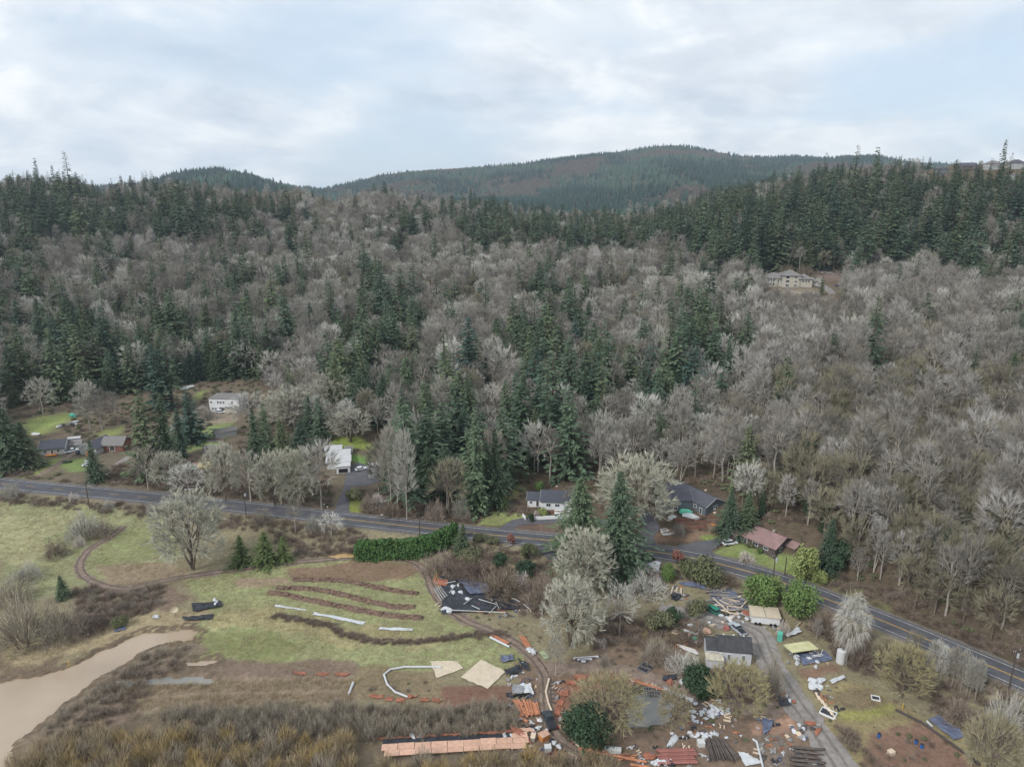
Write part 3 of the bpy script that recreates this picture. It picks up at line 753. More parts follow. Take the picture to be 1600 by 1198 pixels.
def thicket(seed, H, R, n=420, W=0.07, up=0.8, L=0.9):
    """leafless shrub: many canes from the ground, fine twigs outside"""
    g = np.random.default_rng(seed)
    m = 16; a = g.random(m) * 6.28; rr = R * np.sqrt(g.random(m)) * 0.75
    tip = np.stack([np.cos(a) * rr * 1.1, np.sin(a) * rr * 1.1, H * (0.55 + 0.3 * g.random(m)) * (1 - 0.35 * rr / R)], 1)
    st = tubes(tip * np.array([0.35, 0.35, 0]), tip, 0.05, 0.02, 3)
    d = unit(g.normal(size=(n, 3))); d[:, 2] = np.abs(d[:, 2])
    P = d * np.array([R, R, H * 0.82]) * (0.45 + 0.5 * g.random(n) ** 0.6)[:, None] * (0.85 + 0.3 * np.sin(3 * np.arctan2(d[:, 1], d[:, 0]) + seed))[:, None]
    D = unit(d + g.normal(size=(n, 3)) * 0.55 + np.array([0, 0, up]))
    return {'trunk': st, 'crown': blades(P, D, L * (0.5 + g.random(n)), W, g)}

def ivy_tree(seed):
    """bare tree whose stem is wrapped in ivy"""
    d = bare_tree(seed, 16, 4.4, 0.3, 10, 50, 110, 12, 1.5, 0.075, 0.7); l = leafy(seed + 50, 12, 1.5, 900, 0.34, 9, True)
    return {'trunk': join([d['trunk'], l['crown']]), 'crown': d['crown']}
# ------------------------------------------------------------------ plant materials and kinds
BARK = mat('bark_grey_brown', S(112, 100, 90), rough=0.95, var=0.25, scale=2, rnd=0.2)
BARK_P = mat('bark_pale', S(158, 150, 140), rough=0.95, var=0.25, scale=2, rnd=0.15)
BARK_D = mat('bark_conifer', S(84, 70, 60), rough=0.95, var=0.25, scale=2)
TW_PALE = mat('twigs_lichen', None, rough=0.95, var=0.14, scale=0.3, ramp=[S(140, 135, 124), S(190, 187, 177), S(160, 154, 142), S(218, 215, 206), S(126, 120, 107), S(198, 195, 185), S(148, 140, 126)])
TW_OAK = mat('twigs_oak_lichen', None, rough=0.95, var=0.14, scale=0.35, ramp=[S(186, 184, 164), S(196, 193, 176), S(180, 176, 160)])
TW_ALD = mat('twigs_alder', None, rough=0.95, var=0.14, scale=0.3, ramp=[S(122, 115, 107), S(166, 160, 152), S(130, 124, 114), S(188, 183, 177), S(112, 107, 96), S(150, 143, 135)])
TW_OLIVE = mat('twigs_mossy', None, rough=0.95, var=0.18, scale=0.3, ramp=[S(132, 126, 104), S(154, 147, 124), S(122, 118, 96)])
TW_BRAM = mat('canes_bramble', None, rough=0.95, var=0.2, scale=0.6, ramp=[S(118, 102, 92), S(146, 130, 118), S(130, 116, 98), S(158, 142, 130)])
TW_WIL = mat('twigs_willow', None, rough=0.95, var=0.15, scale=0.3, ramp=[S(166, 156, 118), S(152, 146, 120), S(170, 158, 128)])
TW_GOLD = mat('twigs_golden_willow', None, rough=0.95, var=0.15, scale=0.3, ramp=[S(166, 152, 130), S(182, 156, 98), S(158, 146, 130), S(172, 152, 112), S(170, 160, 146)])
TW_GREY = mat('twigs_grey_brush', None, rough=0.95, var=0.15, scale=0.3, ramp=[S(154, 143, 126), S(168, 158, 140), S(146, 136, 122)])
TW_BLOS = mat('blossom_twigs', S(212, 200, 192), rough=0.95, var=0.1, scale=0.4)
NEED = mat('needles_fir', None, rough=0.85, var=0.22, scale=0.25, ramp=[S(68, 87, 70), S(96, 111, 82), S(76, 97, 80), S(104, 114, 82), S(58, 76, 58), S(84, 102, 80), S(92, 104, 74), S(64, 86, 76)])
CEDAR = mat('needles_cedar', None, rough=0.85, var=0.2, scale=0.3, ramp=[S(92, 108, 62), S(82, 98, 60), S(98, 112, 66)])
HEDGE_M = mat('hedge_leaves', None, rough=0.8, var=0.22, scale=0.5, ramp=[S(62, 92, 46), S(72, 100, 52), S(66, 94, 52)])
LEAF_D = mat('leaves_dark_evergreen', None, rough=0.75, var=0.22, scale=0.5, ramp=[S(48, 68, 48), S(60, 80, 54)])
LEAF_B = mat('leaves_bright', None, rough=0.75, var=0.25, scale=0.5, ramp=[S(96, 118, 66), S(104, 126, 70)])
LEAF_Y = mat('leaves_yellow_green', S(136, 146, 88), rough=0.75, var=0.2, scale=0.5)
LEAF_O = mat('leaves_olive', None, rough=0.8, var=0.22, scale=0.5, ramp=[S(98, 104, 72), S(112, 112, 84), S(88, 96, 66)])
LEAF_R = mat('leaves_rust', S(142, 96, 84), rough=0.85, var=0.2, scale=0.5)
DRY = mat('dry_grass_blades', None, rough=0.95, var=0.15, scale=0.5, ramp=[S(176, 160, 128), S(158, 140, 112), S(186, 170, 140)])
GREENG = mat('green_grass_blades', None, rough=0.9, var=0.15, scale=0.5, ramp=[S(128, 146, 74), S(150, 156, 92), S(116, 136, 70), S(168, 160, 110)])

KINDS = {
    'maple':   [(lambda s=s, q=q: bare_tree(s, *q), BARK_P, TW_PALE) for s, q in ((1, (17, 5.6, 0.28, 10, 50, 130, 14, 1.7, 0.08, 0.75)), (2, (16, 6.4, 0.2, 11, 70, 230, 9, 1.2, 0.075, 0.45)), (3, (19, 4.6, 0.3, 9, 50, 170, 11, 1.4, 0.075, 0.9)),
                                                                                             (4, (14, 5.8, 0.15, 12, 80, 260, 8, 1.1, 0.075, 0.25)), (5, (18, 5.0, 0.35, 8, 36, 90, 16, 1.9, 0.08, 0.6)), (6, (15, 4.4, 0.22, 10, 60, 220, 9, 1.0, 0.07, 0.5)))],
    'alder':   [(lambda s=s, q=q: bare_tree(s, *q, stems=1 + s % 2), BARK_P, TW_ALD) for s, q in ((11, (19, 3.9, 0.32, 10, 44, 100, 15, 1.9, 0.07, 1.2)), (12, (21, 3.2, 0.4, 10, 50, 170, 10, 1.3, 0.065, 0.8)), (13, (17, 4.6, 0.25, 11, 60, 220, 9, 1.2, 0.07, 0.5)),
                                                                                                (14, (20, 4.2, 0.45, 8, 36, 80, 16, 2.0, 0.07, 0.7)), (15, (15, 3.4, 0.2, 12, 60, 200, 9, 1.1, 0.065, 1.0)))],
    'ivy':     [(lambda s=s: ivy_tree(s), LEAF_D, TW_OLIVE) for s in (25, 26)],
    'fluffy':  [(lambda s=s: bare_tree(s, 14, 7.0, 0.05, 14, 110, 720, 19, 0.75, 0.08, 0.3, trunk_r=0.3, stems=3, shell=0.35), BARK, TW_OAK) for s in (35, 36, 37)],
    'mossy':   [(lambda s=s: bare_tree(s, 15, 5.2, 0.25, 10, 50, 120, 14, 1.6, 0.08, 0.6), BARK, TW_OLIVE) for s in (21, 22)],
    'oak':     [(lambda s=s: bare_tree(s, 15, 7.0, 0.16, 12, 90, 520, 18, 0.8, 0.085, 0.35, trunk_r=0.42), BARK, TW_OAK) for s in (31, 32, 33)],
    'poplar':  [(lambda s=s: bare_tree(s, 20, 3.0, 0.15, 12, 60, 260, 9, 1.3, 0.08, 1.4, trunk_r=0.22), BARK_P, TW_PALE) for s in (41,)],
    'willow':  [(lambda s=s: bare_tree(s, 9, 5.5, 0.08, 12, 80, 520, 11, 0.8, 0.06, 0.5, trunk_r=0.25, stems=3), BARK, TW_WIL) for s in (51, 52)],
    'weeper':  [(lambda s=s: bare_tree(s, 11, 3.8, 0.2, 9, 60, 300, 9, 1.5, 0.05, -0.9, trunk_r=0.18, stems=2, droop=0.5), BARK_P, TW_PALE) for s in (55,)],
    'fir':     [(lambda s=s: conifer(s, 32, 6.6, 28, 8, 9, 2.1), BARK_D, NEED) for s in (61, 62, 63, 64)] + [(lambda: conifer(65, 34, 5.2, 28, 7, 8, 1.9, 0.3), BARK_D, NEED), (lambda: conifer(66, 28, 7.4, 24, 8, 10, 2.2, 0.0, 0.2), BARK_D, NEED), (lambda: conifer(67, 36, 5.0, 26, 6, 8, 1.9, 0.45, 0.5, 0.2), BARK_D, NEED), (lambda: conifer(68, 22, 6.0, 24, 9, 9, 1.8, 0.0, 0.3), BARK_D, NEED)],
    'oldfir':  [(lambda s=s: conifer(s, 38, 4.6, 24, 6, 6, 1.8, 0.25, base=0.3), BARK_D, NEED) for s in (71, 72)],
    'spruce':  [(lambda s=s: conifer(s, 24, 5.2, 46, 11, 18, 1.0, droop=0.45), BARK_D, NEED) for s in (75, 76)],
    'cedar':   [(lambda s=s: conifer(s, 9, 3.6, 26, 12, 16, 0.62, droop=0.2), BARK_D, CEDAR) for s in (81, 82)],
    'hedge':   [(lambda s=s: leafy(s, 5, 1.9, 1100, 0.3, 10, True), BARK_D, HEDGE_M) for s in (91, 92, 93)],
    'dark':    [(lambda s=s: leafy(s, 4, 2.6, 2200, 0.22), BARK_D, LEAF_D) for s in (95, 96)],
    'bigdark': [(lambda s=s: leafy(s, 8, 6, 6500, 0.3, 24), BARK_D, LEAF_D) for s in (104,)],
    'bright':  [(lambda s=s: leafy(s, 7, 4.2, 4200, 0.28, 14), BARK_D, LEAF_B) for s in (97, 98)],
    'yellowleaf': [(lambda: leafy(99, 7, 3.2, 2800, 0.26, 10), BARK_D, LEAF_Y)],
    'olive':   [(lambda s=s: leafy(s, 4, 3.0, 1900, 0.21), BARK_D, LEAF_O) for s in (101, 102)],
    'rust':    [(lambda: leafy(103, 3, 2.2, 700, 0.26), BARK_D, LEAF_R)],
    'shrub':   [(lambda s=s: thicket(s, 4.2, 3.2, 1700, 0.055, 0.7, 0.8), BARK, TW_PALE) for s in (111, 112)],
    'greyshrub': [(lambda s=s: thicket(s, 4.2, 3.2, 1600, 0.055, 0.7, 0.8), BARK, TW_GREY) for s in (113, 114)],
    'brown':   [(lambda s=s: thicket(s, 3.4, 2.8, 1100, 0.06, 0.6, 0.8), BARK, TW_BRAM) for s in (115, 116)],
    'blossom': [(lambda: thicket(117, 3.5, 2.6, 1200, 0.07, 0.6, 0.6), BARK, TW_BLOS)],
    'tallbrush': [(lambda s=s: thicket(s, 4.6, 2.0, 400, 0.06, 1.5, 1.4), BARK, TW_GOLD) for s in (121, 122, 123)],
    'greybrush': [(lambda s=s: thicket(s, 4.2, 1.9, 420, 0.06, 1.3, 1.3), BARK, TW_GREY) for s in (131, 132, 133)],
    'bramble': [(lambda s=s: thicket(s, 1.5, 1.5, 300, 0.06, 0.35, 0.7), BARK, TW_BRAM) for s in (125, 126, 127)],
}
BASEH = {'maple': 17, 'alder': 19, 'mossy': 15, 'ivy': 16, 'fluffy': 14, 'oak': 15, 'poplar': 20, 'willow': 9, 'weeper': 11, 'bigdark': 8, 'fir': 32, 'oldfir': 38, 'spruce': 24, 'cedar': 9, 'hedge': 5, 'dark': 4, 'bright': 7,
         'yellowleaf': 7, 'olive': 4, 'rust': 3, 'shrub': 4.2, 'greyshrub': 4.2, 'brown': 3.4, 'blossom': 3.5, 'tallbrush': 4.6, 'bramble': 1.5}
BASER = {'maple': 5.6, 'alder': 3.7, 'mossy': 5.2, 'ivy': 4.4, 'fluffy': 7, 'oak': 7, 'poplar': 3, 'willow': 5.5, 'weeper': 3.8, 'bigdark': 6, 'fir': 6.6, 'oldfir': 4.6, 'spruce': 5.2, 'cedar': 3.6, 'hedge': 1.9, 'dark': 2.6, 'bright': 4.2,
         'yellowleaf': 3.2, 'olive': 3, 'rust': 2.2, 'shrub': 3.2, 'greyshrub': 3.2, 'brown': 2.8, 'blossom': 2.6, 'tallbrush': 2, 'bramble': 1.5}
_parts, _joined = {}, {}
def plant_parts(kind, v):
    k = (kind, v)
    if k not in _parts:
        fn, mb, mc = KINDS[kind][v]; d = fn()
        _parts[k] = (tri_mesh('trunk', *d['trunk'], [mb]), tri_mesh('crown', *d['crown'], [mc]), d)
    return _parts[k]
def plant_joined(kind, v):
    k = (kind, v)
    if k not in _joined:
        fn, mb, mc = KINDS[kind][v]; d = plant_parts(kind, v)[2]
        V, T = join([d['trunk'], d['crown']])
        me = tri_mesh('plant', V, T, [mb, mc], [0] * len(d['trunk'][1]) + [1] * len(d['crown'][1]))
        _joined[k] = bpy.data.objects.new('source_%s_%d' % k, me)
    return _joined[k]
PART2 = {'hedge': ('stems', 'foliage'), 'dark': ('stems', 'foliage'), 'bigdark': ('stems', 'foliage'), 'bright': ('stems', 'foliage'), 'yellowleaf': ('stems', 'foliage'), 'olive': ('stems', 'foliage'), 'rust': ('stems', 'foliage'),
         'shrub': ('stems', 'twigs'), 'greyshrub': ('stems', 'twigs'), 'brown': ('stems', 'twigs'), 'blossom': ('stems', 'twigs')}
def plant(kind, v, loc, sx, sz, yaw, name, label, cat, group=None):
    a, b, _ = plant_parts(kind, v % len(KINDS[kind]))
    o = thing(name, label, cat, loc, yaw, group); o.scale = (sx, sx, sz)
    pn = PART2.get(kind, ('trunk', 'crown'))
    link(bpy.data.objects.new(pn[0], a), o); link(bpy.data.objects.new(pn[1], b), o)
    return o
def scatter(name, label, cat, P, rz, sc, vi, sources, wide=None):
    """stuff: one object that instances plant meshes on points"""
    P = np.asarray(P, np.float32)
    me = bpy.data.meshes.new(name); me.vertices.add(len(P)); me.vertices.foreach_set('co', P.ravel())
    for an, ty, dat in (('turn', 'FLOAT', rz), ('size', 'FLOAT', sc), ('pick', 'INT', vi), ('wide', 'FLOAT', np.asarray(sc, np.float32) * (1.0 if wide is None else np.asarray(wide, np.float32)))):
        a = me.attributes.new(an, ty, 'POINT'); a.data.foreach_set('value', np.asarray(dat, np.float32 if ty == 'FLOAT' else np.int32))
    o = link(bpy.data.objects.new(name, me)); tag(o, label, cat, kind='stuff')
    cl = bpy.data.collections.new('plants_' + name)
    for i, s in enumerate(sources):
        c = s.copy(); c.name = 'p%02d_%s' % (i, name); cl.objects.link(c)
    ng = bpy.data.node_groups.new('scatter_' + name, 'GeometryNodeTree')
    ng.interface.new_socket('Geometry', in_out='INPUT', socket_type='NodeSocketGeometry')
    ng.interface.new_socket('Geometry', in_out='OUTPUT', socket_type='NodeSocketGeometry')
    N, L = ng.nodes, ng.links
    gi, go = N.new('NodeGroupInput'), N.new('NodeGroupOutput')
    ip = N.new('GeometryNodeInstanceOnPoints'); ip.inputs['Pick Instance'].default_value = True
    ci = N.new('GeometryNodeCollectionInfo'); ci.inputs['Collection'].default_value = cl
    ci.inputs['Separate Children'].default_value = True; ci.inputs['Reset Children'].default_value = True
    def na(nm, ty):
        q = N.new('GeometryNodeInputNamedAttribute'); q.data_type = ty; q.inputs[0].default_value = nm
        return [s for s in q.outputs if s.enabled and s.name == 'Attribute'][0]
    cx = N.new('ShaderNodeCombineXYZ'); L.new(na('turn', 'FLOAT'), cx.inputs[2])
    L.new(gi.outputs[0], ip.inputs['Points']); L.new(ci.outputs[0], ip.inputs['Instance'])
    L.new(na('pick', 'INT'), ip.inputs['Instance Index']); L.new(cx.outputs[0], ip.inputs['Rotation'])
    c3 = N.new('ShaderNodeCombineXYZ'); L.new(na('wide', 'FLOAT'), c3.inputs[0]); L.new(na('wide', 'FLOAT'), c3.inputs[1]); L.new(na('size', 'FLOAT'), c3.inputs[2]); L.new(c3.outputs[0], ip.inputs['Scale']); L.new(ip.outputs[0], go.inputs[0])
    o.modifiers.new('scatter', 'NODES').node_group = ng
    return o

# ------------------------------------------------------------------ the forest
PROTECT = [(55, 684, 132, 716), (130, 684, 190, 716), (40, 648, 100, 684), (330, 612, 378, 664), (296, 668, 372, 706), (304, 716, 332, 738), (516, 684, 600, 760), (522, 745, 548, 803), (95, 714, 140, 742), (130, 700, 215, 762),
           (792, 752, 905, 830), (742, 798, 830, 826), (1042, 752, 1132, 848), (1148, 812, 1245, 872), (1000, 800, 1030, 850), (1196, 424, 1320, 452), (1105, 840, 1290, 905), (1462, 246, 1480, 256)]
CONES = [(200, 320, 230, 55, .72), (100, 300, 120, 40, .6), (40, 450, 60, 90, .6), (60, 560, 110, 90, .85), (180, 555, 120, 80, .8), (285, 560, 90, 65, .75), (380, 545, 60, 50, .55), (330, 480, 60, 50, .5), (190, 480, 110, 40, .4), (230, 600, 60, 55, .6),
         (560, 500, 42, 70, .75), (622, 505, 45, 50, .8), (585, 575, 70, 55, .8), (605, 635, 50, 50, .5), (700, 690, 60, 70, .7), (775, 695, 50, 60, .55), (830, 670, 40, 60, .5), (850, 540, 75, 32, .95), (885, 615, 70, 65, .8), (900, 480, 45, 50, .5),
         (830, 445, 30, 30, .45), (1030, 560, 60, 50, .5), (1075, 510, 36, 40, .85), (1130, 550, 40, 30, .75), (1032, 622, 36, 50, .8), (940, 595, 45, 55, .7), (930, 345, 210, 42, .82), (780, 318, 70, 34, .6), (1250, 335, 170, 85, .84), (1450, 330, 190, 85, .8), (1570, 400, 60, 60, .6),
         (1120, 385, 45, 40, .7), (1205, 380, 30, 40, .9), (640, 300, 70, 30, .4), (440, 300, 60, 30, .35), (735, 385, 25, 30, .5), (620, 370, 30, 25, .4), (1600, 560, 30, 40, .3)]
CLEAR = [[(0, 640), (110, 630), (270, 604), (400, 596), (430, 650), (490, 690), (600, 690), (615, 800), (420, 790), (0, 750)], [(790, 752), (1000, 760), (1000, 850), (740, 832)], [(1000, 750), (1130, 760), (1150, 830), (1300, 880), (1320, 930), (1000, 860)]]
def grid_pts(sp, y0, y1):
    ys = np.arange(y0, y1, sp); out = []
    for y in ys:
        w = y * 0.80 + 40
        xs = np.arange(-w, w, sp)
        out.append(np.stack([xs + (rng.random(len(xs)) - 0.5) * sp * 0.95, y + (rng.random(len(xs)) - 0.5) * sp * 0.95], 1))
    return np.concatenate(out)
pts = np.concatenate([grid_pts(7.6, 120, 470), grid_pts(8.4, 470, 800), grid_pts(9.5, 800, 1250)])
_q = grid_pts(5.6, 120, 330); _sq = poly_dist(_q[:, 0], _q[:, 1], ROAD, True); _px = project(_q[:, 0], _q[:, 1], ground(_q[:, 0], _q[:, 1]))[0]
pts = np.concatenate([pts, _q[(_sq > 9) & (_sq < 62) & (_px > 1240)]])      # dense young growth at the foot of the slope
ss = poly_dist(pts[:, 0], pts[:, 1], ROAD, True)
pts = pts[ss > 9]; ss = ss[ss > 9]
zz_ = ground(pts[:, 0], pts[:, 1])
bx, by, bd = project(pts[:, 0], pts[:, 1], zz_)
cxp, cyp, _ = project(pts[:, 0], pts[:, 1], zz_ + 13)
keep = (bx > -130) & (bx < 1730) & (bd > 50)
for P in CLEAR: keep &= ~inpoly(bx, by, P)
pc = np.full(len(pts), 0.10)
pc[(cxp > 1150) & (cyp > 430)] = 0.045
pc[(cxp < 500) & (cyp < 640)] = 0.2
pc = np.maximum(pc, 0)
for ex, ey, ax_, ay_, dn in CONES:
    q = ((cxp - ex) / ax_) ** 2 + ((cyp - ey) / ay_) ** 2
    pc = np.where(q < 1, np.maximum(pc, dn), np.where(q < 1.6, np.maximum(pc, dn * 0.4), pc))
clump = fbm(pts[:, 0] / 28, pts[:, 1] / 28, 3)
pc = np.clip(pc * np.where(cyp > 430, 0.84, 0.92) + (clump - 0.5) * 1.0 * (pc > 0.05), 0, 1)
pc = np.where((ss < 75) & (bx > 1230), pc * 0.12, pc)
isc = rng.random(len(pts)) < pc
rightmass = (cxp > 1080) & (cyp < 430)
u = rng.random(len(pts))
kind = np.where(isc, 'fir', 'maple').astype(object)
kind[isc & rightmass & (u < 0.25)] = 'oldfir'
kind[isc & (bd < 480) & (u > 0.8)] = 'spruce'
zone_n = fbm(pts[:, 0] / 60 + 11, pts[:, 1] / 60, 3)
bare = ~isc
upper = bare & ((cyp < 400) | (cxp > 1150))
kind[bare & (u < 0.30)] = 'alder'
kind[upper & (u < 0.62)] = 'alder'
kind[bare & (zone_n > 0.6) & (u < 0.7)] = 'alder'
kind[bare & (cxp > 1180) & (cyp > 560) & (u > 0.6)] = 'mossy'
kind[bare & (u > 0.93)] = 'mossy'
kind[bare & (cxp > 1130) & (cyp > 600) & (cxp < 1420) & (u < 0.14)] = 'ivy'
kind[bare & (cxp > 1130) & (cyp > 560) & (u < 0.03)] = 'ivy'
hs = np.where(isc, np.where(rightmass, 0.75 + 0.75 * rng.random(len(pts)), 0.62 + 0.55 * rng.random(len(pts))), 0.85 + 0.55 * rng.random(len(pts)))

hs = np.where((ss < 30) & ~isc, hs * 0.8, hs)
hs = np.where(isc, hs * (0.72 + 0.5 * rng.random(len(pts))) * np.where((bd > 640) & ~rightmass, 1.25, 1.0), hs)
keep &= ~(isc & (rng.random(len(pts)) < 0.30))
wd = np.where(isc, 1.15 + 0.4 * rng.random(len(pts)), 0.85 + 0.35 * rng.random(len(pts)))
hgt = np.array([BASEH[k] for k in kind]) * hs
rad = np.array([BASER[k] for k in kind]) * hs
tx, ty, _ = project(pts[:, 0], pts[:, 1], zz_ + hgt)
SKX = [-200, 0, 20, 60, 112, 150, 200, 230, 300, 350, 400, 460, 500, 520, 560, 600, 640, 700, 740, 780, 800, 900, 1000, 1080, 1100, 1150, 1200, 1250, 1330, 1370, 1400, 1470, 1490, 1800]
SKY = [260, 270, 252, 255, 250, 282, 266, 262, 266, 275, 285, 276, 294, 303, 288, 268, 288, 296, 290, 288, 306, 314, 312, 296, 278, 268, 258, 248, 238, 244, 236, 240, 250, 242]
lim = np.interp(tx, SKX, SKY) + rng.random(len(pts)) ** 0.5 * 40      # how high the tree tops stand on the ridge line
over = lim - ty
fac = np.where(over > 0, 1 - over / np.maximum(by - ty, 1), 1.0)
keep &= fac > 0.3
hs = hs * np.clip(fac, 0.3, 1); hgt = hgt * np.clip(fac, 0.3, 1); ty = np.maximum(ty, lim)
wpx = rad * 0.75 * FPX / bd
for x0, y0, x1, y1 in PROTECT:
    keep &= ~((tx + wpx > x0) & (tx - wpx < x1) & (by > y0 + 2) & (ty < y1))
# thin bare understorey where crowns would merge completely
sel = np.where(keep)[0]
pts, zz_, kind, hs, hgt, bd, bx, by, tx, ty, isc, ss, wd = (q[sel] for q in (pts, zz_, kind, hs, hgt, bd, bx, by, tx, ty, isc, ss, wd))
rot = rng.random(len(pts)) * 6.283
vi = rng.integers(0, 1000, len(pts))
def zone_of(x, y):
    if x < 480: return ('above the grey cottage' if y > 480 else 'on the ridge above the cottage')
    if x < 800: return ('behind the white-roofed house' if y > 560 else 'far above the white-roofed house')
    if x < 1130: return ('behind the slate-roofed house' if y > 520 else 'far above the slate-roofed house')
    return ('above the brown-roofed house' if y > 560 else 'around the hillside mansion')
DESC = {'fir': ('fir_tree', 'dark green pointed fir', 'fir tree'), 'oldfir': ('fir_tree', 'dark fir with bare lower stem', 'fir tree'), 'spruce': ('spruce_tree', 'broad dense dark spruce', 'spruce tree'),
        'maple': ('maple_tree', 'leafless pale grey wide-crowned tree', 'bare tree'), 'alder': ('alder_tree', 'leafless slim brown-grey tree', 'bare tree'), 'mossy': ('moss_covered_tree', 'leafless olive-brown mossy tree', 'bare tree'), 'ivy': ('ivy_covered_tree', 'leafless tree with dark ivy-wrapped stem', 'bare tree')}
stuffsel = np.ones(len(pts), bool)
inview = (bx > -20) & (bx < 1620) & (ty < 1190)
NIND = {'fir': 280, 'oldfir': 40, 'spruce': 90, 'maple': 290, 'alder': 290, 'mossy': 120, 'ivy': 100}
for k, nmax in NIND.items():
    c = np.where((kind == k) & inview)[0]
    c = c[np.argsort(-(hgt[c] / bd[c]))][:nmax]
    stuffsel[c] = False
    nm, ds, ct = DESC[k]
    for i in c:
        z = zone_of(bx[i], by[i])
        s = float(hs[i] * wd[i])
        sz = ['small ', 'medium-height ', 'tall '][int(np.digitize(hgt[i], np.quantile(hgt[c], [0.33, 0.67])))]
        far_ = ', close to the road' if ss[i] < 45 else ('' if ss[i] < 110 else ', well back from the road')
        plant(k, int(vi[i]), (pts[i, 0], pts[i, 1], zz_[i] - 0.2), s, float(hs[i]), float(rot[i]), nm, (sz + ds + ' ' + z + far_).replace('dark fir with bare lower stem', 'bare-stemmed fir'), ct, sz + ct + 's ' + z + far_)
def stuff_forest(name, label, kinds):
    src, start, P, R_, Sz, V_ = [], {}, [], [], [], []
    for k in kinds:
        start[k] = len(src); src += [plant_joined(k, v) for v in range(len(KINDS[k]))]
    m = np.where(stuffsel & np.isin(kind, kinds))[0]
    scatter(name, label, 'forest', np.column_stack([pts[m], zz_[m] - 0.2]), rot[m], hs[m], [start[kind[i]] + vi[i] % len(KINDS[kind[i]]) for i in m], src, wd[m])
stuff_forest('conifer_forest', 'dark conifer forest massed over the upper slopes', ['fir', 'oldfir', 'spruce'])
stuff_forest('bare_woodland', 'leafless grey and brown woodland massed over the hillside', ['maple', 'alder', 'mossy', 'ivy'])
# far mountain: a wood that reads as one mass
FARN = mat('needles_young_fir', None, rough=0.9, var=0.2, scale=0.2, ramp=[S(62, 84, 74), S(76, 98, 84), S(68, 90, 82), S(84, 104, 84)])
FARB = mat('twigs_far', S(122, 114, 106), rough=0.95, var=0.2, scale=0.2)
FARD = mat('needles_old_fir', None, rough=0.9, var=0.2, scale=0.2, ramp=[S(44, 62, 58), S(54, 74, 68)])
def lowfir(seed, H, R, fm=None):
    g = np.random.default_rng(seed); P, T = [], []
    for w in range(5):
        z0 = H * (0.05 + 0.17 * w); r = R * (1 - 0.17 * w); zt = z0 + H * 0.34
        a = np.arange(6) * 1.0472 + g.random(); o = len(P)
        P += [(math.cos(q) * r * (0.7 + 0.5 * g.random()), math.sin(q) * r * (0.7 + 0.5 * g.random()), z0 + g.random()) for q in a] + [(0, 0, zt)]
        T += [(o + i, o + (i + 1) % 6, o + 6) for i in range(6)]
    return tri_mesh('far_tree', P, T, [fm or FARN])
def lowbare(seed, H, R):
    g = np.random.default_rng(seed); d = unit(g.normal(size=(110, 3))); d[:, 2] = np.abs(d[:, 2])
    V, T = blades(d * np.array([R, R, H * 0.75]) * 0.7, d + np.array([0, 0, 0.6]) + g.normal(size=d.shape) * 0.3, 4.0, 0.9, g)
    return tri_mesh('far_tree', V, T, [FARB])
fy = np.arange(1250, 4300, 11.0)
fp = []
for y in fy:
    st = 10.0 + (y - 1250) / 600
    xs = np.arange(-y * 0.80, y * 0.80, st); fp.append(np.stack([xs + (rng.random(len(xs)) - .5) * st * 1.6, y + (rng.random(len(xs)) - .5) * 18], 1))
fp = np.concatenate(fp); fp = fp[rng.random(len(fp)) < 0.6]
fz = ground(fp[:, 0], fp[:, 1])
fxp, fyp, fd = project(fp[:, 0], fp[:, 1], fz + 20)
fk = fyp < 345
fp, fz = fp[fk], fz[fk]
patch = fbm(fp[:, 0] / 240, fp[:, 1] / 300, 4)
fb = (patch > 0.6) | (rng.random(len(fp)) < 0.07)
fv = np.where(fb, 3 + rng.integers(0, 2, len(fp)), np.where((fbm(fp[:, 0] / 330 + 40, fp[:, 1] / 420 + 7, 4) > 0.5) | (rng.random(len(fp)) < 0.1), 2, rng.integers(0, 2, len(fp))))
tall = 0.65 + 0.5 * rng.random(len(fp)) * (0.6 + fbm(fp[:, 0] / 120 + 5, fp[:, 1] / 120, 2))
far_src = [bpy.data.objects.new('source_far_%d' % i, me) for i, me in enumerate([lowfir(1, 15, 5.2), lowfir(2, 12, 5.2), lowfir(3, 21, 5.4, FARD), lowbare(4, 16, 6), lowbare(5, 14, 6)])]
scatter('distant_forest', 'blue-green forest covering the distant mountain', 'forest', np.column_stack([fp, fz]), rng.random(len(fp)) * 6.28, tall, fv, far_src)

# ------------------------------------------------------------------ plants placed one by one: (kind, base pixel, top row, half width in pixels, label)
PNAME = {'maple': ('maple_tree', 'bare tree'), 'alder': ('alder_tree', 'bare tree'), 'mossy': ('moss_covered_tree', 'bare tree'), 'oak': ('oak_tree', 'oak tree'), 'fluffy': ('oak_tree', 'oak tree'), 'poplar': ('poplar_tree', 'bare tree'), 'willow': ('willow_tree', 'willow'),
         'weeper': ('birch_tree', 'birch tree'), 'fir': ('fir_tree', 'fir tree'), 'oldfir': ('fir_tree', 'fir tree'), 'spruce': ('spruce_tree', 'spruce tree'), 'cedar': ('cedar_shrub', 'cedar'), 'dark': ('evergreen_shrub', 'shrub'), 'bigdark': ('evergreen_shrub', 'shrub'), 'bright': ('leafy_shrub', 'shrub'),
         'yellowleaf': ('leafy_shrub', 'shrub'), 'olive': ('olive_green_shrub', 'shrub'), 'rust': ('rust_leaved_shrub', 'shrub'), 'shrub': ('bare_shrub', 'shrub'), 'greyshrub': ('bare_shrub', 'shrub'), 'brown': ('bare_shrub', 'shrub'), 'blossom': ('blossoming_shrub', 'shrub'), 'hedge': ('hedge_shrub', 'shrub')}
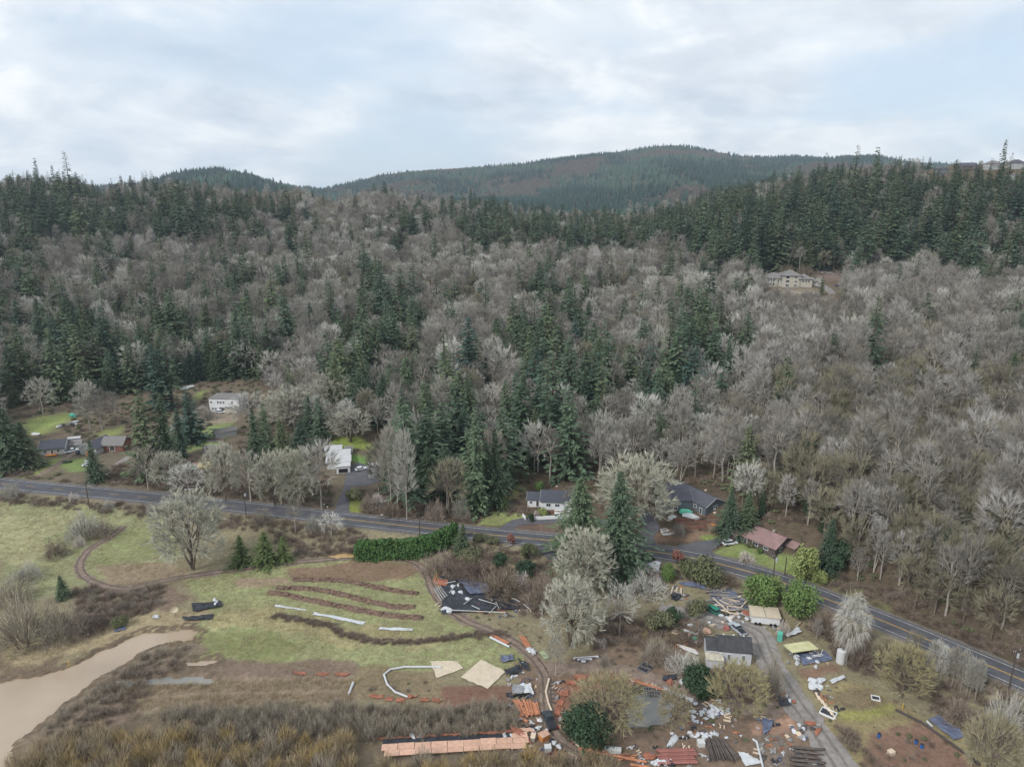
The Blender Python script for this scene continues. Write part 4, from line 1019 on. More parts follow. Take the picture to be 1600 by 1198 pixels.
HAND = [
    # field by the track
    ('fluffy', 302, 890, 768, 58, 'large lichen-grey oak by the dirt track below the road'),
    ('cedar', 378, 884, 838, 20, 'single yellow-green cedar shrub beside the big field oak'),
    ('cedar', 418, 880, 831, 25, 'widest yellow-green cedar shrub beside the track'),
    ('cedar', 443, 876, 838, 16, 'small yellow-green cedar shrub at the end of the cedar row'),
    ('shrub', 133, 838, 796, 28, 'large silvery bare shrub inside the bend of the track'),
    ('brown', 158, 838, 812, 22, 'brown bramble mound leaning on the silvery shrub'),
    ('blossom', 125, 853, 833, 9, 'small pink-white blossoming shrub beside the track bend'),
    ('brown', 88, 869, 840, 18, 'round brown bare shrub alone in the green meadow'),
    ('shrub', 42, 905, 878, 26, 'grey bare shrub at the meadow edge above the willows'),
    ('greyshrub', 18, 940, 898, 32, 'tangled grey shrub on the meadow edge'),
    ('greyshrub', 40, 1005, 920, 48, 'large grey tangled willow by the muddy water'),
    ('greyshrub', 98, 1000, 930, 34, 'grey willow clump beside the small fir'),
    ('brown', 130, 992, 955, 22, 'brown thicket between the willows and the straw bank'),
    ('spruce', 99, 936, 898, 13, 'small dark spruce standing in the meadow corner'),
    ('brown', 150, 985, 955, 20, 'brown bramble clump on the straw bank above the water'),
    ('olive', 188, 978, 960, 12, 'tan rounded bush on the straw bank'),
    ('shrub', 20, 778, 748, 13, 'pinkish bare shrub on the road verge'),
    ('blossom', 115, 783, 767, 8, 'white blossoming bush on the road verge'),
    # verge of the road
    ('shrub', 410, 818, 791, 16, 'pale lichen bush on the verge by the transformer pole'),
    ('maple', 462, 832, 782, 14, 'slender pale bare tree on the verge above the cedars'),
    ('shrub', 490, 828, 800, 14, 'pale bush between two verge trees'),
    ('maple', 518, 838, 804, 18, 'low wide pale bare tree on the verge near the driveway mouth'),
    ('shrub', 170, 795, 779, 10, 'small pale bush on the bramble verge'),
    ('shrub', 240, 803, 782, 12, 'pale bush in the brambles beside the big oak'),
    ('spruce', 722, 862, 819, 14, 'tall dark green conifer at the end of the hedge'),
    ('brown', 683, 895, 858, 26, 'brown bare bush below the hedge end'),
    ('olive', 738, 874, 855, 20, 'spreading green bush beside the hedge end'),
    ('dark', 783, 882, 865, 13, 'rounded dark evergreen bush below the parking bay'),
    ('dark', 822, 897, 877, 18, 'wide dark evergreen bush above the black liner'),
    ('rust', 798, 851, 835, 7, 'small rusty-leaved bush by the road edge'),
    ('olive', 750, 847, 833, 12, 'grey-green bush on the road edge opposite the lawn'),
    ('olive', 770, 850, 837, 11, 'dark olive bush on the road edge near the timber rail'),
    ('olive', 826, 873, 847, 14, 'grey-green rounded bush beside the parking bay'),
    ('brown', 735, 905, 868, 34, 'wide brown bare thicket above the black liner'),
    ('brown', 782, 930, 882, 36, 'tall brown thicket at the liner edge'),
    ('blossom', 814, 917, 890, 16, 'pale blossoming bush among the brown thickets'),
    ('brown', 846, 945, 886, 28, 'dark brown thicket between liner and oaks'),
    ('spruce', 908, 868, 750, 44, 'shorter of two dark spruces beside the road, behind the pale oak'),
    ('spruce', 964, 898, 740, 46, 'tallest dark spruce beside the road'),
    ('fluffy', 992, 824, 711, 66, 'huge pale lichen-covered oak beside the dark slate-roofed house'),
    ('fluffy', 912, 935, 826, 50, 'pale oak in front of the roadside conifers'),
    ('fluffy', 892, 1010, 905, 52, 'grey oak at the head of the muddy yard'),
    ('maple', 968, 992, 903, 32, 'brown-grey bare tree between grey oak and gravel lane'),
    ('dark', 948, 900, 880, 16, 'dark laurel bush under the pale oak'),
    ('shrub', 1005, 930, 888, 34, 'pale bare bush in front of the white-covered shed'),
    ('blossom', 1018, 905, 882, 20, 'pale pink blossoming bush beside the white-covered shed'),
    ('olive', 1030, 986, 955, 22, 'grey-green bush beside the gravel lane'),
    ('dark', 1052, 972, 950, 14, 'rounded green bush by the gravel lane'),
    ('dark', 1021, 978, 960, 8, 'small dark conical bush by the lane'),
    ('olive', 1090, 962, 936, 18, 'olive bush beside the green van'),
    ('shrub', 1078, 960, 930, 14, 'pale thin bush behind the green van'),
    ('dark', 1010, 880, 866, 13, 'rounded dark evergreen bush by the road, near the white-covered shed'),
    ('rust', 1058, 880, 861, 11, 'red-brown leaved bush on the road verge'),
    ('bright', 1044, 908, 880, 11, 'upright bright green bush below the road'),
    ('olive', 1072, 900, 872, 16, 'grey-green bush next to the red-brown bush'),
    ('olive', 1105, 912, 868, 26, 'large olive-brown bush on the road verge above the debris'),
    ('brown', 1133, 914, 890, 20, 'brown bush between the olive bush and the bright green shrubs'),
    ('bright', 1187, 946, 896, 28, 'large bright green shrub behind the pale canopy'),
    ('bright', 1248, 966, 911, 28, 'large dome-shaped bright green shrub beside the road'),
    ('yellowleaf', 1213, 932, 902, 14, 'yellow-green shrub between two large green shrubs'),
    ('yellowleaf', 1256, 908, 855, 22, 'tall yellow-green shrub at the end of the brown-roofed house lawn'),
    ('yellowleaf', 1280, 912, 890, 11, 'small yellow-green shrub at the roadside'),
    ('spruce', 1292, 890, 812, 20, 'dark cedar behind the yellow-green shrub'),
    ('dark', 1312, 890, 848, 22, 'broad dark evergreen at the foot of the slope'),
    ('spruce', 1140, 836, 766, 20, 'dark green cedar between terraced walls and its twin'),
    ('spruce', 1165, 830, 768, 19, 'dark green cedar against the brown-roofed house garage'),
    ('blossom', 1165, 878, 858, 13, 'spreading pale-flowered bush on the brown-roofed house lawn'),
    ('olive', 1172, 856, 846, 6, 'small round foundation bush by the porch'),
    ('bright', 1187, 864, 855, 5, 'small lime-green bush against the brown-roofed house'),
    ('shrub', 1062, 838, 812, 11, 'thin yellowish bush by the terraced walls'),
    ('blossom', 1222, 992, 965, 10, 'thin drooping bush beside the turquoise toilet cabin'),
    # yard and pond
    ('willow', 948, 1140, 1060, 58, 'large tan willow spreading over the grey pond'),
    ('bigdark', 915, 1168, 1108, 40, 'large dark evergreen bush beside the pond'),
    ('willow', 1052, 1142, 1078, 26, 'grey willow on the far bank of the pond'),
    ('willow', 1150, 1118, 1040, 48, 'tan tangled willow below the derelict cottage'),
    ('greyshrub', 1205, 1085, 1012, 20, 'grey bare bush along the gravel drive'),
    ('greyshrub', 1030, 1030, 998, 34, 'grey thicket between derelict cottage and dirt track'),
    ('shrub', 1068, 1050, 1015, 26, 'grey thicket touching the derelict cottage'),
    ('dark', 1090, 1080, 1042, 28, 'dark evergreen bush below the derelict cottage'),
    ('dark', 1115, 1080, 1058, 18, 'low dark evergreen bush by the yard track'),
    ('maple', 868, 1055, 985, 20, 'slim tan bare tree at the track junction'),
    ('blossom', 940, 1010, 995, 9, 'small pink blossoming bush in the yard'),
    ('shrub', 945, 1040, 1018, 11, 'pale thin bush at the track junction'),
    ('maple', 1090, 1000, 965, 14, 'pale bare tree beside the gravel lane and derelict cottage'),
    # along the road, lower right
    ('weeper', 1322, 1040, 930, 22, 'tall white-stemmed drooping tree above the white tank'),
    ('brown', 1290, 990, 945, 28, 'dark brown thicket between green shrubs and drooping white tree'),
    ('alder', 1275, 1000, 958, 8, 'thin white-stemmed tree in the brown thicket'),
    ('brown', 1345, 1040, 990, 24, 'brown thicket between drooping white tree and tan willow'),
    ('willow', 1408, 1090, 1010, 42, 'large yellow-tan willow below the road'),
    ('willow', 1380, 1050, 998, 22, 'smaller tan willow behind the yellow-tan one'),
    ('mossy', 1425, 1035, 990, 16, 'pale mossy tree at the road edge'),
    ('weeper', 1523, 1088, 1030, 8, 'lone white-barked sapling below the road'),
    ('shrub', 1568, 1145, 1072, 26, 'grey bush below the roadside pole'),
    ('willow', 1545, 1215, 1122, 46, 'pale yellow willow by the blue tarpaulin'),
    ('brown', 1500, 1130, 1090, 26, 'dark brown thicket beside the pale yellow willow'),
    # left houses
    ('spruce', 18, 735, 628, 34, 'big dark spruce beside the grey cottage'),
    ('spruce', 44, 728, 660, 26, 'smaller dark spruce between the big spruce and the grey cottage'),
    ('fir', -18, 720, 610, 40, 'dark fir at the edge of the cottage garden'),
    ('maple', 68, 650, 588, 20, 'pale maple with bare trunk on the far lawn'),
    ('poplar', 142, 672, 596, 18, 'tall white-stemmed tree between far lawn and cottage'),
    ('alder', 160, 672, 610, 14, 'thin white tree next to the tall white-stemmed one'),
    ('alder', 178, 660, 600, 12, 'thin white tree at the forest edge by the small lawn'),
    ('spruce', 150, 752, 688, 16, 'dark conifer in front of the blue-grey roofed house'),
    ('fir', 232, 748, 592, 30, 'tall fir beside the gravel driveway'),
    ('spruce', 262, 742, 618, 26, 'dense spruce beside the tall driveway fir'),
    ('spruce', 282, 716, 640, 18, 'short spruce beside the raised-bed lawn'),
    ('fir', 300, 690, 608, 26, 'loose-branched fir between gravel driveway and white two-storey house'),
    ('fir', 252, 640, 540, 26, 'tall pair fir behind the gravel driveway'),
    ('oldfir', 270, 636, 528, 24, 'tallest slim fir behind the gravel driveway'),
    ('shrub', 325, 655, 632, 14, 'rounded bare shrub in front of the white two-storey house'),
    ('maple', 392, 670, 615, 30, 'pale tan crowned tree beside the white two-storey house'),
    ('maple', 232, 764, 700, 22, 'bare grey tree at the foot of the gravel driveway'),
    ('oak', 268, 770, 706, 28, 'lichen-grey oak between gravel driveway and cream trailer'),
    ('maple', 296, 776, 715, 27, 'bare tree by the road in front of the cream trailer'),
    ('fluffy', 352, 782, 690, 30, 'tall pale oak by the road beyond the cream trailer'),
    ('maple', 392, 784, 698, 32, 'bare tree by the road with broken crown'),
    ('spruce', 402, 730, 640, 20, 'dark conifer among the pale roadside trees'),
    ('fir', 415, 700, 630, 18, 'dark fir behind the pale roadside trees'),
    ('fluffy', 430, 790, 704, 34, 'pale tree by the road, middle of the roadside clump'),
    ('fluffy', 468, 794, 698, 36, 'dense pale tree by the road near the mailboxes'),
    ('maple', 503, 796, 700, 34, 'pale tree by the road beside the paved driveway'),
    ('spruce', 445, 740, 655, 24, 'dark green conifer behind the mailbox trees'),
    ('spruce', 470, 712, 660, 22, 'dark green conifer beside the white-roofed house'),
    ('fluffy', 455, 668, 604, 44, 'wide pale lichen tree behind the roadside clump'),
    ('fluffy', 521, 662, 584, 38, 'round pale lichen maple behind the white-roofed house'),
    ('oak', 548, 690, 640, 34, 'low wide pale tree beyond the back lawn'),
    ('poplar', 592, 770, 690, 18, 'pale bare poplar beside the garden shed'),
    ('poplar', 612, 790, 668, 16, 'tall pale poplar beside the wooded strip'),
    ('poplar', 636, 812, 672, 16, 'tallest pale poplar, at the road end of the wooded strip'),
    ('dark', 598, 752, 738, 12, 'green hedge bush beside the garden shed'),
    ('olive', 552, 782, 764, 14, 'rounded olive bush at the driveway side'),
    ('blossom', 590, 790, 768, 16, 'pinkish pale bush above the road'),
    ('brown', 575, 795, 770, 14, 'brown bush above the road beside the olive one'),
    ('brown', 610, 806, 780, 16, 'brown bramble bush above the road'),
    ('mossy', 702, 806, 720, 30, 'olive-tan round tree by the road'),
    ('brown', 682, 812, 775, 16, 'grey-brown bush under the olive-tan tree'),
    ('shrub', 722, 808, 768, 14, 'grey bush between olive-tan tree and roadside lawn'),
    ('spruce', 775, 790, 672, 22, 'tall spruce beside the lawn of the small white house'),
    ('fir', 745, 800, 640, 26, 'tall fir between olive-tan tree and roadside lawn'),
    ('cedar', 788, 795, 765, 9, 'short rounded conifer beside the slope lawn'),
    ('bright', 843, 768, 751, 8, 'bright green bush behind the small white house'),
    ('yellowleaf', 847, 806, 793, 9, 'variegated yellow bush in front of the small white house'),
    ('blossom', 838, 806, 796, 5, 'small cream bush in front of the small white house'),
    ('dark', 829, 814, 802, 6, 'clipped dark bush at the white garden wall'),
    ('maple', 893, 800, 762, 14, 'pale thin tree at the gable of the small white house'),
    ('oldfir', 115, 330, 239, 12, 'tallest lone fir standing above the ridge line'),
    ('fir', 20, 328, 251, 11, 'sparse brown-green fir on the ridge line'),
    ('fir', 66, 326, 249, 11, 'tall fir in the ridge cluster beside the tallest lone fir'),
    ('fir', 92, 328, 260, 10, 'shorter fir in the ridge cluster beside the tallest lone fir'),
    ('fir', 1362, 330, 232, 16, 'tall fir on the skyline above the mansion'),
    ('fir', 1415, 330, 231, 16, 'broad fir on the skyline near the hilltop houses'),
    ('fir', 1558, 320, 221, 11, 'spire-topped fir between the hilltop houses'),
    ('oldfir', 1328, 335, 229, 15, 'ragged fir on the skyline above the mansion'),
    ('fir', 1488, 300, 250, 13, 'fir in front of the blue-grey hilltop house'),
    ('fir', 1524, 300, 246, 14, 'fir in front of the wide-gabled hilltop house'),
    ('fir', 1540, 305, 252, 14, 'shorter fir in front of the wide-gabled hilltop house'),
    ('fir', 1572, 300, 247, 13, 'fir in front of the grey hip-roofed hilltop house'),
    ('fir', 1597, 300, 240, 13, 'fir beyond the grey hip-roofed hilltop house'),
    ('fir', 1505, 310, 256, 14, 'low broad fir below the wide-gabled hilltop house'),
    ('shrub', 1205, 468, 452, 10, 'bare shrub below the mansion pillars'),
    ('shrub', 1240, 470, 455, 10, 'bare shrub below the mansion terrace wall'),
    ('olive', 1262, 466, 456, 8, 'olive shrub below the mansion terrace'),
    ('brown', 1228, 432, 410, 14, 'brown bare thicket behind the mansion'),
    ('brown', 1258, 430, 412, 12, 'brown bare thicket behind the mansion garage'),
    ('cedar', 1283, 462, 432, 6, 'upright green shrub on the mansion drive'),
]
for kd, px, pb, pt, hw, lb in HAND:
    p = G1(px, pb); H = max(0.8, height_for(p, pt)); w = max(0.5, hw * mpp(p))
    v = random.randrange(len(KINDS[kd]))
    plant(kd, v, (p[0], p[1], p[2] - 0.1), w / BASER[kd] / 0.92, H / BASEH[kd] / 0.97, random.random() * 6.28, PNAME[kd][0], lb, PNAME[kd][1])
# clipped hedge of evergreen columns
hl = [(566, 872), (576, 872), (587, 872), (598, 871), (609, 871), (620, 870), (631, 870), (641, 869), (651, 868), (661, 866), (671, 863), (681, 859), (690, 855), (699, 850), (708, 845)]
for k, (px, py) in enumerate(hl):
    p = G1(px, py); H = height_for(p, py - 29 - 3 * random.random())
    plant('hedge', k, (p[0], p[1], p[2] - 0.1), 1.25 + 0.15 * random.random(), H / 5, random.random() * 6.28, 'hedge_shrub', 'green column in the clipped evergreen hedge below the road', 'hedge', 'columns of the clipped hedge')
# alder stems below the road
for k in range(9):
    p = G1(1452 + 9 * k + random.uniform(-3, 3), 1062 + 4.5 * k + random.uniform(-4, 4)); H = height_for(p, project(*p)[1] - 62 - random.uniform(0, 15))
    plant('poplar', 0, p, 0.42, H / 20, random.random() * 6.28, 'sapling', 'thin pale bare sapling in the row below the road', 'sapling', 'saplings below the road')

# ------------------------------------------------------------------ brush, reeds and grass that nobody could count
def fill(polys, sp, zoff=-0.1, jit=1.0, rag=10):
    out = []
    for P in polys:
        q = G([p[0] for p in P], [p[1] for p in P]); x0, y0 = q[:, :2].min(0); x1, y1 = q[:, :2].max(0)
        X, Y = np.meshgrid(np.arange(x0 - 3, x1 + 3, sp), np.arange(y0 - 3, y1 + 3, sp))
        X = X.ravel() + (rng.random(X.size) - .5) * sp * jit; Y = Y.ravel() + (rng.random(Y.size) - .5) * sp * jit
        Z = ground(X, Y); a, b, _ = project(X, Y, Z)
        m = inpoly(a + (fbm(X / 4, Y / 4, 2) - .5) * rag * 2, b + (fbm(X / 4 + 9, Y / 4, 2) - .5) * rag, P) & (poly_dist(X, Y, ROAD) > 5.9) & (Z > -0.3) & (poly_dist(X, Y, gw) > 3.5) & (poly_dist(X, Y, t1) > 1.6)
        out.append(np.column_stack([X[m], Y[m], Z[m] + zoff]))
    return np.concatenate(out)
def brush(name, label, cat, P, kinds, s0, s1):
    src = sum([[plant_joined(k, v) for v in range(len(KINDS[k]))] for k in kinds], [])
    n = len(P); scatter(name, label, cat, P, rng.random(n) * 6.28, s0 + (s1 - s0) * rng.random(n), rng.integers(0, len(src), n), src)
brush('bramble_thicket', 'brown bare brambles along the road banks and yard edges', 'brambles', fill([
    [(0, 768), (110, 780), (270, 797), (350, 803), (560, 828), (570, 846), (620, 858), (560, 866), (470, 872), (430, 838), (280, 815), (130, 797), (0, 784)],
    [(690, 845), (860, 872), (880, 950), (830, 970), (780, 940), (690, 900)], [(1255, 955), (1400, 1010), (1600, 1085), (1600, 1180), (1480, 1130), (1390, 1060), (1330, 1045), (1260, 985)],
    [(120, 925), (250, 915), (255, 945), (190, 970), (120, 980)], [(935, 965), (1100, 975), (1100, 1010), (1000, 1020), (920, 1010)], [(1000, 885), (1150, 900), (1150, 915), (1000, 915)],
    [(1290, 895), (1420, 935), (1600, 1010), (1600, 1045), (1400, 965), (1300, 925)], [(640, 770), (770, 780), (730, 820), (640, 812)], [(560, 768), (620, 780), (620, 806), (570, 802)],
    [(150, 740), (230, 715), (330, 740), (520, 760), (520, 790), (330, 772), (170, 758)], [(1050, 812), (1130, 812), (1120, 840), (1060, 835)], [(820, 770), (770, 790), (800, 810), (830, 800)],
    [(0, 735), (40, 735), (60, 748), (0, 748)], [(270, 1030), (200, 1050), (150, 1100), (100, 1145), (130, 1160), (200, 1110), (280, 1060)], [(1090, 1040), (1180, 1060), (1180, 1110), (1090, 1090)],
    [(1300, 1125), (1330, 1150), (1400, 1215), (1355, 1215), (1310, 1155)], [(1180, 330 + 130), (1330, 465), (1330, 480), (1190, 475)], [(1040, 742), (1140, 745), (1130, 760), (1040, 755)],
    ], 2.1), ['bramble'], 0.55, 1.35)
brush('hedgerow_brush', 'low brown hedgerow winding across the green field', 'hedgerow', np.concatenate([np.column_stack([q, ground(q[:, 0], q[:, 1])]) for q in [
    np.repeat(resample(pxline([(430, 962), (500, 975), (540, 990), (580, 1002), (650, 1003), (720, 995), (790, 990)]), 0.6)[0], 2, 0) + rng.normal(size=(2 * len(resample(pxline([(430, 962), (500, 975), (540, 990), (580, 1002), (650, 1003), (720, 995), (790, 990)]), 0.6)[0]), 2)) * 0.6]]), ['bramble'], 0.35, 0.7)
brush('scrub_thicket', 'grey-brown scrub hedge between the reed bed and the long timber beds', 'brush', fill([
    [(255, 1114), (500, 1106), (805, 1106), (815, 1148), (590, 1156), (300, 1156), (255, 1140)]], 1.8, rag=4), ['greybrush'], 0.45, 0.95)
brush('willow_thicket', 'tall golden-brown willow brush along the lower edge of the field', 'brush', fill([
    [(0, 1240), (20, 1195), (120, 1150), (260, 1150), (560, 1165), (588, 1250)], [(590, 1192), (700, 1195), (860, 1180), (960, 1200), (960, 1260), (590, 1260)],
    ], 2.3, rag=6), ['tallbrush'], 0.5, 1.25)
brush('bank_scrub', 'grey-mauve bare scrub along the bank of the muddy water', 'brush', fill([[(60, 1150), (100, 1112), (150, 1072), (205, 1034), (255, 1012), (300, 1005), (285, 1030), (225, 1062), (180, 1100), (110, 1160)], [(120, 925), (255, 918), (250, 950), (130, 985)]], 2.4, rag=8), ['greybrush'], 0.35, 0.7)
# planting rows of dug earth: one long mound each
EARTH = mat('dug_earth', S(112, 92, 80), rough=0.95, var=0.3, scale=1.5, detail=8, bump=0.6)
for k, rowp in enumerate([[(420, 926), (450, 930), (520, 945), (600, 960), (662, 966)], [(432, 918), (500, 922), (560, 935), (610, 947), (652, 948)], [(458, 905), (530, 907), (590, 918), (654, 928)]]):
    Lp, _ = resample(pxline(rowp), 0.7); d = np.gradient(Lp, axis=0); d /= np.linalg.norm(d, axis=1)[:, None]; nr = np.stack([-d[:, 1], d[:, 0]], 1)
    V = []; nw = 9
    for i in range(len(Lp)):
        for j in range(nw):
            f = j / (nw - 1) * 2 - 1; q = Lp[i] + nr[i] * f * 1.05 + rng.normal(size=2) * 0.24
            V.append((q[0], q[1], gz(q[0], q[1]) + (1 - f * f) * (0.3 + 0.75 * random.random()) - 0.06 + 0.1 * random.random()))
    F = [(i * nw + j, i * nw + j + 1, (i + 1) * nw + j + 1, (i + 1) * nw + j) for i in range(len(Lp) - 1) for j in range(nw - 1)]
    me = bpy.data.meshes.new('earth_row'); me.from_pydata(V, [], [f[::-1] for f in F]); me.materials.append(EARTH); me.update()
    tag(link(bpy.data.objects.new('earth_row', me)), ['long dug earth row next to the straw-covered strip', 'middle one of three dug earth rows in the field', 'dug earth row next to the brown soil heap'][k], 'earth row', 'dug planting rows')
def tuft(seed, n, H, W, R, m):
    g = np.random.default_rng(seed); a = g.random(n) * 6.28; r = R * np.sqrt(g.random(n))
    P = np.stack([np.cos(a) * r, np.sin(a) * r, np.zeros(n)], 1); D = np.stack([np.cos(a) * 0.5, np.sin(a) * 0.5, np.ones(n)], 1) + g.normal(size=(n, 3)) * 0.35
    V, T = blades(P, D, H * (0.5 + g.random(n)), W, g)
    return bpy.data.objects.new('source_tuft_%d' % seed, tri_mesh('tuft', V, T, [m]))
tg = [tuft(s, 26, 0.28, 0.09, 0.55, GREENG) for s in (1, 2)]; td = [tuft(s, 26, 0.42, 0.08, 0.6, DRY) for s in (3, 4)]; tr_ = [tuft(s, 30, 0.95, 0.07, 0.6, DRY) for s in (5, 6)]
def tufts(name, label, P, src, s0, s1):
    n = len(P); scatter(name, label, 'grass', P, rng.random(n) * 6.28, s0 + (s1 - s0) * rng.random(n), rng.integers(0, len(src), n), src)
MEADOW = [[(0, 775), (110, 788), (262, 808), (285, 850), (285, 872), (230, 885), (135, 905), (60, 935), (0, 925)], [(280, 905), (420, 880), (560, 872), (690, 880), (700, 955), (820, 1005), (840, 1050), (680, 1045), (560, 1048), (300, 1032), (255, 1020), (330, 960)]]
gp = fill(MEADOW, 0.95); gp = gp[rng.random(len(gp)) < 0.4 + 0.5 * (fbm(gp[:, 0] / 5, gp[:, 1] / 5, 3) > 0.5)]
tufts('meadow_grass', 'short green and straw grass of the meadow', gp, tg + td, 0.5, 1.35)
dp = fill([[(0, 1000), (120, 995), (200, 960), (330, 950), (300, 985), (200, 995), (110, 1040), (0, 1062)], [(300, 950), (440, 950), (560, 978), (690, 985), (700, 1000), (540, 1000), (330, 972)], [(150, 880), (300, 880), (280, 915), (170, 915)], [(560, 1045), (690, 1050), (690, 1075), (570, 1095)], [(1255, 1060), (1330, 1060), (1430, 1110), (1450, 1140), (1340, 1160), (1290, 1130)], [(650, 960), (830, 970), (860, 1000), (780, 985), (700, 975)]], 1.1)
tufts('dry_grass', 'straw-coloured dead grass on banks and edges of the field', dp, td, 0.5, 1.2)
ep = fill([[(0, 1056), (60, 1050), (120, 1028), (175, 996), (240, 982), (320, 974), (326, 984), (300, 981), (230, 990), (170, 1006), (110, 1039), (30, 1065), (0, 1070)], [(20, 1195), (60, 1140), (110, 1100), (160, 1062), (215, 1026), (300, 1000), (320, 990), (318, 1006), (230, 1036), (170, 1076), (110, 1124), (50, 1190)]], 1.3, rag=8)
tufts('bank_reeds', 'dead reeds along the banks of the muddy water', ep[rng.random(len(ep)) < 0.55], tr_ + td, 0.4, 0.9)
rp = fill([[(200, 1076), (300, 1064), (560, 1060), (550, 1076), (300, 1082), (215, 1090)], [(215, 1094), (300, 1086), (550, 1080), (555, 1098), (300, 1104), (180, 1112)]], 0.8, rag=4)
tufts('reed_bed', 'rows of dead tan reeds in the wet ground', rp, tr_, 0.5, 1.1)

# undergrowth that covers the forest floor where it shows
UNDER = [[(0, 640), (110, 630), (270, 604), (400, 596), (430, 650), (490, 690), (600, 690), (615, 800), (420, 785), (0, 745)], [(640, 700), (1000, 700), (1000, 800), (900, 790), (820, 750), (780, 800), (640, 812)], [(1000, 700), (1600, 700), (1600, 1030), (1300, 905), (1240, 868), (1130, 800), (1040, 755)], [(1180, 405), (1350, 405), (1350, 480), (1180, 480)]]
up_ = fill(UNDER, 3.4)
ua, ub, _ = project(up_[:, 0], up_[:, 1], up_[:, 2])
ok = rng.random(len(up_)) < 0.75
for x0, y0, x1, y1 in PROTECT: ok &= ~((ua > x0 - 2) & (ua < x1 + 2) & (ub > y0 + 6) & (ub < y1 + 8))
for P, c, rag in REG:
    if c[1] > c[0] * 1.1 and P[0][1] < 910: ok &= ~inpoly(ua, ub, P)
up_ = up_[ok]
KINDS['fern'] = [(lambda s=s: leafy(s, 0.9, 1.3, 160, 0.26, 6), BARK_D, LEAF_O) for s in (141, 142)]
us = [plant_joined('bramble', v) for v in range(3)] + [plant_joined('fern', v) for v in range(2)]
scatter('undergrowth', 'low brown and green undergrowth on the forest floor', 'undergrowth', up_, rng.random(len(up_)) * 6.28, 0.5 + 0.9 * rng.random(len(up_)), np.where(rng.random(len(up_)) < 0.62, rng.integers(0, 3, len(up_)), rng.integers(3, 5, len(up_))), us)
yp = fill([[(930, 960), (1100, 960), (1100, 1010), (1060, 1050), (960, 1040), (900, 1010)], [(980, 1040), (1180, 1060), (1240, 1110), (1180, 1160), (1000, 1150), (880, 1140), (880, 1090)], [(1255, 1060), (1330, 1060), (1430, 1110), (1600, 1200), (1340, 1200), (1290, 1130)], [(690, 960), (830, 965), (860, 1010), (760, 990)], [(560, 1050), (690, 1060), (690, 1095), (560, 1095)], [(1320, 1040), (1400, 1070), (1600, 1180), (1600, 1090), (1350, 1000)]], 2.3)
yp = yp[rng.random(len(yp)) < 0.38 * (fbm(yp[:, 0] / 6, yp[:, 1] / 6, 3) > 0.46) + 0.1]
yp = yp[(poly_dist(yp[:, 0], yp[:, 1], gw) > 3.4) & (poly_dist(yp[:, 0], yp[:, 1], t1) > 2.0)]
scatter('yard_weeds', 'low brown and straw weeds across the yard', 'weeds', yp, rng.random(len(yp)) * 6.28, 0.25 + 0.4 * rng.random(len(yp)), rng.integers(0, 5, len(yp)), us)

# ------------------------------------------------------------------ buildings
SHIN_D = mat('shingles_charcoal', S(74, 76, 84), rough=0.85, var=0.16, scale=1.2, detail=8)
SHIN_G = mat('shingles_grey', S(122, 118, 116), rough=0.85, var=0.14, scale=1.2, detail=8)
SHIN_B = mat('shingles_slate', S(82, 82, 90), rough=0.8, var=0.14, scale=1.2, detail=8)
SHIN_K = mat('shingles_black_old', S(68, 68, 70), rough=0.9, var=0.25, scale=0.9, detail=9)
ROOF_R = mat('metal_roof_rust_brown', S(144, 118, 114), rough=0.55, var=0.16, scale=0.5, detail=8)
ROOF_W = mat('white_membrane_roof', S(196, 196, 196), rough=0.7, var=0.07, scale=0.6)
WALL_W = mat('siding_white', S(214, 214, 214), rough=0.8, var=0.05, scale=0.8)
WALL_G = mat('siding_grey', S(166, 166, 164), rough=0.8, var=0.06, scale=0.8)
WALL_S = mat('siding_slate', S(98, 106, 112), rough=0.8, var=0.08, scale=0.8)
WALL_B = mat('siding_brown', S(92, 84, 80), rough=0.85, var=0.12, scale=0.8)
WALL_C = mat('stucco_cream', S(184, 178, 164), rough=0.85, var=0.07, scale=0.6)
WALL_O = mat('siding_old_white', S(188, 190, 194), rough=0.85, var=0.14, scale=1.2, detail=8)
TRIM = mat('trim_white', S(222, 222, 220), rough=0.7, var=0.04)
PANE = glass('window_glass'); DOORM = mat('door_dark', S(70, 66, 66), rough=0.6)
BRICKW = mat('retaining_timber_red', S(124, 88, 76), rough=0.9, var=0.2, scale=2)
DECKO = mat('deck_orange', S(196, 128, 70), rough=0.8, var=0.15, scale=2)
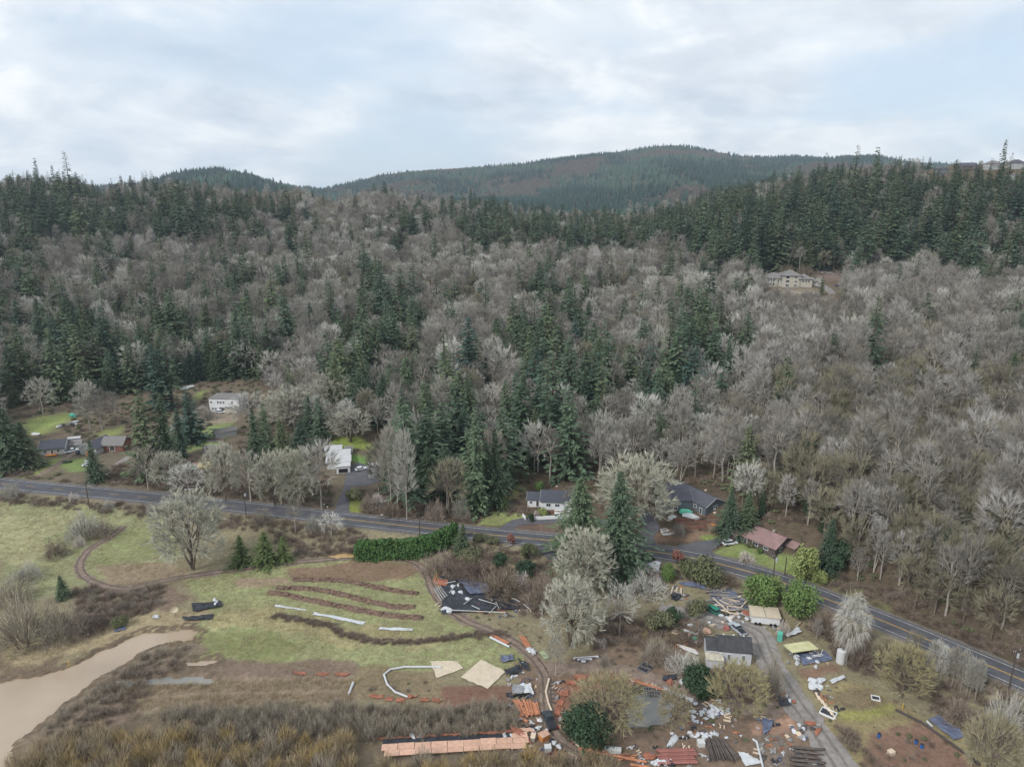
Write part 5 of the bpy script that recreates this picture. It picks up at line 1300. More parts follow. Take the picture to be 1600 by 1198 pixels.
def block(root, cx, cy, L, W, yaw, h, rh, wall, roof, ov=0.45, hip=False, z0=0.0, foot=1.6, rname='roof'):
    yaw = math.radians(yaw); c, s = math.cos(yaw), math.sin(yaw)
    T = lambda x, y, z: (cx + x * c - y * s, cy + x * s + y * c, z)
    a, b = L / 2, W / 2
    m = MB()
    V = [T(x, y, z) for z in (z0 - foot, z0 + h) for x, y in ((-a, -b), (a, -b), (a, b), (-a, b))]
    F = [(0, 1, 5, 4), (2, 3, 7, 6)]
    if hip or rh <= 0:
        F += [(1, 2, 6, 5), (3, 0, 4, 7), (4, 5, 6, 7)]
    else:
        V += [T(-a, 0, z0 + h + rh), T(a, 0, z0 + h + rh)]
        F += [(1, 2, 6, 9, 5), (3, 0, 4, 8, 7)]
    m.add(V, F); m.build('wall', wall, root)
    r = MB(); t = 0.2
    if rh <= 0:
        P = [T(x, y, z) for z in (z0 + h + 0.02, z0 + h + 0.24) for x, y in ((-a - ov, -b - ov), (a + ov, -b - ov), (a + ov, b + ov), (-a - ov, b + ov))]
        r.add(P, [(3, 2, 1, 0), (4, 5, 6, 7), (0, 1, 5, 4), (1, 2, 6, 5), (2, 3, 7, 6), (3, 0, 4, 7)])
    elif hip:
        k = min(b, a * 0.98); sl_ = rh / b; ze = z0 + h - sl_ * ov
        e = [(-a - ov, -b - ov), (a + ov, -b - ov), (a + ov, b + ov), (-a - ov, b + ov)]
        P = [T(x, y, ze + 0.03) for x, y in e] + [T(x, y, ze + t) for x, y in e] + [T(-a + k, 0, z0 + h + rh + t), T(a - k, 0, z0 + h + rh + t)]
        r.add(P, [(3, 2, 1, 0), (0, 1, 5, 4), (1, 2, 6, 5), (2, 3, 7, 6), (3, 0, 4, 7), (4, 5, 9, 8), (6, 7, 8, 9), (5, 6, 9), (7, 4, 8)])
    else:
        sl_ = rh / b; ze = z0 + h - sl_ * ov
        for sg in (-1, 1):
            P = [T(x, y, z + dz) for dz in (0.02, t) for x, y, z in ((-a - ov, sg * (b + ov), ze), (a + ov, sg * (b + ov), ze), (a + ov, 0, z0 + h + rh), (-a - ov, 0, z0 + h + rh))]
            r.add(P, [(3, 2, 1, 0), (4, 5, 6, 7), (0, 1, 5, 4), (1, 2, 6, 5), (2, 3, 7, 6), (3, 0, 4, 7)])
    ro = r.build(rname, roof, root)
    if rh > 0 and not hip:
        tr = MB()
        for sx in (-1, 1):
            for sg in (-1, 1):
                p = [T(sx * (a + ov + q), sg * (b + ov), ze + dz) for q in (0.0, 0.05) for dz in (-0.06, 0.16)] + [T(sx * (a + ov + q), 0, z0 + h + rh + dz) for q in (0.0, 0.05) for dz in (-0.06, 0.16)]
                tr.add(p, [(0, 1, 5, 4), (2, 6, 7, 3), (0, 4, 6, 2), (1, 3, 7, 5), (0, 2, 3, 1), (4, 5, 7, 6)])
        tr.build('fascia', TRIM if wall in (WALL_W, WALL_S, WALL_G) else DOORM, ro)
    return dict(root=root, T=T, a=a, b=b, z0=z0, yaw=yaw, h=h)
def opening(B, face, u, z, w, h, kind='window', m=None, fm=None):
    T, a, b = B['T'], B['a'], B['b']
    # outward direction
    def pos(q, d, zz):
        return {'front': T(q, -b - d, zz), 'back': T(-q, b + d, zz), 'right': T(a + d, q, zz), 'left': T(-a - d, -q, zz)}[face]
    yaw = B['yaw'] + (0 if face in ('front', 'back') else math.pi / 2)
    zc = B['z0'] + z
    f = MB()
    for du, dz, ww, hh in ((0, h / 2, w + 0.2, 0.12), (0, -h / 2, w + 0.2, 0.12), (w / 2, 0, 0.12, h), (-w / 2, 0, 0.12, h)):
        f.box(pos(u + du, 0.03, zc + dz), (ww, 0.12, hh), yaw)
    if kind == 'window':
        f.box(pos(u, 0.025, zc), (0.06, 0.1, h), yaw)
    o = MB().box(pos(u, 0.015, zc), (w, 0.06, h), yaw).build(kind, m or (PANE if kind == 'window' else DOORM), B['root'])
    f.build('frame', fm or TRIM, o)
    if kind == 'door':
        MB().box(pos(u + w * 0.35, 0.09, zc - 0.1), (0.06, 0.06, 0.16), yaw).build('handle', mat('metal_knob', (0.5, 0.5, 0.5), rough=0.3, metal=1.0), o)
    return o
def chimney(root, x, y, z, h=1.4, m=BRICKW):
    o = MB().box((x, y, z + h / 2), (0.7, 0.6, h)).build('chimney', m, root)
    MB().box((x, y, z + h + 0.05), (0.85, 0.75, 0.1)).build('cap', CONC, o)

# small white house with charcoal roof
p = G1(866, 796)
R1 = thing('white_house', 'small white house with charcoal shingle roof and front gable', 'house', p, math.radians(-6))
B = block(R1, 2.0, 4.2, 13, 8.5, 0, 3.0, 2.3, WALL_W, SHIN_D)
for u in (-4.0, -1.0): opening(B, 'front', u, 1.7, 1.6, 1.1)
B = block(R1, 5.6, 0.2, 3.2, 5.6, 90, 3.0, 1.7, WALL_W, SHIN_D, rname='gable_roof')
opening(B, 'left', -1.2, 1.6, 0.9, 1.3); opening(B, 'left', 1.0, 1.5, 1.6, 1.6)
B = block(R1, -6.8, 4.9, 5.2, 6.0, 0, 2.5, 1.6, WALL_W, SHIN_D, ov=0.35, rname='wing_roof')
opening(B, 'front', -1.4, 1.5, 1.0, 1.0); opening(B, 'front', 0.9, 1.1, 1.0, 2.1, 'door')
d = MB().box((3.2, -2.2, 0.3), (6, 3.2, 0.25)).build('deck', TRIM, R1)
for k in range(7): MB().box((0.35 + k * 0.95, -3.75, 0.95), (0.1, 0.1, 1.1)).build('railing_post', TRIM, d)
MB().box((3.2, -3.75, 1.5), (5.9, 0.12, 0.1)).build('railing', TRIM, d)
chimney(R1, 0.5, 5.2, 5.0)
# garden walls of that house
def wall_run(name, label, cat, pts, h, th, m, group=None, zo=-0.3):
    P = G([q[0] for q in pts], [q[1] for q in pts]); mb = MB()
    for a, b in zip(P[:-1], P[1:]):
        e = b - a; L = math.hypot(e[0], e[1]); mb.box(((a[0] + b[0]) / 2, (a[1] + b[1]) / 2, (a[2] + b[2]) / 2 + h / 2 + zo / 2), (L + th * 0.5, th, h - zo), math.atan2(e[1], e[0]))
    return tag(mb.build(name, m), label, cat, group)
wall_run('garden_wall', 'low white garden wall along the small white house driveway', 'wall', [(832, 812), (850, 811), (870, 810), (888, 808)], 1.1, 0.4, TRIM)
wall_run('garden_wall', 'white wall stub by the clipped dark bush', 'wall', [(817, 806), (821, 812)], 1.0, 0.35, TRIM)
wall_run('retaining_wall', 'red-brown brick wall under the small white house deck', 'wall', [(852, 801), (870, 802), (885, 802)], 0.9, 0.4, BRICKW)

# dark slate house
p = G1(1092, 803)
R2 = thing('slate_house', 'dark slate-roofed blue-grey L-shaped house', 'house', p, 0)
B = block(R2, 0.0, 8.5, 19, 8.6, -57, 3.4, 2.1, WALL_S, SHIN_B)
opening(B, 'right', 0.3, 2.0, 1.6, 1.3); opening(B, 'front', 5.0, 2.1, 1.3, 1.0); opening(B, 'front', 7.5, 1.2, 1.0, 2.1, 'door')
B = block(R2, -7.2, 6.3, 10.5, 7.0, 3, 3.6, 1.7, WALL_S, SHIN_B, rname='wing_roof')
opening(B, 'front', -2.2, 2.6, 1.5, 0.9); opening(B, 'front', 0.8, 2.6, 1.5, 0.9); opening(B, 'front', -3.0, 0.6, 1.4, 1.0); opening(B, 'front', 0.0, 0.6, 1.4, 1.2)
MB().tube((-7.5, 9.5, 4.2), (-7.5, 9.5, 5.9), 0.15).build('flue', CONC, R2)
TARPW = mat('tarp_white', S(192, 194, 196), rough=0.6, var=0.08, scale=0.8, bump=0.3)
TARPG = mat('tarp_green', S(92, 176, 150), rough=0.6, var=0.1, scale=0.8)
TARPB = mat('tarp_black', S(52, 54, 60), rough=0.5, var=0.35, scale=0.7, detail=8, bump=0.5)
TARPBE = mat('tarp_beige', S(196, 182, 160), rough=0.8, var=0.08, scale=0.7, bump=0.3)
TARPBL = mat('tarp_slate_blue', S(98, 104, 124), rough=0.5, var=0.25, scale=0.8, bump=0.5)
TARPY = mat('tarp_pale_yellow', S(198, 194, 150), rough=0.7, var=0.12, scale=0.6)
ORANGE = mat('orange_lumber', S(178, 120, 90), rough=0.85, var=0.2, scale=1.5, rnd=0.15)
SALMON = mat('salmon_boards', S(198, 160, 138), rough=0.85, var=0.14, scale=1.2, rnd=0.08)
GREYPL = mat('weathered_planks', S(138, 134, 132), rough=0.9, var=0.25, scale=1.5, rnd=0.25)
PALEPL = mat('pale_boards', S(204, 186, 164), rough=0.85, var=0.15, scale=1.5, rnd=0.12)
LOGM = mat('dark_logs', S(92, 84, 80), rough=0.95, var=0.3, scale=2.5, rnd=0.2, bump=0.5)
REDP = mat('red_pipes', S(146, 96, 88), rough=0.6, var=0.12, scale=1, rnd=0.1)
RUST = mat('rust_orange_netting', S(150, 98, 78), rough=0.9, var=0.25, scale=1.2)
FOAM = mat('white_foam', S(196, 198, 202), rough=0.8, var=0.08, scale=1, rnd=0.06)
CABLE = mat('white_plastic', S(198, 198, 196), rough=0.5, var=0.06)
BLACKM = mat('black_plastic', S(46, 46, 50), rough=0.5, var=0.2)
STEEL = mat('galvanised_steel', S(150, 152, 156), rough=0.45, var=0.1, metal=0.6)
def car(name, label, px, py, yaw, paint, kind='suv', group=None):
    p = G1(px, py); r = thing(name, label, 'car' if kind != 'pickup' else 'pickup', p, math.radians(yaw), group)
    L, W = (4.7, 1.9) if kind != 'pickup' else (5.6, 2.0)
    hb = 1.0 if kind != 'sedan' else 0.85; ht = 1.7 if kind != 'sedan' else 1.42
    prof = [(-L / 2, 0.35), (L / 2, 0.35), (L / 2, 0.72), (L / 2 - 0.15, hb - 0.08), (L / 2 - 1.15, hb), (-L / 2 + 0.05, hb), (-L / 2, 0.7)]
    m = MB(); n = len(prof)
    m.add([(x, -W / 2, z) for x, z in prof] + [(x, W / 2, z) for x, z in prof], [tuple(range(n - 1, -1, -1))[::-1], tuple(range(n, 2 * n))[::-1]] + [(k, n + k, n + (k + 1) % n, (k + 1) % n) for k in range(n)])
    body = m.build('body', paint, r, bevel=0.08)
    x0, x1 = {'suv': (-L / 2 + 0.1, L / 2 - 1.1), 'sedan': (-L / 2 + 0.6, L / 2 - 1.2), 'pickup': (-0.55, L / 2 - 1.25)}[kind]
    def trap(f0, f1, z0, z1, w0, w1):
        return [(x0 + f0[0], -w0, z0), (x1 - f0[1], -w0, z0), (x1 - f0[1], w0, z0), (x0 + f0[0], w0, z0), (x0 + f1[0], -w1, z1), (x1 - f1[1], -w1, z1), (x1 - f1[1], w1, z1), (x0 + f1[0], w1, z1)]
    bf = [(3, 2, 1, 0), (4, 5, 6, 7), (0, 1, 5, 4), (1, 2, 6, 5), (2, 3, 7, 6), (3, 0, 4, 7)]
    MB().add(trap((0, 0), (0.28, 0.7), hb - 0.02, ht - 0.1, W / 2 - 0.05, W / 2 - 0.2), bf).build('window_band', PANE, r)
    MB().add(trap((0.27, 0.68), (0.34, 0.8), ht - 0.11, ht, W / 2 - 0.19, W / 2 - 0.28), bf).build('cabin_roof', paint, r)
    for sx in (-1, 1):
        for sy in (-1, 1):
            t = MB().tube((sx * L * 0.31, sy * (W / 2 - 0.22), 0.34), (sx * L * 0.31, sy * (W / 2 + 0.02), 0.34), 0.34, n=14).build('wheel', BLACKM, r)
            MB().tube((sx * L * 0.31, sy * (W / 2 + 0.02), 0.34), (sx * L * 0.31, sy * (W / 2 + 0.03), 0.34), 0.2, n=10).build('rim', STEEL, t)
    for sy in (-1, 1):
        MB().box((L / 2 - 0.02, sy * (W / 2 - 0.3), 0.72), (0.1, 0.4, 0.16)).build('headlight', CABLE, r)
        MB().box((-L / 2 + 0.01, sy * (W / 2 - 0.22), 0.8), (0.08, 0.25, 0.2)).build('tail_light', mat('tail_lamp_red', S(150, 30, 26), rough=0.3), r)
    if kind == 'pickup':
        MB().box((-L / 4 - 0.28, 0, hb + 0.01), (L / 2 - 0.75, W - 0.35, 0.04)).build('truck_bed', BLACKM, r)
    return r
PW = mat('car_paint_white', S(226, 228, 230), rough=0.25, var=0.02, spec=0.5); PD = mat('car_paint_dark', S(52, 58, 62), rough=0.25, var=0.05, spec=0.5)
PB = mat('car_paint_blue', S(50, 62, 104), rough=0.3, var=0.05); PG = mat('car_paint_green', S(48, 128, 104), rough=0.35, var=0.08); PS = mat('car_paint_silver', S(170, 176, 182), rough=0.25, var=0.03)
car('car', 'white sport utility car on the brown-roofed house driveway', 1140, 850, 14, PW)
car('car', 'silver-white car on the asphalt court of the white-roofed house', 564, 734, 30, PW, 'sedan')
car('car', 'white car in front of the white two-storey house', 345, 645, 8, PW)
car('pickup_truck', 'white long pickup beside the grey cottage', 112, 706, 42, PW, 'pickup')
car('car', 'white car parked behind the long white pickup', 124, 698, 42, PW, 'suv')
car('car', 'white car among shrubs in front of the blue-grey roofed house', 139, 728, 10, PW, 'sedan')
car('car', 'dark blue car beside the orange cover', 129, 707, 60, PB, 'sedan')
car('pickup_truck', 'white pickup parked at the mansion garage', 1277, 447, -8, PW, 'pickup')
car('pickup_truck', 'dark blue pickup on the mansion drive', 1311, 447, 172, PB, 'pickup')
car('pickup_truck', 'dark grey pickup on the dirt track in the yard', 858, 1128, 104, PD, 'pickup')
car('car', 'green box car nosed towards the debris heap', 1113, 955, 118, PG)
car('pickup_truck', 'white and blue pickup behind the derelict cottage', 1152, 985, 110, PS, 'pickup')
car('car', 'dark car parked behind the slate-roofed house', 1056, 757, 5, PB, 'sedan')

# terraces and planters below the slate house
for k, (a, b) in enumerate([((1052, 816), (1118, 808)), ((1060, 822), (1110, 816)), ((1066, 829), (1104, 824))]):
    wall_run('retaining_wall', ['top timber retaining wall below the slate-roofed house', 'middle timber retaining wall below the slate-roofed house', 'lowest timber retaining wall below the slate-roofed house'][k], 'wall', [a, ((a[0] + b[0]) / 2, (a[1] + b[1]) / 2), b], 1.0, 0.3, BRICKW)
def planter(label, px, py, L, W, yaw, m=None, soil=None, h=0.45, group=None):
    r = thing('raised_bed', label, 'planter', G1(px, py), math.radians(yaw), group); m = m or TRIM
    for sy in (-1, 1): MB().box((0, sy * W / 2, h / 2 - 0.15), (L, 0.14, h + 0.3)).build('side_board', m, r)
    for sx in (-1, 1): MB().box((sx * (L / 2 - 0.075), 0, h / 2 - 0.15), (0.14, W - 0.15, h + 0.3)).build('end_board', m, r)
    MB().box((0, 0, h / 2 - 0.2), (L - 0.3, W - 0.15, h)).build('soil', soil or EARTH, r)
planter('white-edged planter beside the slate-roofed house drive', 1045, 832, 4.6, 1.8, 12)
planter('white-edged smaller planter beside the slate-roofed house drive', 1038, 829, 2.2, 1.4, 12)
def sheet_obj(name, label, cat, quad, m, n=14, bump=0.25, z=0.12, group=None, fold=0.5, thick=0.03):
    """crumpled cloth or liner lying on the ground: four photo corners, real folds and thickness"""
    P = G([q[0] for q in quad], [q[1] for q in quad]); c0 = P.mean(0)
    V = []; sd = random.random() * 99
    for j in range(n + 1):
        for i in range(n + 1):
            u, v = i / n, j / n
            q = (P[0] * (1 - u) + P[1] * u) * (1 - v) + (P[3] * (1 - u) + P[2] * u) * v
            ed = 0.6 * fold * (vnoise(np.array([u * 7 + sd]), np.array([v * 7.0]))[0] - 0.5)
            x, y = q[0] + ed, q[1] + ed * 0.7
            h = bump * float(fbm(np.array([x / 1.1 + sd]), np.array([y / 1.1]), 3)[0]) ** 1.5
            V.append((x, y, gz(x, y) + z + h))
    F = [(j * (n + 1) + i, j * (n + 1) + i + 1, (j + 1) * (n + 1) + i + 1, (j + 1) * (n + 1) + i) for j in range(n) for i in range(n)]
    me = bpy.data.meshes.new(name); me.from_pydata(V, [], F); me.materials.append(m); me.update()
    o = link(bpy.data.objects.new(name, me)); md = o.modifiers.new('thickness', 'SOLIDIFY'); md.thickness = thick
    return tag(o, label, cat, group)
def lump(name, label, cat, px, py, size, m, group=None, seed=None, squash=0.6):
    """irregular wrapped bundle or block"""
    import bmesh
    p = G1(px, py); bm = bmesh.new(); bmesh.ops.create_icosphere(bm, subdivisions=2, radius=1.0)
    g = np.random.default_rng(seed if seed is not None else random.randrange(9999)); w = g.normal(size=(4, 3))
    for v in bm.verts:
        c = np.array(v.co); d = 1 + 0.28 * math.sin(3 * c @ w[0]) + 0.2 * math.sin(4 * c @ w[1]) + 0.1 * g.normal()
        v.co = tuple(c * d * np.array([size[0] / 2, size[1] / 2, size[2] / 2])); v.co.z = max(v.co.z + size[2] * 0.35, -0.05)
    me = bpy.data.meshes.new(name); bm.to_mesh(me); bm.free(); me.materials.append(m)
    o = link(bpy.data.objects.new(name, me)); o.location = tuple(map(float, p)); o.rotation_euler = (0, 0, g.random() * 6.28)
    return tag(o, label, cat, group)
def stick(name, label, cat, a, b, w, h, m, z=0.0, group=None, round_=False):
    """plank or pole between two photo points on the ground"""
    A, Bq = G1(*a), G1(*b); e = Bq - A; L = math.hypot(e[0], e[1]); mb = MB()
    if round_: mb.tube((-L / 2, 0, 0), (L / 2, 0, 0), w / 2, w / 2 * 0.85, n=9)
    else: mb.box((0, 0, 0), (L, w, h))
    o = mb.build(name, m); o.location = ((A[0] + Bq[0]) / 2, (A[1] + Bq[1]) / 2, (A[2] + Bq[2]) / 2 + (w if round_ else h) / 2 + z + 0.05)
    o.rotation_euler = (0, -math.atan2(e[2], L), math.atan2(e[1], e[0]))
    return tag(o, label, cat, group)
def boat_cover(px, py, yaw, L, W, H, m, label, name='covered_boat', m2=None):
    r = thing(name, label, 'boat', G1(px, py), math.radians(yaw)); V = []; n = 9; k = 7
    for i in range(n):
        t = i / (n - 1) * 2 - 1; w = W / 2 * (1 - max(0, t) ** 3 * 0.9); hh = H * (1 - 0.35 * t * t)
        for j in range(k):
            a = math.pi * j / (k - 1); V.append((t * L / 2, math.cos(a) * w, 0.4 + math.sin(a) * hh))
    F = [(i * k + j, i * k + j + 1, (i + 1) * k + j + 1, (i + 1) * k + j) for i in range(n - 1) for j in range(k - 1)]
    MB().add(V, F).build('cover', m, r, True)
    MB().box((0, 0, 0.35), (L * 0.8, W * 0.7, 0.4)).build('hull', m2 or TRIM, r)
    return r
boat_cover(1080, 809, -35, 5.5, 2.3, 1.2, TARPW, 'white-covered boat in front of the slate-roofed house')
boat_cover(1072, 803, -25, 4.2, 2.2, 1.5, TARPG, 'green-covered boat in front of the slate-roofed house')
boat_cover(1050, 811, 20, 3.2, 2.0, 1.0, TARPW, 'small white-covered trailer at the head of the slate-roofed house drive', 'covered_trailer')
def shed(name, label, cat, px, py, yaw, L, W, h, rh, wall, roof, wins=(), doors=(), hip=False, group=None, ov=0.25):
    r = thing(name, label, cat, G1(px, py), math.radians(yaw), group); B = block(r, 0, 0, L, W, 0, h, rh, wall, roof, ov=ov, hip=hip)
    for w in wins: opening(B, *w)
    for d in doors: opening(B, *d, kind='door')
    return r, B
shed('shed', 'small white shed behind the huge pale oak', 'shed', 1028, 757, 0, 2.8, 2.4, 2.0, 0.6, WALL_W, ROOF_W, [('front', 0.4, 1.2, 0.8, 0.6)])

# brown-roofed house
p = G1(1190, 860)
R3 = thing('brown_house', 'low brown house with rusty brown metal roof', 'house', p, 0)
B = block(R3, 1.2, 5.6, 16.5, 9.6, -52, 2.9, 1.9, WALL_B, ROOF_R, ov=0.7)
opening(B, 'right', -1.6, 1.5, 1.4, 1.2); opening(B, 'front', 5.2, 1.6, 1.5, 1.0); opening(B, 'front', 1.6, 1.6, 1.8, 1.1); opening(B, 'front', -1.8, 1.1, 1.0, 2.1, 'door')
B = block(R3, -5.2, 9.6, 8.5, 7.0, 30, 3.0, 1.6, WALL_B, ROOF_R, ov=0.6, rname='garage_roof')
opening(B, 'left', 0.2, 1.3, 3.0, 2.3, 'garage_door', TRIM)
B = block(R3, 8.6, 0.8, 6.0, 4.5, -52, 2.3, 0.9, WALL_B, ROOF_R, ov=0.5, rname='porch_roof')
opening(B, 'front', 0, 1.3, 1.6, 1.0)
MB().box((4.6, 3.6, 4.4), (0.7, 0.7, 1.3), 0.6).build('chimney', CONC, R3)
# white-roofed house
p = G1(531, 735)
R4 = thing('white_roofed_house', 'low house with white flat roofs and open carport', 'house', p, 0)
B = block(R4, -1.5, 5.0, 9, 6.5, 12, 2.9, 0, WALL_W, ROOF_W, ov=0.5); opening(B, 'right', 0, 1.5, 1.6, 1.2)
B = block(R4, -3.0, 12.0, 8.5, 6, 12, 3.0, 0, WALL_W, ROOF_W, ov=0.5, rname='rear_roof'); opening(B, 'right', 0, 1.5, 1.4, 1.2)
B = block(R4, -6.5, 17.0, 6.5, 5.5, 12, 3.2, 0, WALL_W, ROOF_W, ov=0.4, rname='upper_roof')
B = block(R4, 1.5, -0.2, 5.2, 4.8, 12, 2.7, 0, WALL_W, ROOF_W, ov=0.3, rname='carport_roof')
opening(B, 'front', 0, 1.0, 3.6, 1.9, 'carport_bay_shade', BLACKM)  # black panel stands in for the shade inside the open carport
shed('garden_kiosk', 'little white garden kiosk above the round lawn', 'kiosk', 546, 706, 10, 2.8, 2.4, 2.2, 0.5, WALL_W, SHIN_G, [('front', 0, 1.2, 1.2, 0.8)])
shed('garage', 'grey-roofed garden shed beside the asphalt court', 'shed', 586, 735, 4, 5.0, 3.6, 2.5, 0, WALL_G, ROOF_W, [('front', 0, 1.3, 1.8, 0.9)])
shed('garage', 'grey low garage in front of the garden shed', 'garage', 588, 743, 4, 5.6, 4.0, 2.2, 0, WALL_G, SHIN_G, [('front', 1, 1.3, 1.4, 0.8)])
# grey cottage and neighbour
p = G1(82, 710)
R5 = thing('grey_cottage', 'grey cottage with charcoal roof and orange deck', 'house', p, math.radians(14))
B = block(R5, 0, 4.0, 9.5, 8, 0, 2.8, 2.3, WALL_G, SHIN_D)
opening(B, 'right', -1.0, 1.5, 1.0, 1.2); opening(B, 'right', 1.4, 1.5, 1.0, 1.2); opening(B, 'front', 2.4, 1.5, 1.3, 1.2); opening(B, 'front', -2.6, 1.5, 1.3, 1.2); opening(B, 'front', 0, 1.1, 1.0, 2.1, 'door')
B = block(R5, 7.0, 6.2, 5.0, 5.0, 0, 2.3, 1.3, WALL_G, SHIN_G, rname='rear_roof')
MB().box((0, -1.3, 0.3), (4.0, 2.0, 0.3)).build('deck', DECKO, R5)
shed('trailer', 'white box trailer behind the white pickup', 'trailer', 117, 692, 20, 4.6, 2.4, 2.4, 0, WALL_W, ROOF_W)
p = G1(150, 708)
R6 = thing('blue_roofed_house', 'house with blue-grey roof beside the gravel driveway', 'house', p, math.radians(20))
B = block(R6, 0, 4.0, 11, 8, 60, 2.8, 2.2, WALL_G, SHIN_B); opening(B, 'left', 0, 1.5, 1.4, 1.2)
B = block(R6, 7.5, 3.0, 9, 7, -20, 3.0, 2.6, BRICKW, SHIN_G, rname='barn_roof'); opening(B, 'front', 0, 1.5, 2.2, 2.2, 'barn_door', DOORM)
lump('covered_pile', 'orange-covered pile in front of the blue-grey roofed house', 'pile', 140, 711, (3.4, 2.6, 2.6), DECKO, seed=3)
# white two-storey house
p = G1(351, 644)
R7 = thing('white_two_storey_house', 'white two-storey house with flat grey roof at forest edge', 'house', p, math.radians(-4))
B = block(R7, 0, 5, 15, 9.5, 0, 6.8, 0, WALL_W, SHIN_G, ov=0.3)
for u in (-6.4, -3.0, -1.6, -0.2, 4.2): opening(B, 'front', u, 5.0, 0.9, 1.3)
for u in (-5.8, -4.4, 3.8, 5.2): opening(B, 'front', u, 1.7, 1.0, 1.0)
opening(B, 'front', -0.8, 1.3, 3.6, 2.5, 'garage_door', DOORM)
B = block(R7, 4.0, -0.4, 6.5, 1.6, 0, 2.6, 0, WALL_C, SHIN_G, ov=0.2, rname='porch_roof')
planter('wide raised bed on the lawn below the white two-storey house', 339, 688, 7.0, 3.2, 4, GREYPL)
shed('shed', 'long grey-roofed shed beside the raised-bed lawn', 'shed', 352, 680, 35, 9, 5, 2.4, 1.0, WALL_G, SHIN_G)
shed('shed', 'low grey open shed behind the roadside trees', 'shed', 331, 706, -4, 6, 3, 2.0, 0, WALL_G, SHIN_G)
def tank_trailer(px, py, yaw, L, R_, m, label, name):
    r = thing(name, label, 'trailer', G1(px, py), math.radians(yaw)); V = []; k = 12
    for i, t in enumerate((-1, -0.9, 0.9, 1)):
        rr = R_ * (0.8 if abs(t) == 1 else 1)
        for j in range(k): a = 6.283 * j / k; V.append((t * L / 2, math.cos(a) * rr, R_ + 0.3 + math.sin(a) * rr))
    F = [(i * k + j, i * k + (j + 1) % k, (i + 1) * k + (j + 1) % k, (i + 1) * k + j) for i in range(3) for j in range(k)] + [tuple(range(k)), tuple(range(3 * k, 4 * k))]
    MB().add(V, F).build('shell', m, r, False)
    for sy in (-1, 1): MB().tube((0, sy * R_ * 0.85, 0.35), (0, sy * R_ * 1.0, 0.35), 0.35, n=10).build('wheel', BLACKM, r)
tank_trailer(320, 734, 28, 5.2, 1.5, mat('cream_shell', S(206, 186, 138), rough=0.6), 'cream rounded trailer behind the roadside trees', 'camping_trailer')
lump('covered_pile', 'red-covered pile beside the cream trailer', 'pile', 306, 728, (3.4, 2.8, 1.6), mat('red_cover', S(160, 96, 92), rough=0.7), seed=5)
lump('tent', 'teal tent cover beside the cream trailer', 'tent', 301, 734, (2.2, 2.0, 1.8), TARPG, seed=7)
# mansion
p = G1(1233, 450)
R8 = thing('mansion', 'large cream three-storey mansion with grey hip roofs on the hillside', 'house', p, math.radians(-4))
B = block(R8, -10, 9, 15, 12, 0, 7.5, 3.2, WALL_C, SHIN_G, ov=0.9, hip=True)
for u in (-5, -3, -1): opening(B, 'front', u, 5.5, 1.2, 1.8); opening(B, 'front', u, 2.5, 1.4, 1.8)
for u in (2.5, 4.2): opening(B, 'front', u, 5.2, 1.0, 1.8)
B = block(R8, 2.0, 8.0, 14, 13, 0, 9.6, 3.4, WALL_C, SHIN_G, ov=0.9, hip=True, rname='centre_roof')
for z in (1.8, 4.8, 7.9): opening(B, 'front', 3.0, z, 2.0, 1.3)
for z in (1.8, 5.0, 8.0): opening(B, 'front', -3.2, z, 2.6, 1.8)
B = block(R8, 12.5, 7.0, 10, 11, 0, 7.0, 3.2, WALL_C, SHIN_G, ov=0.8, hip=True, rname='wing_roof')
for u in (-2.0, 0.2, 2.2): opening(B, 'front', u, 4.9, 1.4, 1.6)
B = block(R8, 19.5, 9.0, 6.5, 9, 0, 5.0, 2.4, WALL_C, SHIN_G, ov=0.7, hip=True, rname='garage_roof'); opening(B, 'front', 0.3, 1.4, 4.4, 2.4, 'garage_door', GREYPL)
for x in (-17, -12.5, -8.8): MB().box((x, 2.2, 3.4), (0.6, 0.6, 7.4)).build('pillar', WALL_C, R8)
shed('shed', 'small cream outbuilding beside the mansion', 'shed', 1281, 440, 0, 4.5, 4, 3.2, 0.8, WALL_C, SHIN_G, [('front', 0, 1.6, 1.4, 1.2)], hip=True)
wall_run('retaining_wall', 'pale curved terrace wall below the mansion', 'wall', [(1222, 455), (1245, 458), (1268, 459), (1280, 463)], 1.2, 0.5, CONC)
wall_run('retaining_wall', 'long terrace wall on the slope behind the mansion', 'wall', [(1272, 424), (1300, 428), (1325, 432)], 1.0, 0.5, GREYPL)
# hilltop houses
for k, (px, py, L, W, h, rh, yw, wm, rm, lb) in enumerate([
    (1470, 272, 13, 10, 7.5, 3.0, 10, WALL_S, SHIN_B, 'blue-grey hilltop house seen between firs'), (1508, 266, 24, 13, 6, 4.5, -8, WALL_B, SHIN_B, 'dark-roofed hilltop house with wide gable'),
    (1550, 264, 17, 12, 7.5, 4, 4, WALL_G, SHIN_G, 'pale grey hilltop house beside the tallest fir'), (1586, 263, 18, 12, 7.5, 4.5, -4, WALL_G, SHIN_B, 'grey hilltop house with dark hip roof'), (1578, 280, 11, 9, 6, 2.5, 8, WALL_W, SHIN_G, 'white hilltop house below the ridge')]):
    p = G1(px, py); r = thing('hilltop_house', lb, 'house', p, math.radians(yw)); r.scale = (0.8, 0.8, 0.72); B = block(r, 0, 0, L, W, 0, h, rh, wm, rm, ov=0.7, hip=(k != 1), foot=12)
    for u in (-L / 3, 0, L / 3):
        opening(B, 'front', u, h * 0.35, 1.6, 1.4); opening(B, 'front', u, h * 0.75, 1.6, 1.4)
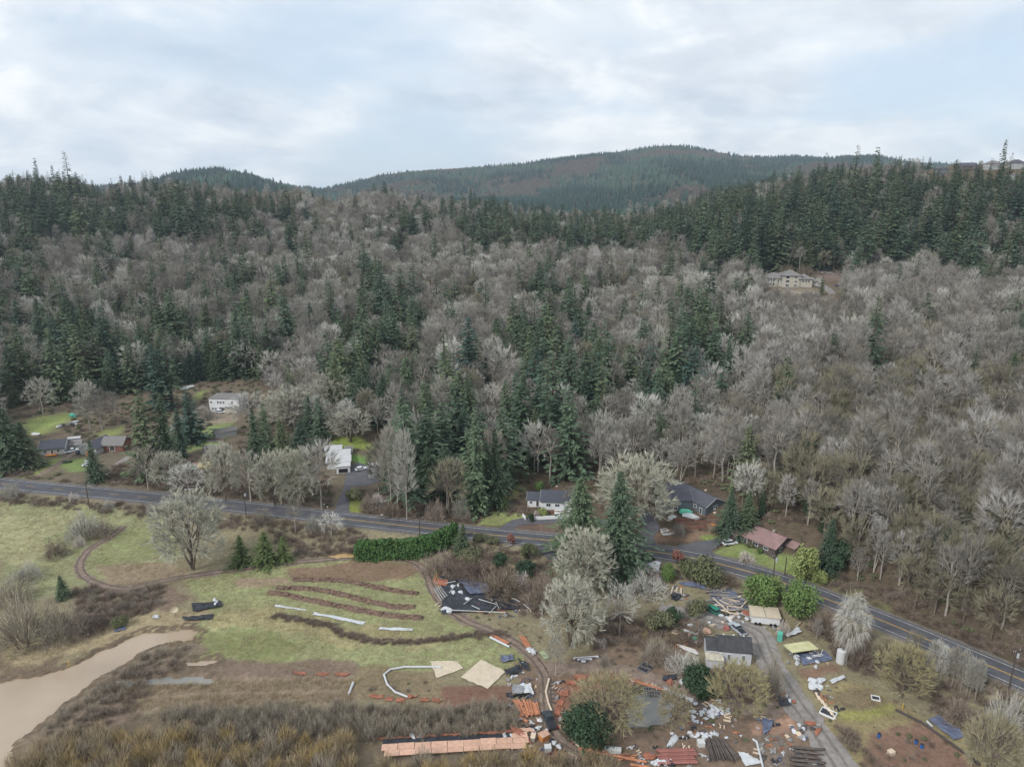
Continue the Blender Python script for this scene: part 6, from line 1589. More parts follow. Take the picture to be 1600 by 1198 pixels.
# derelict cottage
p = G1(1140, 1036)
R9 = thing('derelict_cottage', 'derelict white cottage with patchy black roof', 'house', p, math.radians(-8)); R9.scale = (0.8, 0.84, 1.12)
B = block(R9, 1.4, 3.4, 9.4, 7.2, 0, 3.1, 1.9, WALL_O, SHIN_K, ov=0.3)
opening(B, 'front', -1.8, 1.6, 0.9, 1.5); opening(B, 'front', 2.4, 1.6, 0.9, 1.5); opening(B, 'front', -4.0, 2.0, 0.7, 0.8)
B = block(R9, -5.0, 3.6, 3.6, 6.4, 0, 2.7, 1.2, WALL_O, SHIN_K, ov=0.2, rname='lean_to_roof'); opening(B, 'front', 0, 1.3, 1.6, 2.0, 'doorway_shade', BLACKM)  # the open doorway's dark interior is a black panel on the wall
B = block(R9, -4.8, -1.4, 4.8, 3.0, 0, 1.9, 0, WALL_O, mat('stained_roof_sheet', S(186, 178, 160), rough=0.8, var=0.2, scale=0.8), ov=0.2, rname='porch_roof')
for x, y in ((-1.5, 5), (1.5, 5.2), (4.5, 5)): MB().box((x, y, 4.35), (0.5, 0.4, 0.3)).build('roof_vent', TRIM, R9)
# canopy, toilet cabin, tank and yellow roof
r = thing('canopy_trailer', 'pale rectangular canopy on a box trailer beside the green shrubs', 'trailer', G1(1194, 971), math.radians(-10))
MB().box((0, 0.6, 2.55), (7.6, 5.2, 0.16)).build('canopy', TARPBE, r); MB().box((0, 0.6, 1.4), (7.0, 4.6, 2.0)).build('box', WALL_W, r)
for sx in (-1, 1):
    for k in (-2.4, -1.4): MB().tube((k * sx, -1.75, 0.4), (k * sx, -2.0, 0.4), 0.4, n=12).build('wheel', BLACKM, r)
MB().box((0, 0.6, 2.65), (0.12, 5.2, 0.06)).build('seam_strip', STEEL, r)
r = thing('portable_toilet', 'turquoise portable toilet cabin beside the gravel drive', 'toilet cabin', G1(1218, 1000), math.radians(-20))
TEAL = mat('turquoise_plastic', S(92, 186, 180), rough=0.5, var=0.05)
MB().box((0, 0, 1.1), (1.15, 1.15, 2.2)).build('cabin', TEAL, r, bevel=0.05); MB().box((0, 0, 2.28), (1.2, 1.2, 0.14)).build('cap', TARPG, r, bevel=0.04); d = MB().box((0, -0.6, 1.1), (0.8, 0.05, 1.8)).build('door', TARPG, r); MB().box((0.3, -0.64, 1.1), (0.06, 0.04, 0.2)).build('handle', CABLE, d)
r = thing('water_tank', 'white cylindrical water tank beside the brown thicket', 'tank', G1(1313, 1034))
MB().tube((0, 0, 0), (0, 0, 3.2), 1.05, n=28).build('shell', CABLE, r); MB().tube((0, 0, 3.2), (0, 0, 3.45), 1.05, 0.3, n=28).build('dome', CABLE, r); MB().tube((0.3, 0, 3.3), (0.3, 0, 3.55), 0.22, n=12).build('hatch', BLACKM, r)
for z in (0.8, 1.6, 2.4): MB().tube((0, 0, z - 0.03), (0, 0, z + 0.03), 1.07, n=28).build('rib', CABLE, r)
r = thing('roofed_shelter', 'pale yellow sheet roof over a low shelter beside the gravel drive', 'shelter', G1(1253, 1022), math.radians(12))
MB().box((0, 0.8, 1.6), (7.2, 4.0, 0.1), 0, 0, -0.12).build('roof', TARPY, r)
for sx in (-1, 1):
    for sy in (-1, 1): MB().box((sx * 3.4, 0.8 + sy * 1.8, 0.7), (0.12, 0.12, 1.7)).build('post', GREYPL, r)

# ------------------------------------------------------------------ poles, boxes and yard clutter
def pole(px, pb, pt, label, transformer=False, arm=True):
    p = G1(px, pb); H = max(5.0, height_for(p, pt)); r = thing('utility_pole', label, 'utility pole', p, 0.35)
    WOODP = mat('pole_wood', S(84, 74, 68), rough=0.9, var=0.15)
    MB().tube((0, 0, -0.3), (0, 0, H), 0.19, 0.13, n=10).build('post', WOODP, r)
    if arm:
        a = MB().box((0, 0, H - 0.5), (2.4, 0.14, 0.14)).build('crossarm', WOODP, r)
        for x in (-1.05, -0.4, 1.05): MB().tube((x, 0, H - 0.43), (x, 0, H - 0.2), 0.06, n=6).build('insulator', CABLE, a)
    if transformer:
        t = MB().tube((0.4, -0.1, H - 2.1), (0.4, -0.1, H - 1.1), 0.33, n=12).build('transformer', PS, r); MB().tube((0.4, -0.1, H - 1.1), (0.4, -0.1, H - 0.9), 0.06, n=6).build('bushing', BLACKM, t)
pole(385, 808, 766, 'utility pole with transformer by the pale verge bush', True)
pole(140, 794, 753, 'plain utility pole at the foot of the gravel driveway')
pole(656, 840, 800, 'plain utility pole at the road end of the wooded strip', arm=False)
pole(1206, 922, 866, 'utility pole with transformer in front of the brown-roofed house', True)
pole(1226, 898, 870, 'short thin pole on the brown-roofed house lawn', arm=False)
pole(1576, 1078, 1014, 'utility pole with transformer above the pale yellow willow', True)
for px, py, lb in ((507, 793, 'white mailbox beside the paved driveway'), (512, 797, 'second white mailbox beside the paved driveway, closer to the road')):
    r = thing('mailbox', lb, 'mailbox', G1(px, py), 0.3); MB().box((0, 0, 0.55), (0.1, 0.1, 1.2)).build('post', GREYPL, r); b = MB().box((0, 0, 1.3), (0.5, 0.32, 0.4)).build('box', CABLE, r, bevel=0.08); MB().box((0.2, -0.18, 1.4), (0.1, 0.02, 0.16)).build('flag', RUST, b)
r = thing('road_sign', 'small grey sign on a post above the road bank', 'sign', G1(597, 812), 0.2); MB().tube((0, 0, 0), (0, 0, 2.2), 0.05, n=6).build('post', STEEL, r); MB().box((0, -0.06, 1.9), (0.6, 0.03, 0.5)).build('sign_panel', CABLE, r)
for k, (px, py) in enumerate([(733, 834), (737, 834), (742, 835)]):
    o = MB().tube((0, 0, 0), (0, 0, 1.2), 0.1, 0.09, n=8).build('bollard', GREYPL); o.location = tuple(G1(px, py)); tag(o, 'short grey marker post by the road opposite the lawn', 'post', 'marker posts by the road')
r = thing('dish_antenna', 'round cream dish on a pole beside the straw bank', 'dish', G1(274, 962), 0.3); MB().tube((0, 0, 0), (0, 0, 1.7), 0.07, n=8).build('post', STEEL, r)
V = []; k = 18
for i, (rr, zz2) in enumerate(((0.05, 0.0), (0.6, 0.08), (1.0, 0.28))):
    for j in range(k): a = 6.283 * j / k; V.append((math.cos(a) * rr, -0.25 - zz2, 2.3 + math.sin(a) * rr))
MB().add(V, [(i * k + j, i * k + (j + 1) % k, (i + 1) * k + (j + 1) % k, (i + 1) * k + j) for i in range(2) for j in range(k)] + [tuple(range(k))]).build('dish', mat('cream_dish', S(206, 194, 166), rough=0.6), r)
# tarps and liners
sheet_obj('tarpaulin', 'beige tarpaulin with dark stains on the field, the smaller one', 'tarpaulin', [(672, 1033), (715, 1034), (724, 1045), (682, 1060)], TARPBE, bump=0.2)
sheet_obj('tarpaulin', 'large beige tarpaulin spread on the field edge', 'tarpaulin', [(752, 1031), (790, 1050), (762, 1077), (720, 1058)], TARPBE, bump=0.2)
sheet_obj('pond_liner', 'black liner spread over the pit below the thickets', 'liner', [(686, 900), (752, 912), (822, 952), (692, 960)], TARPB, 26, 0.7, 0.2, fold=1.5)
sheet_obj('pond_liner', 'slate-blue liner on the upper corner of the pit', 'liner', [(715, 908), (755, 912), (775, 928), (735, 932)], TARPBL, 14, 0.4, 0.75)
for k, (a, b) in enumerate([((725, 948), (738, 938)), ((737, 950), (750, 956)), ((748, 940), (775, 948)), ((775, 945), (780, 955)), ((702, 930), (712, 918)), ((818, 948), (828, 956)), ((800, 938), (812, 944)), ((760, 938), (770, 942)), ((700, 957), (790, 961)), ((696, 915), (712, 912)), ((765, 962), (776, 950))]):
    stick('white_pole', 'white plastic pole lying on the black liner', 'pole', a, b, 0.2, 0.2, CABLE, 0.75, 'poles on the black liner', True)
for k, (px, py) in enumerate([(696, 953), (702, 956), (708, 918), (716, 916), (720, 928), (731, 938), (708, 928)]): lump('cloth_bundle', 'white cloth bundle on the black liner', 'bundle', px, py, (2.2, 1.3, 1.0), TARPW, 'cloth bundles on the black liner')
for k in range(5): stick('brown_plank', 'brown plank lying across the black liner', 'plank', (756 + 8 * k, 936 + 2 * k), (782 + 7 * k, 942 + 2.2 * k), 0.35, 0.12, LOGM, 0.8, 'planks across the black liner')
for k in range(4): stick('grey_plank', 'grey plank stacked at the corner of the pit', 'plank', (678 + 3 * k, 921 - k), (690 + 3 * k, 940 - 2 * k), 0.4, 0.15, GREYPL, 0.2 + 0.1 * k, 'planks at the pit corner')
stick('orange_plank', 'orange plank at the top corner of the pit', 'plank', (678, 911), (683, 898), 0.5, 0.2, ORANGE); stick('orange_plank', 'orange plank lying above the rusty heap', 'plank', (682, 897), (702, 902), 0.35, 0.15, ORANGE)
lump('rust_heap', 'heap of rusty red mulch beside the pit', 'heap', 693, 911, (4.5, 3.5, 1.0), RUST, seed=9)
sheet_obj('tarpaulin', 'dark crumpled liner by the straw bank and the dish', 'liner', [(300, 945), (345, 940), (348, 948), (302, 958)], TARPB, 12, 0.9, 0.1); sheet_obj('tarpaulin', 'dark folded liner below the dish', 'liner', [(283, 966), (334, 960), (332, 968), (290, 971)], TARPB, 12, 0.8, 0.1)
sheet_obj('tarpaulin', 'small dark liner on the straw bank by the water', 'liner', [(178, 984), (196, 978), (196, 984), (180, 988)], TARPBL, 8, 0.4, 0.1); lump('cloth_bundle', 'white cloth bundle on the straw bank', 'bundle', 244, 965, (1.8, 1.2, 0.9), TARPW); lump('cloth_bundle', 'white cloth draped on the dark liner', 'bundle', 337, 941, (3.0, 1.2, 0.9), TARPW)
for k, q in enumerate([[(430, 945), (478, 952), (478, 954), (430, 948)], [(490, 956), (570, 972), (568, 976), (490, 960)], [(592, 980), (645, 982), (645, 985), (592, 984)]]): sheet_obj('row_cover', ['short white row cover at the upper end of the straw strip', 'long white row cover along the straw strip', 'white row cover at the lower end of the straw strip'][k], 'row cover', q, TARPW, 12, 0.2, 0.08, 'row covers in the straw strip', 1.0)
for k, (a, b) in enumerate([((690, 1043), (660, 1043)), ((660, 1043), (632, 1043)), ((632, 1043), (610, 1047)), ((610, 1047), (600, 1055)), ((600, 1055), (605, 1070)), ((605, 1070), (617, 1082)), ((617, 1082), (637, 1090))]): stick('white_sleeve', 'white sleeve segment curving round the reed patch', 'sleeve', a, b, 0.5, 0.3, TARPW, 0, 'white sleeve round the reed patch', True)
stick('white_sleeve', 'short white sleeve at the end of the reed bed', 'sleeve', (552, 1068), (545, 1086), 0.6, 0.3, TARPW, round_=True)
def ragged(label, px, py, w, h, m, group, cat='heap', name='orange_heap', b=0.7):
    sheet_obj(name, label, cat, [(px - w + random.uniform(-2, 2), py - h + random.uniform(-1, 1)), (px + w + random.uniform(-3, 3), py - h * random.uniform(0.3, 1)), (px + w * random.uniform(0.6, 1), py + h), (px - w * random.uniform(0.5, 1), py + h * random.uniform(0.4, 1))], m, 9, b, 0.05, group, 1.6)
for k in range(6): ragged('orange netting heap along the scrub hedge', 592 + 18 * k + random.uniform(-4, 4), 1090 + random.uniform(-4, 5), random.uniform(6, 11), 3.2, RUST, 'orange netting heaps')
for k in range(3): ragged('orange soil heap on the muddy bank above the reeds', 470 + 32 * k, 1052 + k, 11, 2.2, RUST, 'orange heaps above the reeds', b=0.4)
# long timber beds at the lower edge
def bed(label, a, b, w, m, n=9, z=0.6, nm='timber_bed'):
    A, Bq = G1(*a), G1(*b); e = Bq - A; L = math.hypot(e[0], e[1]); yaw = math.atan2(e[1], e[0]); r = thing(nm, label, 'timber bed', (A + Bq) / 2, yaw)
    for i in range(n):
        l = L / n * (0.97 + 0.05 * random.random())
        MB().box((-L / 2 + (i + 0.5) * L / n, random.uniform(-0.12, 0.12), z), (l - 0.05, w, 0.14), random.uniform(-0.006, 0.006), 0, random.uniform(-0.03, 0.03)).build('board', m, r)
    for i in range(n + 1):
        for sy in (-1, 1): MB().box((-L / 2 + i * L / n * 0.98 + 0.3, sy * w * 0.42, z / 2 - 0.2), (0.14, 0.14, z + 0.2)).build('leg', GREYPL, r)
bed('long salmon timber bed, the row next to the black trough', (596, 1171), (826, 1158), 1.7, SALMON)
bed('long salmon timber bed, the row by the willow brush', (600, 1180), (822, 1167), 1.5, SALMON)
bed('long black trough beside the salmon timber beds', (598, 1162), (800, 1152), 2.0, TARPB, 5, 0.25, 'planting_trough')
bed('short salmon timber bed at the head of the black trough', (800, 1153), (824, 1150), 1.4, SALMON, 3)
for k in range(9): sheet_obj('netting', 'rust-red netting strip along the foot of the scrub hedge', 'netting', [(588 + 24 * k, 1153 - 1.3 * k), (612 + 24 * k, 1152 - 1.3 * k), (612 + 24 * k, 1155 - 1.3 * k), (588 + 24 * k, 1157 - 1.3 * k)], RUST, 6, 0.5, 0.1, 'netting along the scrub hedge')
for k in range(4): lump('cloth_bundle', 'white cloth scrap on the rust-red netting', 'bundle', 645 + 12 * k if k < 2 else 760 + 14 * k, 1151, (2.2, 0.8, 0.7), TARPW, 'cloth scraps on the netting')
# orange lumber stack by the dark pickup
for k in range(13): stick('orange_board', 'orange board in the fanned stack beside the dirt track', 'board', (803 + 2.9 * k + random.uniform(-1, 1), 1098 + random.uniform(-4, 3)), (815 + 2.3 * k, 1120 + random.uniform(-4, 3)), 0.42, 0.16, ORANGE, 0.15 + 0.1 * (k % 3), 'boards of the fanned stack')
for k in range(3): stick('orange_board', 'orange board below the fanned stack', 'board', (806 + k * 3, 1118 + 2 * k), (822 + k, 1126 + k), 0.45, 0.16, ORANGE, 0.1, 'boards below the fanned stack')
sheet_obj('tarpaulin', 'grey-white sheeting thrown over the fanned lumber stack', 'tarpaulin', [(802, 1074), (828, 1070), (834, 1088), (802, 1086)], TARPW, 10, 1.2, 0.3); sheet_obj('tarpaulin', 'grey torn sheet beside the fanned lumber stack', 'tarpaulin', [(801, 1074), (818, 1078), (816, 1090), (800, 1088)], mat('tarp_grey', S(138, 140, 142), rough=0.6, var=0.2, scale=0.8), 8, 0.8, 0.8)
sheet_obj('tarpaulin', 'black round liner tangle by the big beige tarpaulin', 'liner', [(788, 1048), (812, 1042), (816, 1052), (792, 1058)], TARPB, 10, 1.2, 0.2); sheet_obj('tarpaulin', 'slate liner crumpled on the field by the track', 'liner', [(781, 1025), (800, 1024), (803, 1034), (784, 1036)], TARPBL, 10, 1.0, 0.1); sheet_obj('tarpaulin', 'black and white liner tangle beside the track', 'liner', [(808, 1030), (822, 1036), (828, 1048), (816, 1046)], TARPB, 10, 1.0, 0.1)
for k, (px, py) in enumerate([(806, 1056), (814, 1050), (818, 1036), (800, 1058)]): lump('cloth_bundle', 'white rim scrap around the black liner tangle', 'bundle', px, py, (1.5, 0.6, 0.5), TARPW, 'white scraps round the liner tangle')
for k in range(4): stick('orange_board', 'orange board in the boat-shaped pile on the green track', 'board', (767 + 2 * k, 993 + 0.8 * k), (790 + 2 * k, 1008 - k * 0.6), 0.3, 0.15, ORANGE, 0.1 + 0.1 * k, 'boards of the boat-shaped pile')
stick('white_sleeve', 'white sleeve under the boat-shaped board pile', 'sleeve', (766, 997), (796, 1012), 0.6, 0.3, TARPW, round_=True)
for k in range(4): stick('orange_board', 'orange board in the slanting pile between green track and grey oak', 'board', (811 + 3 * k, 993 + k), (822 + 3 * k, 1012 + k), 0.3, 0.15, ORANGE, 0.1, 'boards of the slanting pile')
for k in range(3): lump('cloth_bundle', 'white bundle at the foot of the slanting pile', 'bundle', 826 + 4 * k, 1016 + 2 * k, (1.5, 1.2, 0.9), TARPW, 'white bundles at the slanting pile')
sheet_obj('plywood_panel', 'pale green stained panel by the slim tan tree', 'panel', [(842, 1020), (850, 1017), (860, 1027), (851, 1031)], mat('green_panel', S(150, 158, 126), rough=0.8, var=0.25, scale=0.6), 4, 0.05, 0.15, thick=0.08)
# kerb of orange logs round the pond
for k, (a, b, m) in enumerate([((858, 1062), (853, 1082), PALEPL), ((853, 1082), (857, 1100), PALEPL), ((857, 1100), (862, 1112), PALEPL), ((868, 1132), (877, 1140), ORANGE), ((877, 1140), (892, 1156), LOGM), ((878, 1142), (896, 1164), BRICKW), ((892, 1156), (908, 1170), PALEPL), ((904, 1170), (944, 1180), ORANGE), ((920, 1172), (950, 1176), ORANGE), ((940, 1178), (980, 1186), ORANGE), ((950, 1182), (985, 1180), BRICKW), ((976, 1186), (1010, 1192), ORANGE), ((985, 1196), (1015, 1200), ORANGE), ((880, 1180), (908, 1188), ORANGE), ((888, 1178), (900, 1184), PALEPL)]):
    stick('edging_log', 'timber edging the dirt track below the pond', 'timber', a, b, 0.5, 0.3, m, 0.05, 'timbers edging the dirt track', True)
for k in range(6): stick('earth_rib', 'dark sleeper laid beside the pale kerb above the pond', 'sleeper', (858 + k * 0.5, 1066 + 6 * k), (870 - k * 0.5, 1064 + 7 * k), 0.35, 0.2, LOGM, 0, 'sleepers beside the pale kerb')
for k in range(5): ragged('orange mulch heap along the pond rim', [872, 875, 881, 893, 906][k], [1112, 1098, 1084, 1068, 1060][k], [4, 4, 6, 9, 9][k], [7, 6, 5, 4, 3.5][k], RUST, 'mulch heaps on the pond rim')
for k in range(5): stick('orange_board', 'orange board on the raised bank above the pond', 'board', (986 + 9 * k, 1062 + 3.0 * k), (1008 + 8 * k, 1072 + 2 * k), 0.4, 0.2, ORANGE, 0.1, 'boards on the bank above the pond')
r = thing('steel_frame', 'grey steel grid frame lying by the pond', 'frame', G1(1018, 1083), -0.1)
for k in range(7): MB().box((-1.8 + k * 0.6, 0, 0.5), (0.1, 2.6, 0.1)).build('bar', STEEL, r)
for k in range(3): MB().box((0, -1.2 + k * 1.2, 0.62), (3.9, 0.1, 0.1)).build('rail', STEEL, r)
r = thing('steel_frame', 'grey window-like frame with two dark panes on the yard grass', 'frame', G1(1008, 1044), -0.75)
for k in range(3): MB().box((0, -1.6 + 1.6 * k, 0.3), (2.6, 0.12, 0.12)).build('rail', STEEL, r)
for k in (-1, 1): MB().box((k * 1.3, 0, 0.3), (0.12, 3.4, 0.12)).build('bar', STEEL, r); MB().box((0, k * 0.8, 0.26), (2.4, 1.4, 0.04)).build('pane', BLACKM, r)
# pickup corner
for k, (px, py, sz, m, lb) in enumerate([(843, 1127, (1.1, 1.1, 0.5), CABLE, 'white round drum lid beside the dark pickup'), (841, 1139, (1.4, 1.0, 0.8), TARPW, 'white sack beside the dark pickup'), (854, 1142, (0.8, 0.8, 0.7), CABLE, 'small white tub behind the dark pickup'), (866, 1162, (1.2, 1.0, 0.8), TARPW, 'white sack at the track edge'), (862, 1158, (1.0, 1.0, 0.8), BLACKM, 'dark sack at the track edge'), (873, 1168, (1.3, 1.0, 0.9), TARPW, 'white wrapped bale at the track edge')]): lump('sack', lb, 'sack', px, py, sz, m, seed=k)
def crate(name, label, px, py, yaw, size, m, lid=None, cat='crate'):
    r = thing(name, label, cat, G1(px, py), math.radians(yaw)); L, W, H = size
    for sy in (-1, 1): MB().box((0, sy * (W / 2 - 0.04), H / 2), (L, 0.08, H)).build('side_board', m, r)
    for sx in (-1, 1): MB().box((sx * (L / 2 - 0.04), 0, H / 2), (0.08, W - 0.17, H)).build('end_board', m, r)
    MB().box((0, 0, H + 0.04), (L + 0.08, W + 0.08, 0.08)).build('lid', lid or m, r)
crate('crate', 'orange-brown wooden crate by the track', 850, 1153, 35, (2.0, 1.6, 1.1), DECKO, SALMON); crate('crate', 'white square box by the willow brush', 856, 1172, 5, (1.3, 1.2, 1.0), CABLE); crate('crate', 'grey box near the timber beds', 833, 1155, 80, (1.5, 0.9, 1.0), GREYPL, PALEPL); crate('crate', 'white box beside the dark log pile', 1095, 1164, 2, (1.4, 1.3, 1.0), CABLE)
for k in range(7): stick('pale_board', 'pale board in the loose heap at the end of the timber beds', 'board', (806 + 3 * k, 1142 - k % 3), (820 + 3 * k, 1138 + 3 * (k % 3)), 0.5, 0.15, SALMON, 0.1 * (k % 3), 'boards heaped at the timber beds')
lump('rust_heap', 'rust-red netting heap at the end of the timber beds', 'heap', 812, 1147, (5.0, 1.6, 1.0), RUST, seed=4)
# red pipes, dark logs
for k in range(8): stick('red_pipe', 'red pipe in the pipe stack by the dark log pile', 'pipe', (1025 + 3 * (k % 3), 1174 + 3.0 * k), (1084 + 2 * (k % 4), 1172 + 3.1 * k), 0.5, 0.5, REDP, 0.1 + 0.1 * (k % 2), 'pipes in the red stack', True)
for k in range(15): stick('dark_log', 'dark log in the fan-shaped pile beside the red pipes', 'log', (1104 + 3.2 * k * 0.55, 1158 + random.uniform(-2, 2)), (1109 + 3.2 * k, 1190 + random.uniform(-2, 4)), 0.42, 0.4, LOGM, 0.1 + 0.22 * (k % 3), 'logs of the fan-shaped pile', True)
for k in range(17): stick('dark_log', 'dark log in the flat pile beside the gravel drive', 'log', (1236 + random.uniform(-6, 6) + 5 * (k < 9), 1168 + 2.2 * k), (1284 + random.uniform(-6, 6), 1172 + 2.3 * k), 0.42, 0.4, LOGM, 0.1 + 0.25 * (k % 3), 'logs of the flat pile', True)
sheet_obj('tarpaulin', 'white sheet lying beside the fan-shaped log pile', 'tarpaulin', [(1152, 1175), (1168, 1178), (1192, 1192), (1165, 1197)], TARPW, 8, 0.3, 0.1)
stick('white_sleeve', 'long white pipe across the gravel patch', 'pipe', (1182, 1160), (1192, 1200), 0.5, 0.4, TARPW, round_=True); stick('white_sleeve', 'bent white pipe end above the gravel patch', 'pipe', (1182, 1160), (1176, 1156), 0.5, 0.4, TARPW, round_=True)
lump('cloth_bundle', 'white curved foam strip by the dark evergreen', 'bundle', 1050, 1160, (1.2, 4.0, 0.8), TARPW, seed=2)
# white foam blocks
for k in range(84):
    z = k % 3
    px, py = [(random.gauss(1118, 9), random.gauss(1112, 4)), (random.gauss(1098, 12), random.gauss(1118, 7)), (random.gauss(1098, 20), random.gauss(1151, 3.5))][z]
    s = random.uniform(0.25, 1.0)
    lump('foam_block', 'white foam block scattered around the brush beside the pond willow', 'foam block', px, py, (s * 1.3, s, s * 0.7), FOAM, 'scattered white foam blocks')
for k in range(14): lump('foam_block', 'grey-white rubble piece on the track bank by the steel grid', 'rubble', 1043 + 3.4 * k + random.uniform(-2, 2), 1078 + 1.6 * k + random.uniform(-3, 3), (random.uniform(0.6, 1.6), random.uniform(0.6, 1.2), 0.6), FOAM if k % 3 else GREYPL, 'rubble on the track bank')
lump('cloth_bundle', 'white bundle alone on the yard track', 'bundle', 1066, 1066, (1.1, 1.5, 1.2), TARPW, seed=6); lump('rust_heap', 'orange pile under a dark cover in the yard', 'heap', 1046, 1066, (2.6, 1.4, 0.8), RUST, seed=8); sheet_obj('tarpaulin', 'dark cover over the orange pile in the yard', 'tarpaulin', [(1036, 1058), (1056, 1055), (1058, 1062), (1034, 1066)], TARPB, 8, 0.6, 0.3)
for k in range(3): stick('orange_board', 'orange board by the dark evergreen in the yard', 'board', (1093 + 2 * k, 1072 + 2 * k), (1106 + 2 * k, 1078 + 2 * k), 0.4, 0.2, ORANGE, 0.1, 'boards by the yard evergreen')
# debris heap beside the canopy
sheet_obj('tarpaulin', 'slate tarpaulin under the plank debris heap', 'tarpaulin', [(1108, 926), (1140, 920), (1172, 950), (1120, 956)], TARPBL, 16, 0.9, 0.1, fold=1.5); sheet_obj('tarpaulin', 'dark crumpled tarpaulin below the olive-brown bush', 'tarpaulin', [(1060, 910), (1100, 912), (1104, 922), (1066, 916)], TARPBL, 12, 0.9, 0.1, fold=1.0)
for k in range(46):
    px, py = random.uniform(1112, 1168), 0; py = 926 + (px - 1112) * 0.35 + random.uniform(-6, 20); a = random.uniform(-0.5, 0.9); l = random.uniform(5, 15)
    stick('grey_plank', 'weathered grey plank in the debris heap beside the canopy', 'plank', (px - l * math.cos(a), py - l * 0.5 * math.sin(a)), (px + l * math.cos(a), py + l * 0.5 * math.sin(a)), random.uniform(0.2, 0.5), 0.14, GREYPL, random.uniform(0.3, 1.1), 'planks in the debris heap')
for k in range(12): stick('pale_board', 'pale board among the debris beside the canopy', 'board', (1110 + random.uniform(0, 50), 935 + random.uniform(0, 25)), (1118 + random.uniform(0, 55), 938 + random.uniform(0, 28)), 0.35, 0.14, PALEPL, random.uniform(0.4, 1.0), 'pale boards in the debris heap')
for k in range(26): lump('debris_bag', 'white or grey bag in the debris between canopy and green car', 'bag', random.gauss(1145, 17), random.gauss(966, 7), (random.uniform(0.6, 1.8), random.uniform(0.6, 1.3), random.uniform(0.5, 1.0)), [TARPW, FOAM, GREYPL, PALEPL][k % 4], 'bags in the debris heap')
lump('orange_heap', 'bright orange cover beside the canopy', 'cover', 1167, 960, (2.6, 2.0, 1.2), RUST, seed=12); lump('orange_heap', 'small orange cover in the plank heap', 'cover', 1132, 949, (2.0, 1.2, 0.8), RUST, seed=13)
for k in range(3): stick('pale_board', 'pale plank laid beside the black bundle near the lane', 'plank', (1052 + 6 * k, 917 + k), (1048 + 8 * k, 928 + k), 0.5, 0.15, PALEPL, 0.1, 'planks by the black bundle')
lump('debris_bag', 'black and white wrapped bundle near the lane', 'bundle', 1056, 934, (3.0, 2.2, 1.4), TARPB, seed=14)
for k in range(16): lump('debris_bag', 'grey bag beside the pale yellow shelter', 'bag', random.choice([random.gauss(1240, 5), random.gauss(1275, 9)]), random.gauss(1030, 7), (random.uniform(0.6, 1.6), random.uniform(0.5, 1.2), 0.7), [TARPW, STEEL, FOAM][k % 3], 'bags round the yellow shelter')
sheet_obj('tarpaulin', 'slate tarpaulin in front of the pale yellow shelter', 'tarpaulin', [(1245, 1022), (1290, 1018), (1302, 1032), (1255, 1040)], TARPBL, 12, 0.6, 0.1)
for k in range(8): stick('white_pole', 'white tube on the slate tarpaulin before the yellow shelter', 'tube', (1262 + random.uniform(0, 22), 1018 + random.uniform(0, 12)), (1262 + random.uniform(0, 25), 1018 + random.uniform(0, 14)), 0.18, 0.2, CABLE, 0.6, 'tubes before the yellow shelter', True)
sheet_obj('tarpaulin', 'white and dark wedge of sheeting beside the toilet cabin', 'tarpaulin', [(1226, 995), (1246, 982), (1252, 990), (1230, 998)], TARPW, 8, 0.8, 0.4); stick('pale_board', 'thin pale pole leaning by the wedge of sheeting', 'pole', (1243, 982), (1251, 975), 0.2, 0.2, PALEPL, 0.5)
for k in range(9): lump('wrapped_bale', 'pale wrapped bale at the gravel drive edge', 'bale', 1266 + random.uniform(0, 18), 1068 + random.uniform(-4, 8), (1.8, 1.5, 1.1), TARPW, 'wrapped bales by the gravel drive')
sheet_obj('tarpaulin', 'long pale sheet beyond the wrapped bales', 'tarpaulin', [(1296, 1064), (1318, 1056), (1321, 1060), (1300, 1070)], TARPW, 8, 0.4, 0.2)
for k in range(6): stick('pale_board', 'pale board leaning along the gravel drive edge', 'board', (1274 + 5 * k, 1082 + 6 * k), (1280 + 5 * k, 1094 + 6 * k), 0.45, 0.15, PALEPL, 0.1, 'boards along the gravel drive')
planter('dark-filled white frame beside the gravel drive', 1294, 1115, 3.2, 2.2, -40, TRIM, TARPB)
planter('white-rimmed well with dark middle on the grass plot', 1368, 1091, 1.8, 1.5, -20, TRIM, BLACKM, 0.3)
sheet_obj('tarpaulin', 'grey cover over orange-tipped gear inside the drive bend', 'tarpaulin', [(1215, 1090), (1230, 1094), (1236, 1104), (1218, 1106)], TARPB, 8, 0.8, 0.2)
for k, (px, py, m) in enumerate([(1224, 1085, RUST), (1228, 1089, FOAM), (1240, 1098, RUST), (1234, 1097, FOAM), (1219, 1077, FOAM)]): lump('gear_bag', ['orange bag at the top of the drive-bend cover', 'white bag in the middle of the drive-bend cover', 'upright orange bag in the drive bend', 'white bag next to the upright orange bag', 'small white bag above the drive-bend cover'][k], 'bag', px, py, (0.8, 1.4 if k == 0 else 0.8, 0.9), m, seed=20 + k)
lump('orange_heap', 'orange kayak-like cover above the flat log pile', 'cover', 1265, 1131, (2.4, 1.2, 0.7), RUST, seed=31); lump('orange_heap', 'long orange cover beside the flat log pile', 'cover', 1278, 1143, (1.0, 2.6, 0.7), RUST, seed=32)
for k in range(16): lump('rubble_stone', 'grey rubble piece on the heap above the flat log pile', 'rubble', random.gauss(1252, 10), random.gauss(1145, 7), (random.uniform(0.6, 1.5), random.uniform(0.6, 1.2), 0.7), [GREYPL, FOAM, PALEPL, LOGM][k % 4], 'rubble above the flat log pile')
sheet_obj('tarpaulin', 'dark blue crumpled tarpaulin near the tan tangled willow', 'tarpaulin', [(1190, 1125), (1208, 1126), (1204, 1142), (1192, 1150)], TARPBL, 8, 0.8, 0.1)
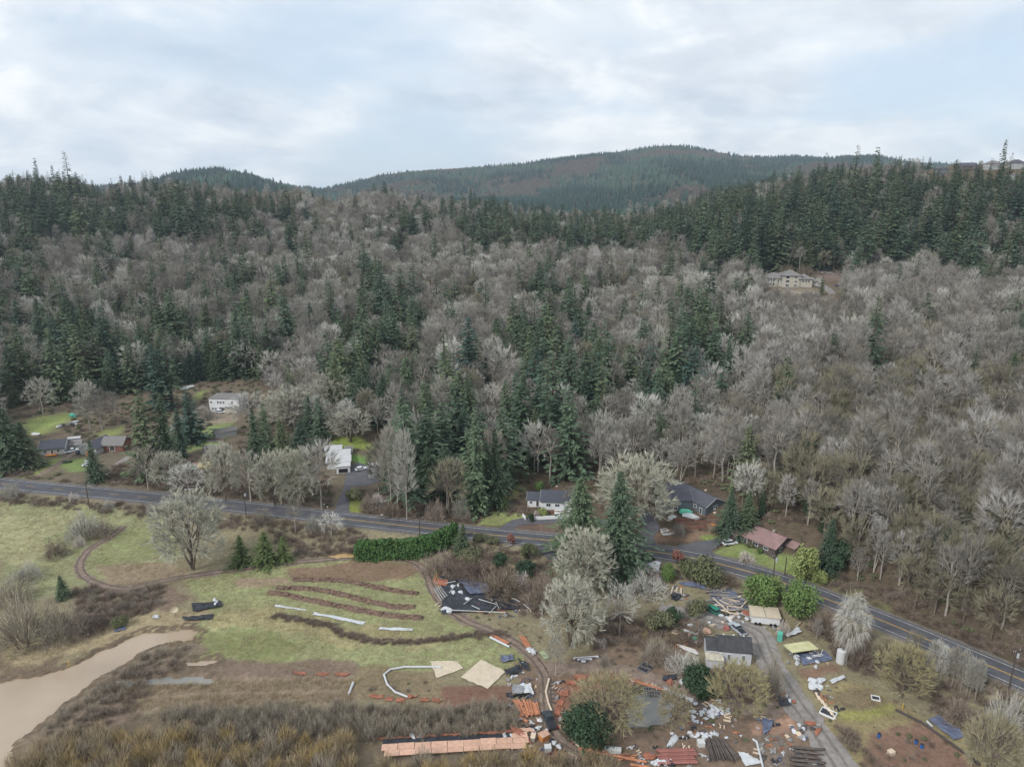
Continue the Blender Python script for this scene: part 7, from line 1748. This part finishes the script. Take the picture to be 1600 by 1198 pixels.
for k, (px, py) in enumerate([(1373, 1151), (1431, 1161), (1440, 1168)]):
    r = thing('blue_barrel', 'bright blue barrel on the red-brown plot', 'barrel', G1(px, py), 0, 'blue barrels'); MB().tube((0, 0, 0), (0, 0, 0.9), 0.32, n=14).build('drum', mat('blue_plastic', S(46, 96, 160), rough=0.4), r); MB().tube((0, 0, 0.9), (0, 0, 0.95), 0.34, n=14).build('rim', BLACKM, r)
sheet_obj('tarpaulin', 'slate-blue tarpaulin strip beside the pale yellow willow', 'tarpaulin', [(1450, 1125), (1466, 1118), (1510, 1150), (1490, 1158)], TARPBL, 12, 0.6, 0.1); crate('crate', 'pale box on the red-brown plot', 1392, 1178, 20, (1.2, 1.0, 0.8), PALEPL)
stick('white_sleeve', 'short white pipe at the end of the slate-blue tarpaulin', 'pipe', (1448, 1128), (1456, 1136), 0.5, 0.4, TARPW, round_=True)
wall_run('timber_edge', 'dark timber edge of the red-brown plot below the thicket', 'edging', [(1400, 1110), (1440, 1130), (1490, 1165), (1530, 1195)], 0.5, 0.4, LOGM)
for k, (px, py) in enumerate([(1410, 1108), (108, 1040)]):
    o = MB().tube((0, 0, 0), (0, 0, 1.6), 0.09, n=8).build('marker_post', mat('yellow_post', S(206, 168, 70), rough=0.6)); o.location = tuple(G1(px, py)); tag(o, ['yellow marker post at the dark timber edge', 'yellow marker post on the bank of the muddy water'][k], 'post')
# front of yard lane
sheet_obj('shed_cover', 'white sheeting over a low shed below the road', 'shed cover', [(972, 893), (990, 880), (1032, 886), (1028, 900)], TARPW, 12, 0.8, 1.4, thick=0.05); sheet_obj('tarpaulin', 'dark rim of the white-covered shed', 'tarpaulin', [(978, 884), (1008, 880), (1010, 883), (980, 890)], TARPB, 8, 0.3, 1.9)
for k in range(6): stick('pale_board', 'pale board leaning in the thicket by the derelict cottage', 'board', (1058 + 2 * k, 1008 + 1.4 * k), (1086 + k, 1017 + 1.2 * k), 0.5, 0.15, [PALEPL, FOAM][k % 2], 0.2, 'boards in the thicket by the derelict cottage')
for k, (a, b, m) in enumerate([((1036, 975), (1048, 981), FOAM), ((1052, 983), (1064, 980), PALEPL), ((1068, 985), (1084, 990), FOAM), ((1077, 988), (1078, 1002), PALEPL), ((1052, 978), (1060, 976), FOAM)]): stick('pale_board', 'loose pale board on the grass behind the derelict cottage', 'board', a, b, 0.7, 0.15, m, 0.1, 'loose boards behind the derelict cottage')
for k, (px, py, m, lb) in enumerate([(1079, 979, TARPW, 'white sack behind the derelict cottage'), (1104, 988, SALMON, 'salmon cover behind the derelict cottage'), (1085, 1000, TARPG, 'green bin behind the derelict cottage'), (1088, 1006, FOAM, 'white scrap beside the green bin'), (1135, 983, REDP, 'red-brown cylinder behind the derelict cottage')]): lump('yard_item', lb, 'yard item', px, py, (2.0, 1.8, 1.3) if k in (1, 4) else (1.2, 1.0, 1.1), m, seed=40 + k)
for k in range(5): stick('pale_board', 'white plank in the low stack at the head of the muddy yard', 'plank', (896 + 3 * k, 1030 + k), (935 - 5 * k, 1027 + 2 * k), 0.5, 0.25, [FOAM, LOGM][k % 2], 0.15, 'planks at the head of the yard')
crate('crate', 'long white box by the dirt track below the pond', 957, 1174, -8, (3.4, 1.0, 0.8), CABLE)
lump('trampoline_pad', 'round rusty mat beside the red pipes', 'mat', 1014, 1182, (2.2, 2.4, 0.5), RUST, seed=50)
for k in range(6): lump('debris_bag', 'white bag beside the red pipes', 'bag', 1024 + 5 * k + random.uniform(-2, 2), 1192 + random.uniform(-3, 3), (1.4, 1.1, 0.9), [TARPW, FOAM, BLACKM][k % 3], 'bags by the red pipes')
# left neighbours' clutter
for k, (px, py, sz, m, lb) in enumerate([(113, 651, (4.0, 2.2, 2.0), TARPG, 'teal machine at the far lawn edge'), (57, 679, (4.5, 1.6, 1.0), TARPW, 'white cover on the far lawn'), (116, 660, (4.0, 1.6, 0.8), TARPW, 'white cover below the teal machine'), (293, 606, (7.0, 3.0, 1.4), TARPW, 'white boat-like cover at the forest edge'), (333, 592, (2.4, 1.4, 0.9), TARPW, 'small white cover at the forest edge'), (137, 722, (3.4, 1.6, 0.9), TARPW, 'white cover beside the white car and lawn'), (105, 722, (3.4, 2.0, 1.1), LEAF_D, 'dark clipped mound on the front lawn')]): lump('covered_item', lb, 'cover', px, py, sz, m, seed=60 + k)
for k in range(9): lump('covered_item', 'white or grey junk bundle on the dark plot behind the grey cottage', 'bundle', 92 + 3.4 * k, 668 - 0.6 * k + random.uniform(-2, 2), (random.uniform(1.5, 3), 1.4, 1.3), [TARPW, STEEL, BLACKM, GREYPL][k % 4], 'junk bundles behind the grey cottage')
for k in range(16): lump('rubble_stone', 'pale rubble piece on the bank behind the slate-roofed house', 'rubble', 1098 + 1.6 * k + random.uniform(-8, 8), 772 + 1.9 * k + random.uniform(-6, 4), (random.uniform(0.6, 1.6), 0.9, 0.7), [PALEPL, FOAM, GREYPL][k % 3], 'rubble behind the slate-roofed house')
stick('timber_rail', 'timber rail at the edge of the parking bay', 'rail', (787, 858), (800, 853), 0.3, 0.4, GREYPL, 0.2); stick('timber_rail', 'dark timber rail beside the grey-green bushes', 'rail', (773, 850), (783, 855), 0.3, 0.4, LOGM, 0.2)
lump('orange_heap', 'bright orange slide lying on the terraced bank', 'slide', 1117, 822, (0.8, 3.0, 0.9), DECKO, seed=80)

# crumbs of salvage too small to pick apart
def scrap(i, m, size, lumpy=False):
    mb = MB(); g = random.Random(i)
    for k in range(3): mb.box((g.uniform(-.5, .5), g.uniform(-.5, .5), 0.08 + 0.05 * k), (size * g.uniform(0.6, 1.6), size * g.uniform(0.12, 0.5), g.uniform(0.06, 0.25)), g.uniform(0, 6.3), g.uniform(-.25, .25), g.uniform(-.25, .25))
    me = bpy.data.meshes.new('scrap'); me.from_pydata(mb.v, [], mb.f); me.materials.append(m); me.update()
    return bpy.data.objects.new('source_scrap_%d' % i, me)
scraps = [scrap(i, m, sz) for i, (m, sz) in enumerate([(GREYPL, 0.9), (PALEPL, 0.8), (FOAM, 0.5), (LOGM, 0.9), (ORANGE, 0.9), (TARPB, 0.8), (TARPW, 0.6), (RUST, 0.5), (GREYPL, 0.5), (TARPBL, 0.6)])]
DEB = [[(1105, 920), (1140, 915), (1180, 945), (1215, 975), (1210, 985), (1160, 985), (1110, 965)], [(1225, 1000), (1290, 1015), (1300, 1040), (1250, 1042)], [(1060, 1085), (1140, 1095), (1150, 1130), (1150, 1160), (1060, 1160), (1050, 1120)], [(1180, 1120), (1290, 1125), (1300, 1198), (1180, 1198)],
       [(790, 1060), (880, 1060), (890, 1190), (800, 1180)], [(900, 1165), (1100, 1165), (1110, 1215), (900, 1215)], [(980, 1050), (1060, 1070), (1060, 1090), (980, 1085)], [(1020, 970), (1110, 975), (1120, 1010), (1030, 1010)], [(990, 880), (1070, 900), (1070, 940), (1000, 930)], [(1262, 1060), (1300, 1065), (1310, 1120), (1270, 1090)], [(680, 895), (830, 945), (820, 965), (690, 962)], [(1130, 1030), (1180, 1040), (1180, 1060), (1120, 1050)]]
dq = fill(DEB, 1.25, 0.02); dq = dq[rng.random(len(dq)) < 0.5]
scatter('scattered_debris', 'small mixed scraps of wood, plastic and foam littering the yard', 'debris', dq, rng.random(len(dq)) * 6.28, 0.5 + 0.9 * rng.random(len(dq)), rng.integers(0, len(scraps), len(dq)), scraps)
# wheel ruts of the tracks
RUT = mat('wet_rut', S(98, 85, 76), rough=0.7, var=0.25, scale=1.0, detail=8)
for off in (-0.85, 0.85):
    ribbon('wheel_rut', t1, 0.5, RUT, z=0.085, rag=0.25, offset=off, nw=2); ribbon('wheel_rut', gw, 0.7, mat('gravel_rut', S(116, 110, 104), rough=0.95, var=0.25, scale=1.0, detail=8), z=0.115, rag=0.3, offset=off * 1.4, nw=2)

# ------------------------------------------------------------------ damp winter air
hz = MB(); hz.box((0, 3100, 160), (10600, 6500, 640))
HZM = bpy.data.materials.new('haze_air'); HZM.use_nodes = True
hn = HZM.node_tree.nodes; hn.clear(); ho = hn.new('ShaderNodeOutputMaterial'); hv = hn.new('ShaderNodeVolumePrincipled')
hv.inputs['Color'].default_value = (0.74, 0.86, 1.0, 1); hv.inputs['Density'].default_value = 0.00007; hv.inputs['Anisotropy'].default_value = 0.2
HZM.node_tree.links.new(hv.outputs[0], ho.inputs['Volume'])
h = hz.build('haze', HZM); h['kind'] = 'stuff'; h['label'] = 'thin blue haze hanging over the valley and far mountain'; h['category'] = 'haze'
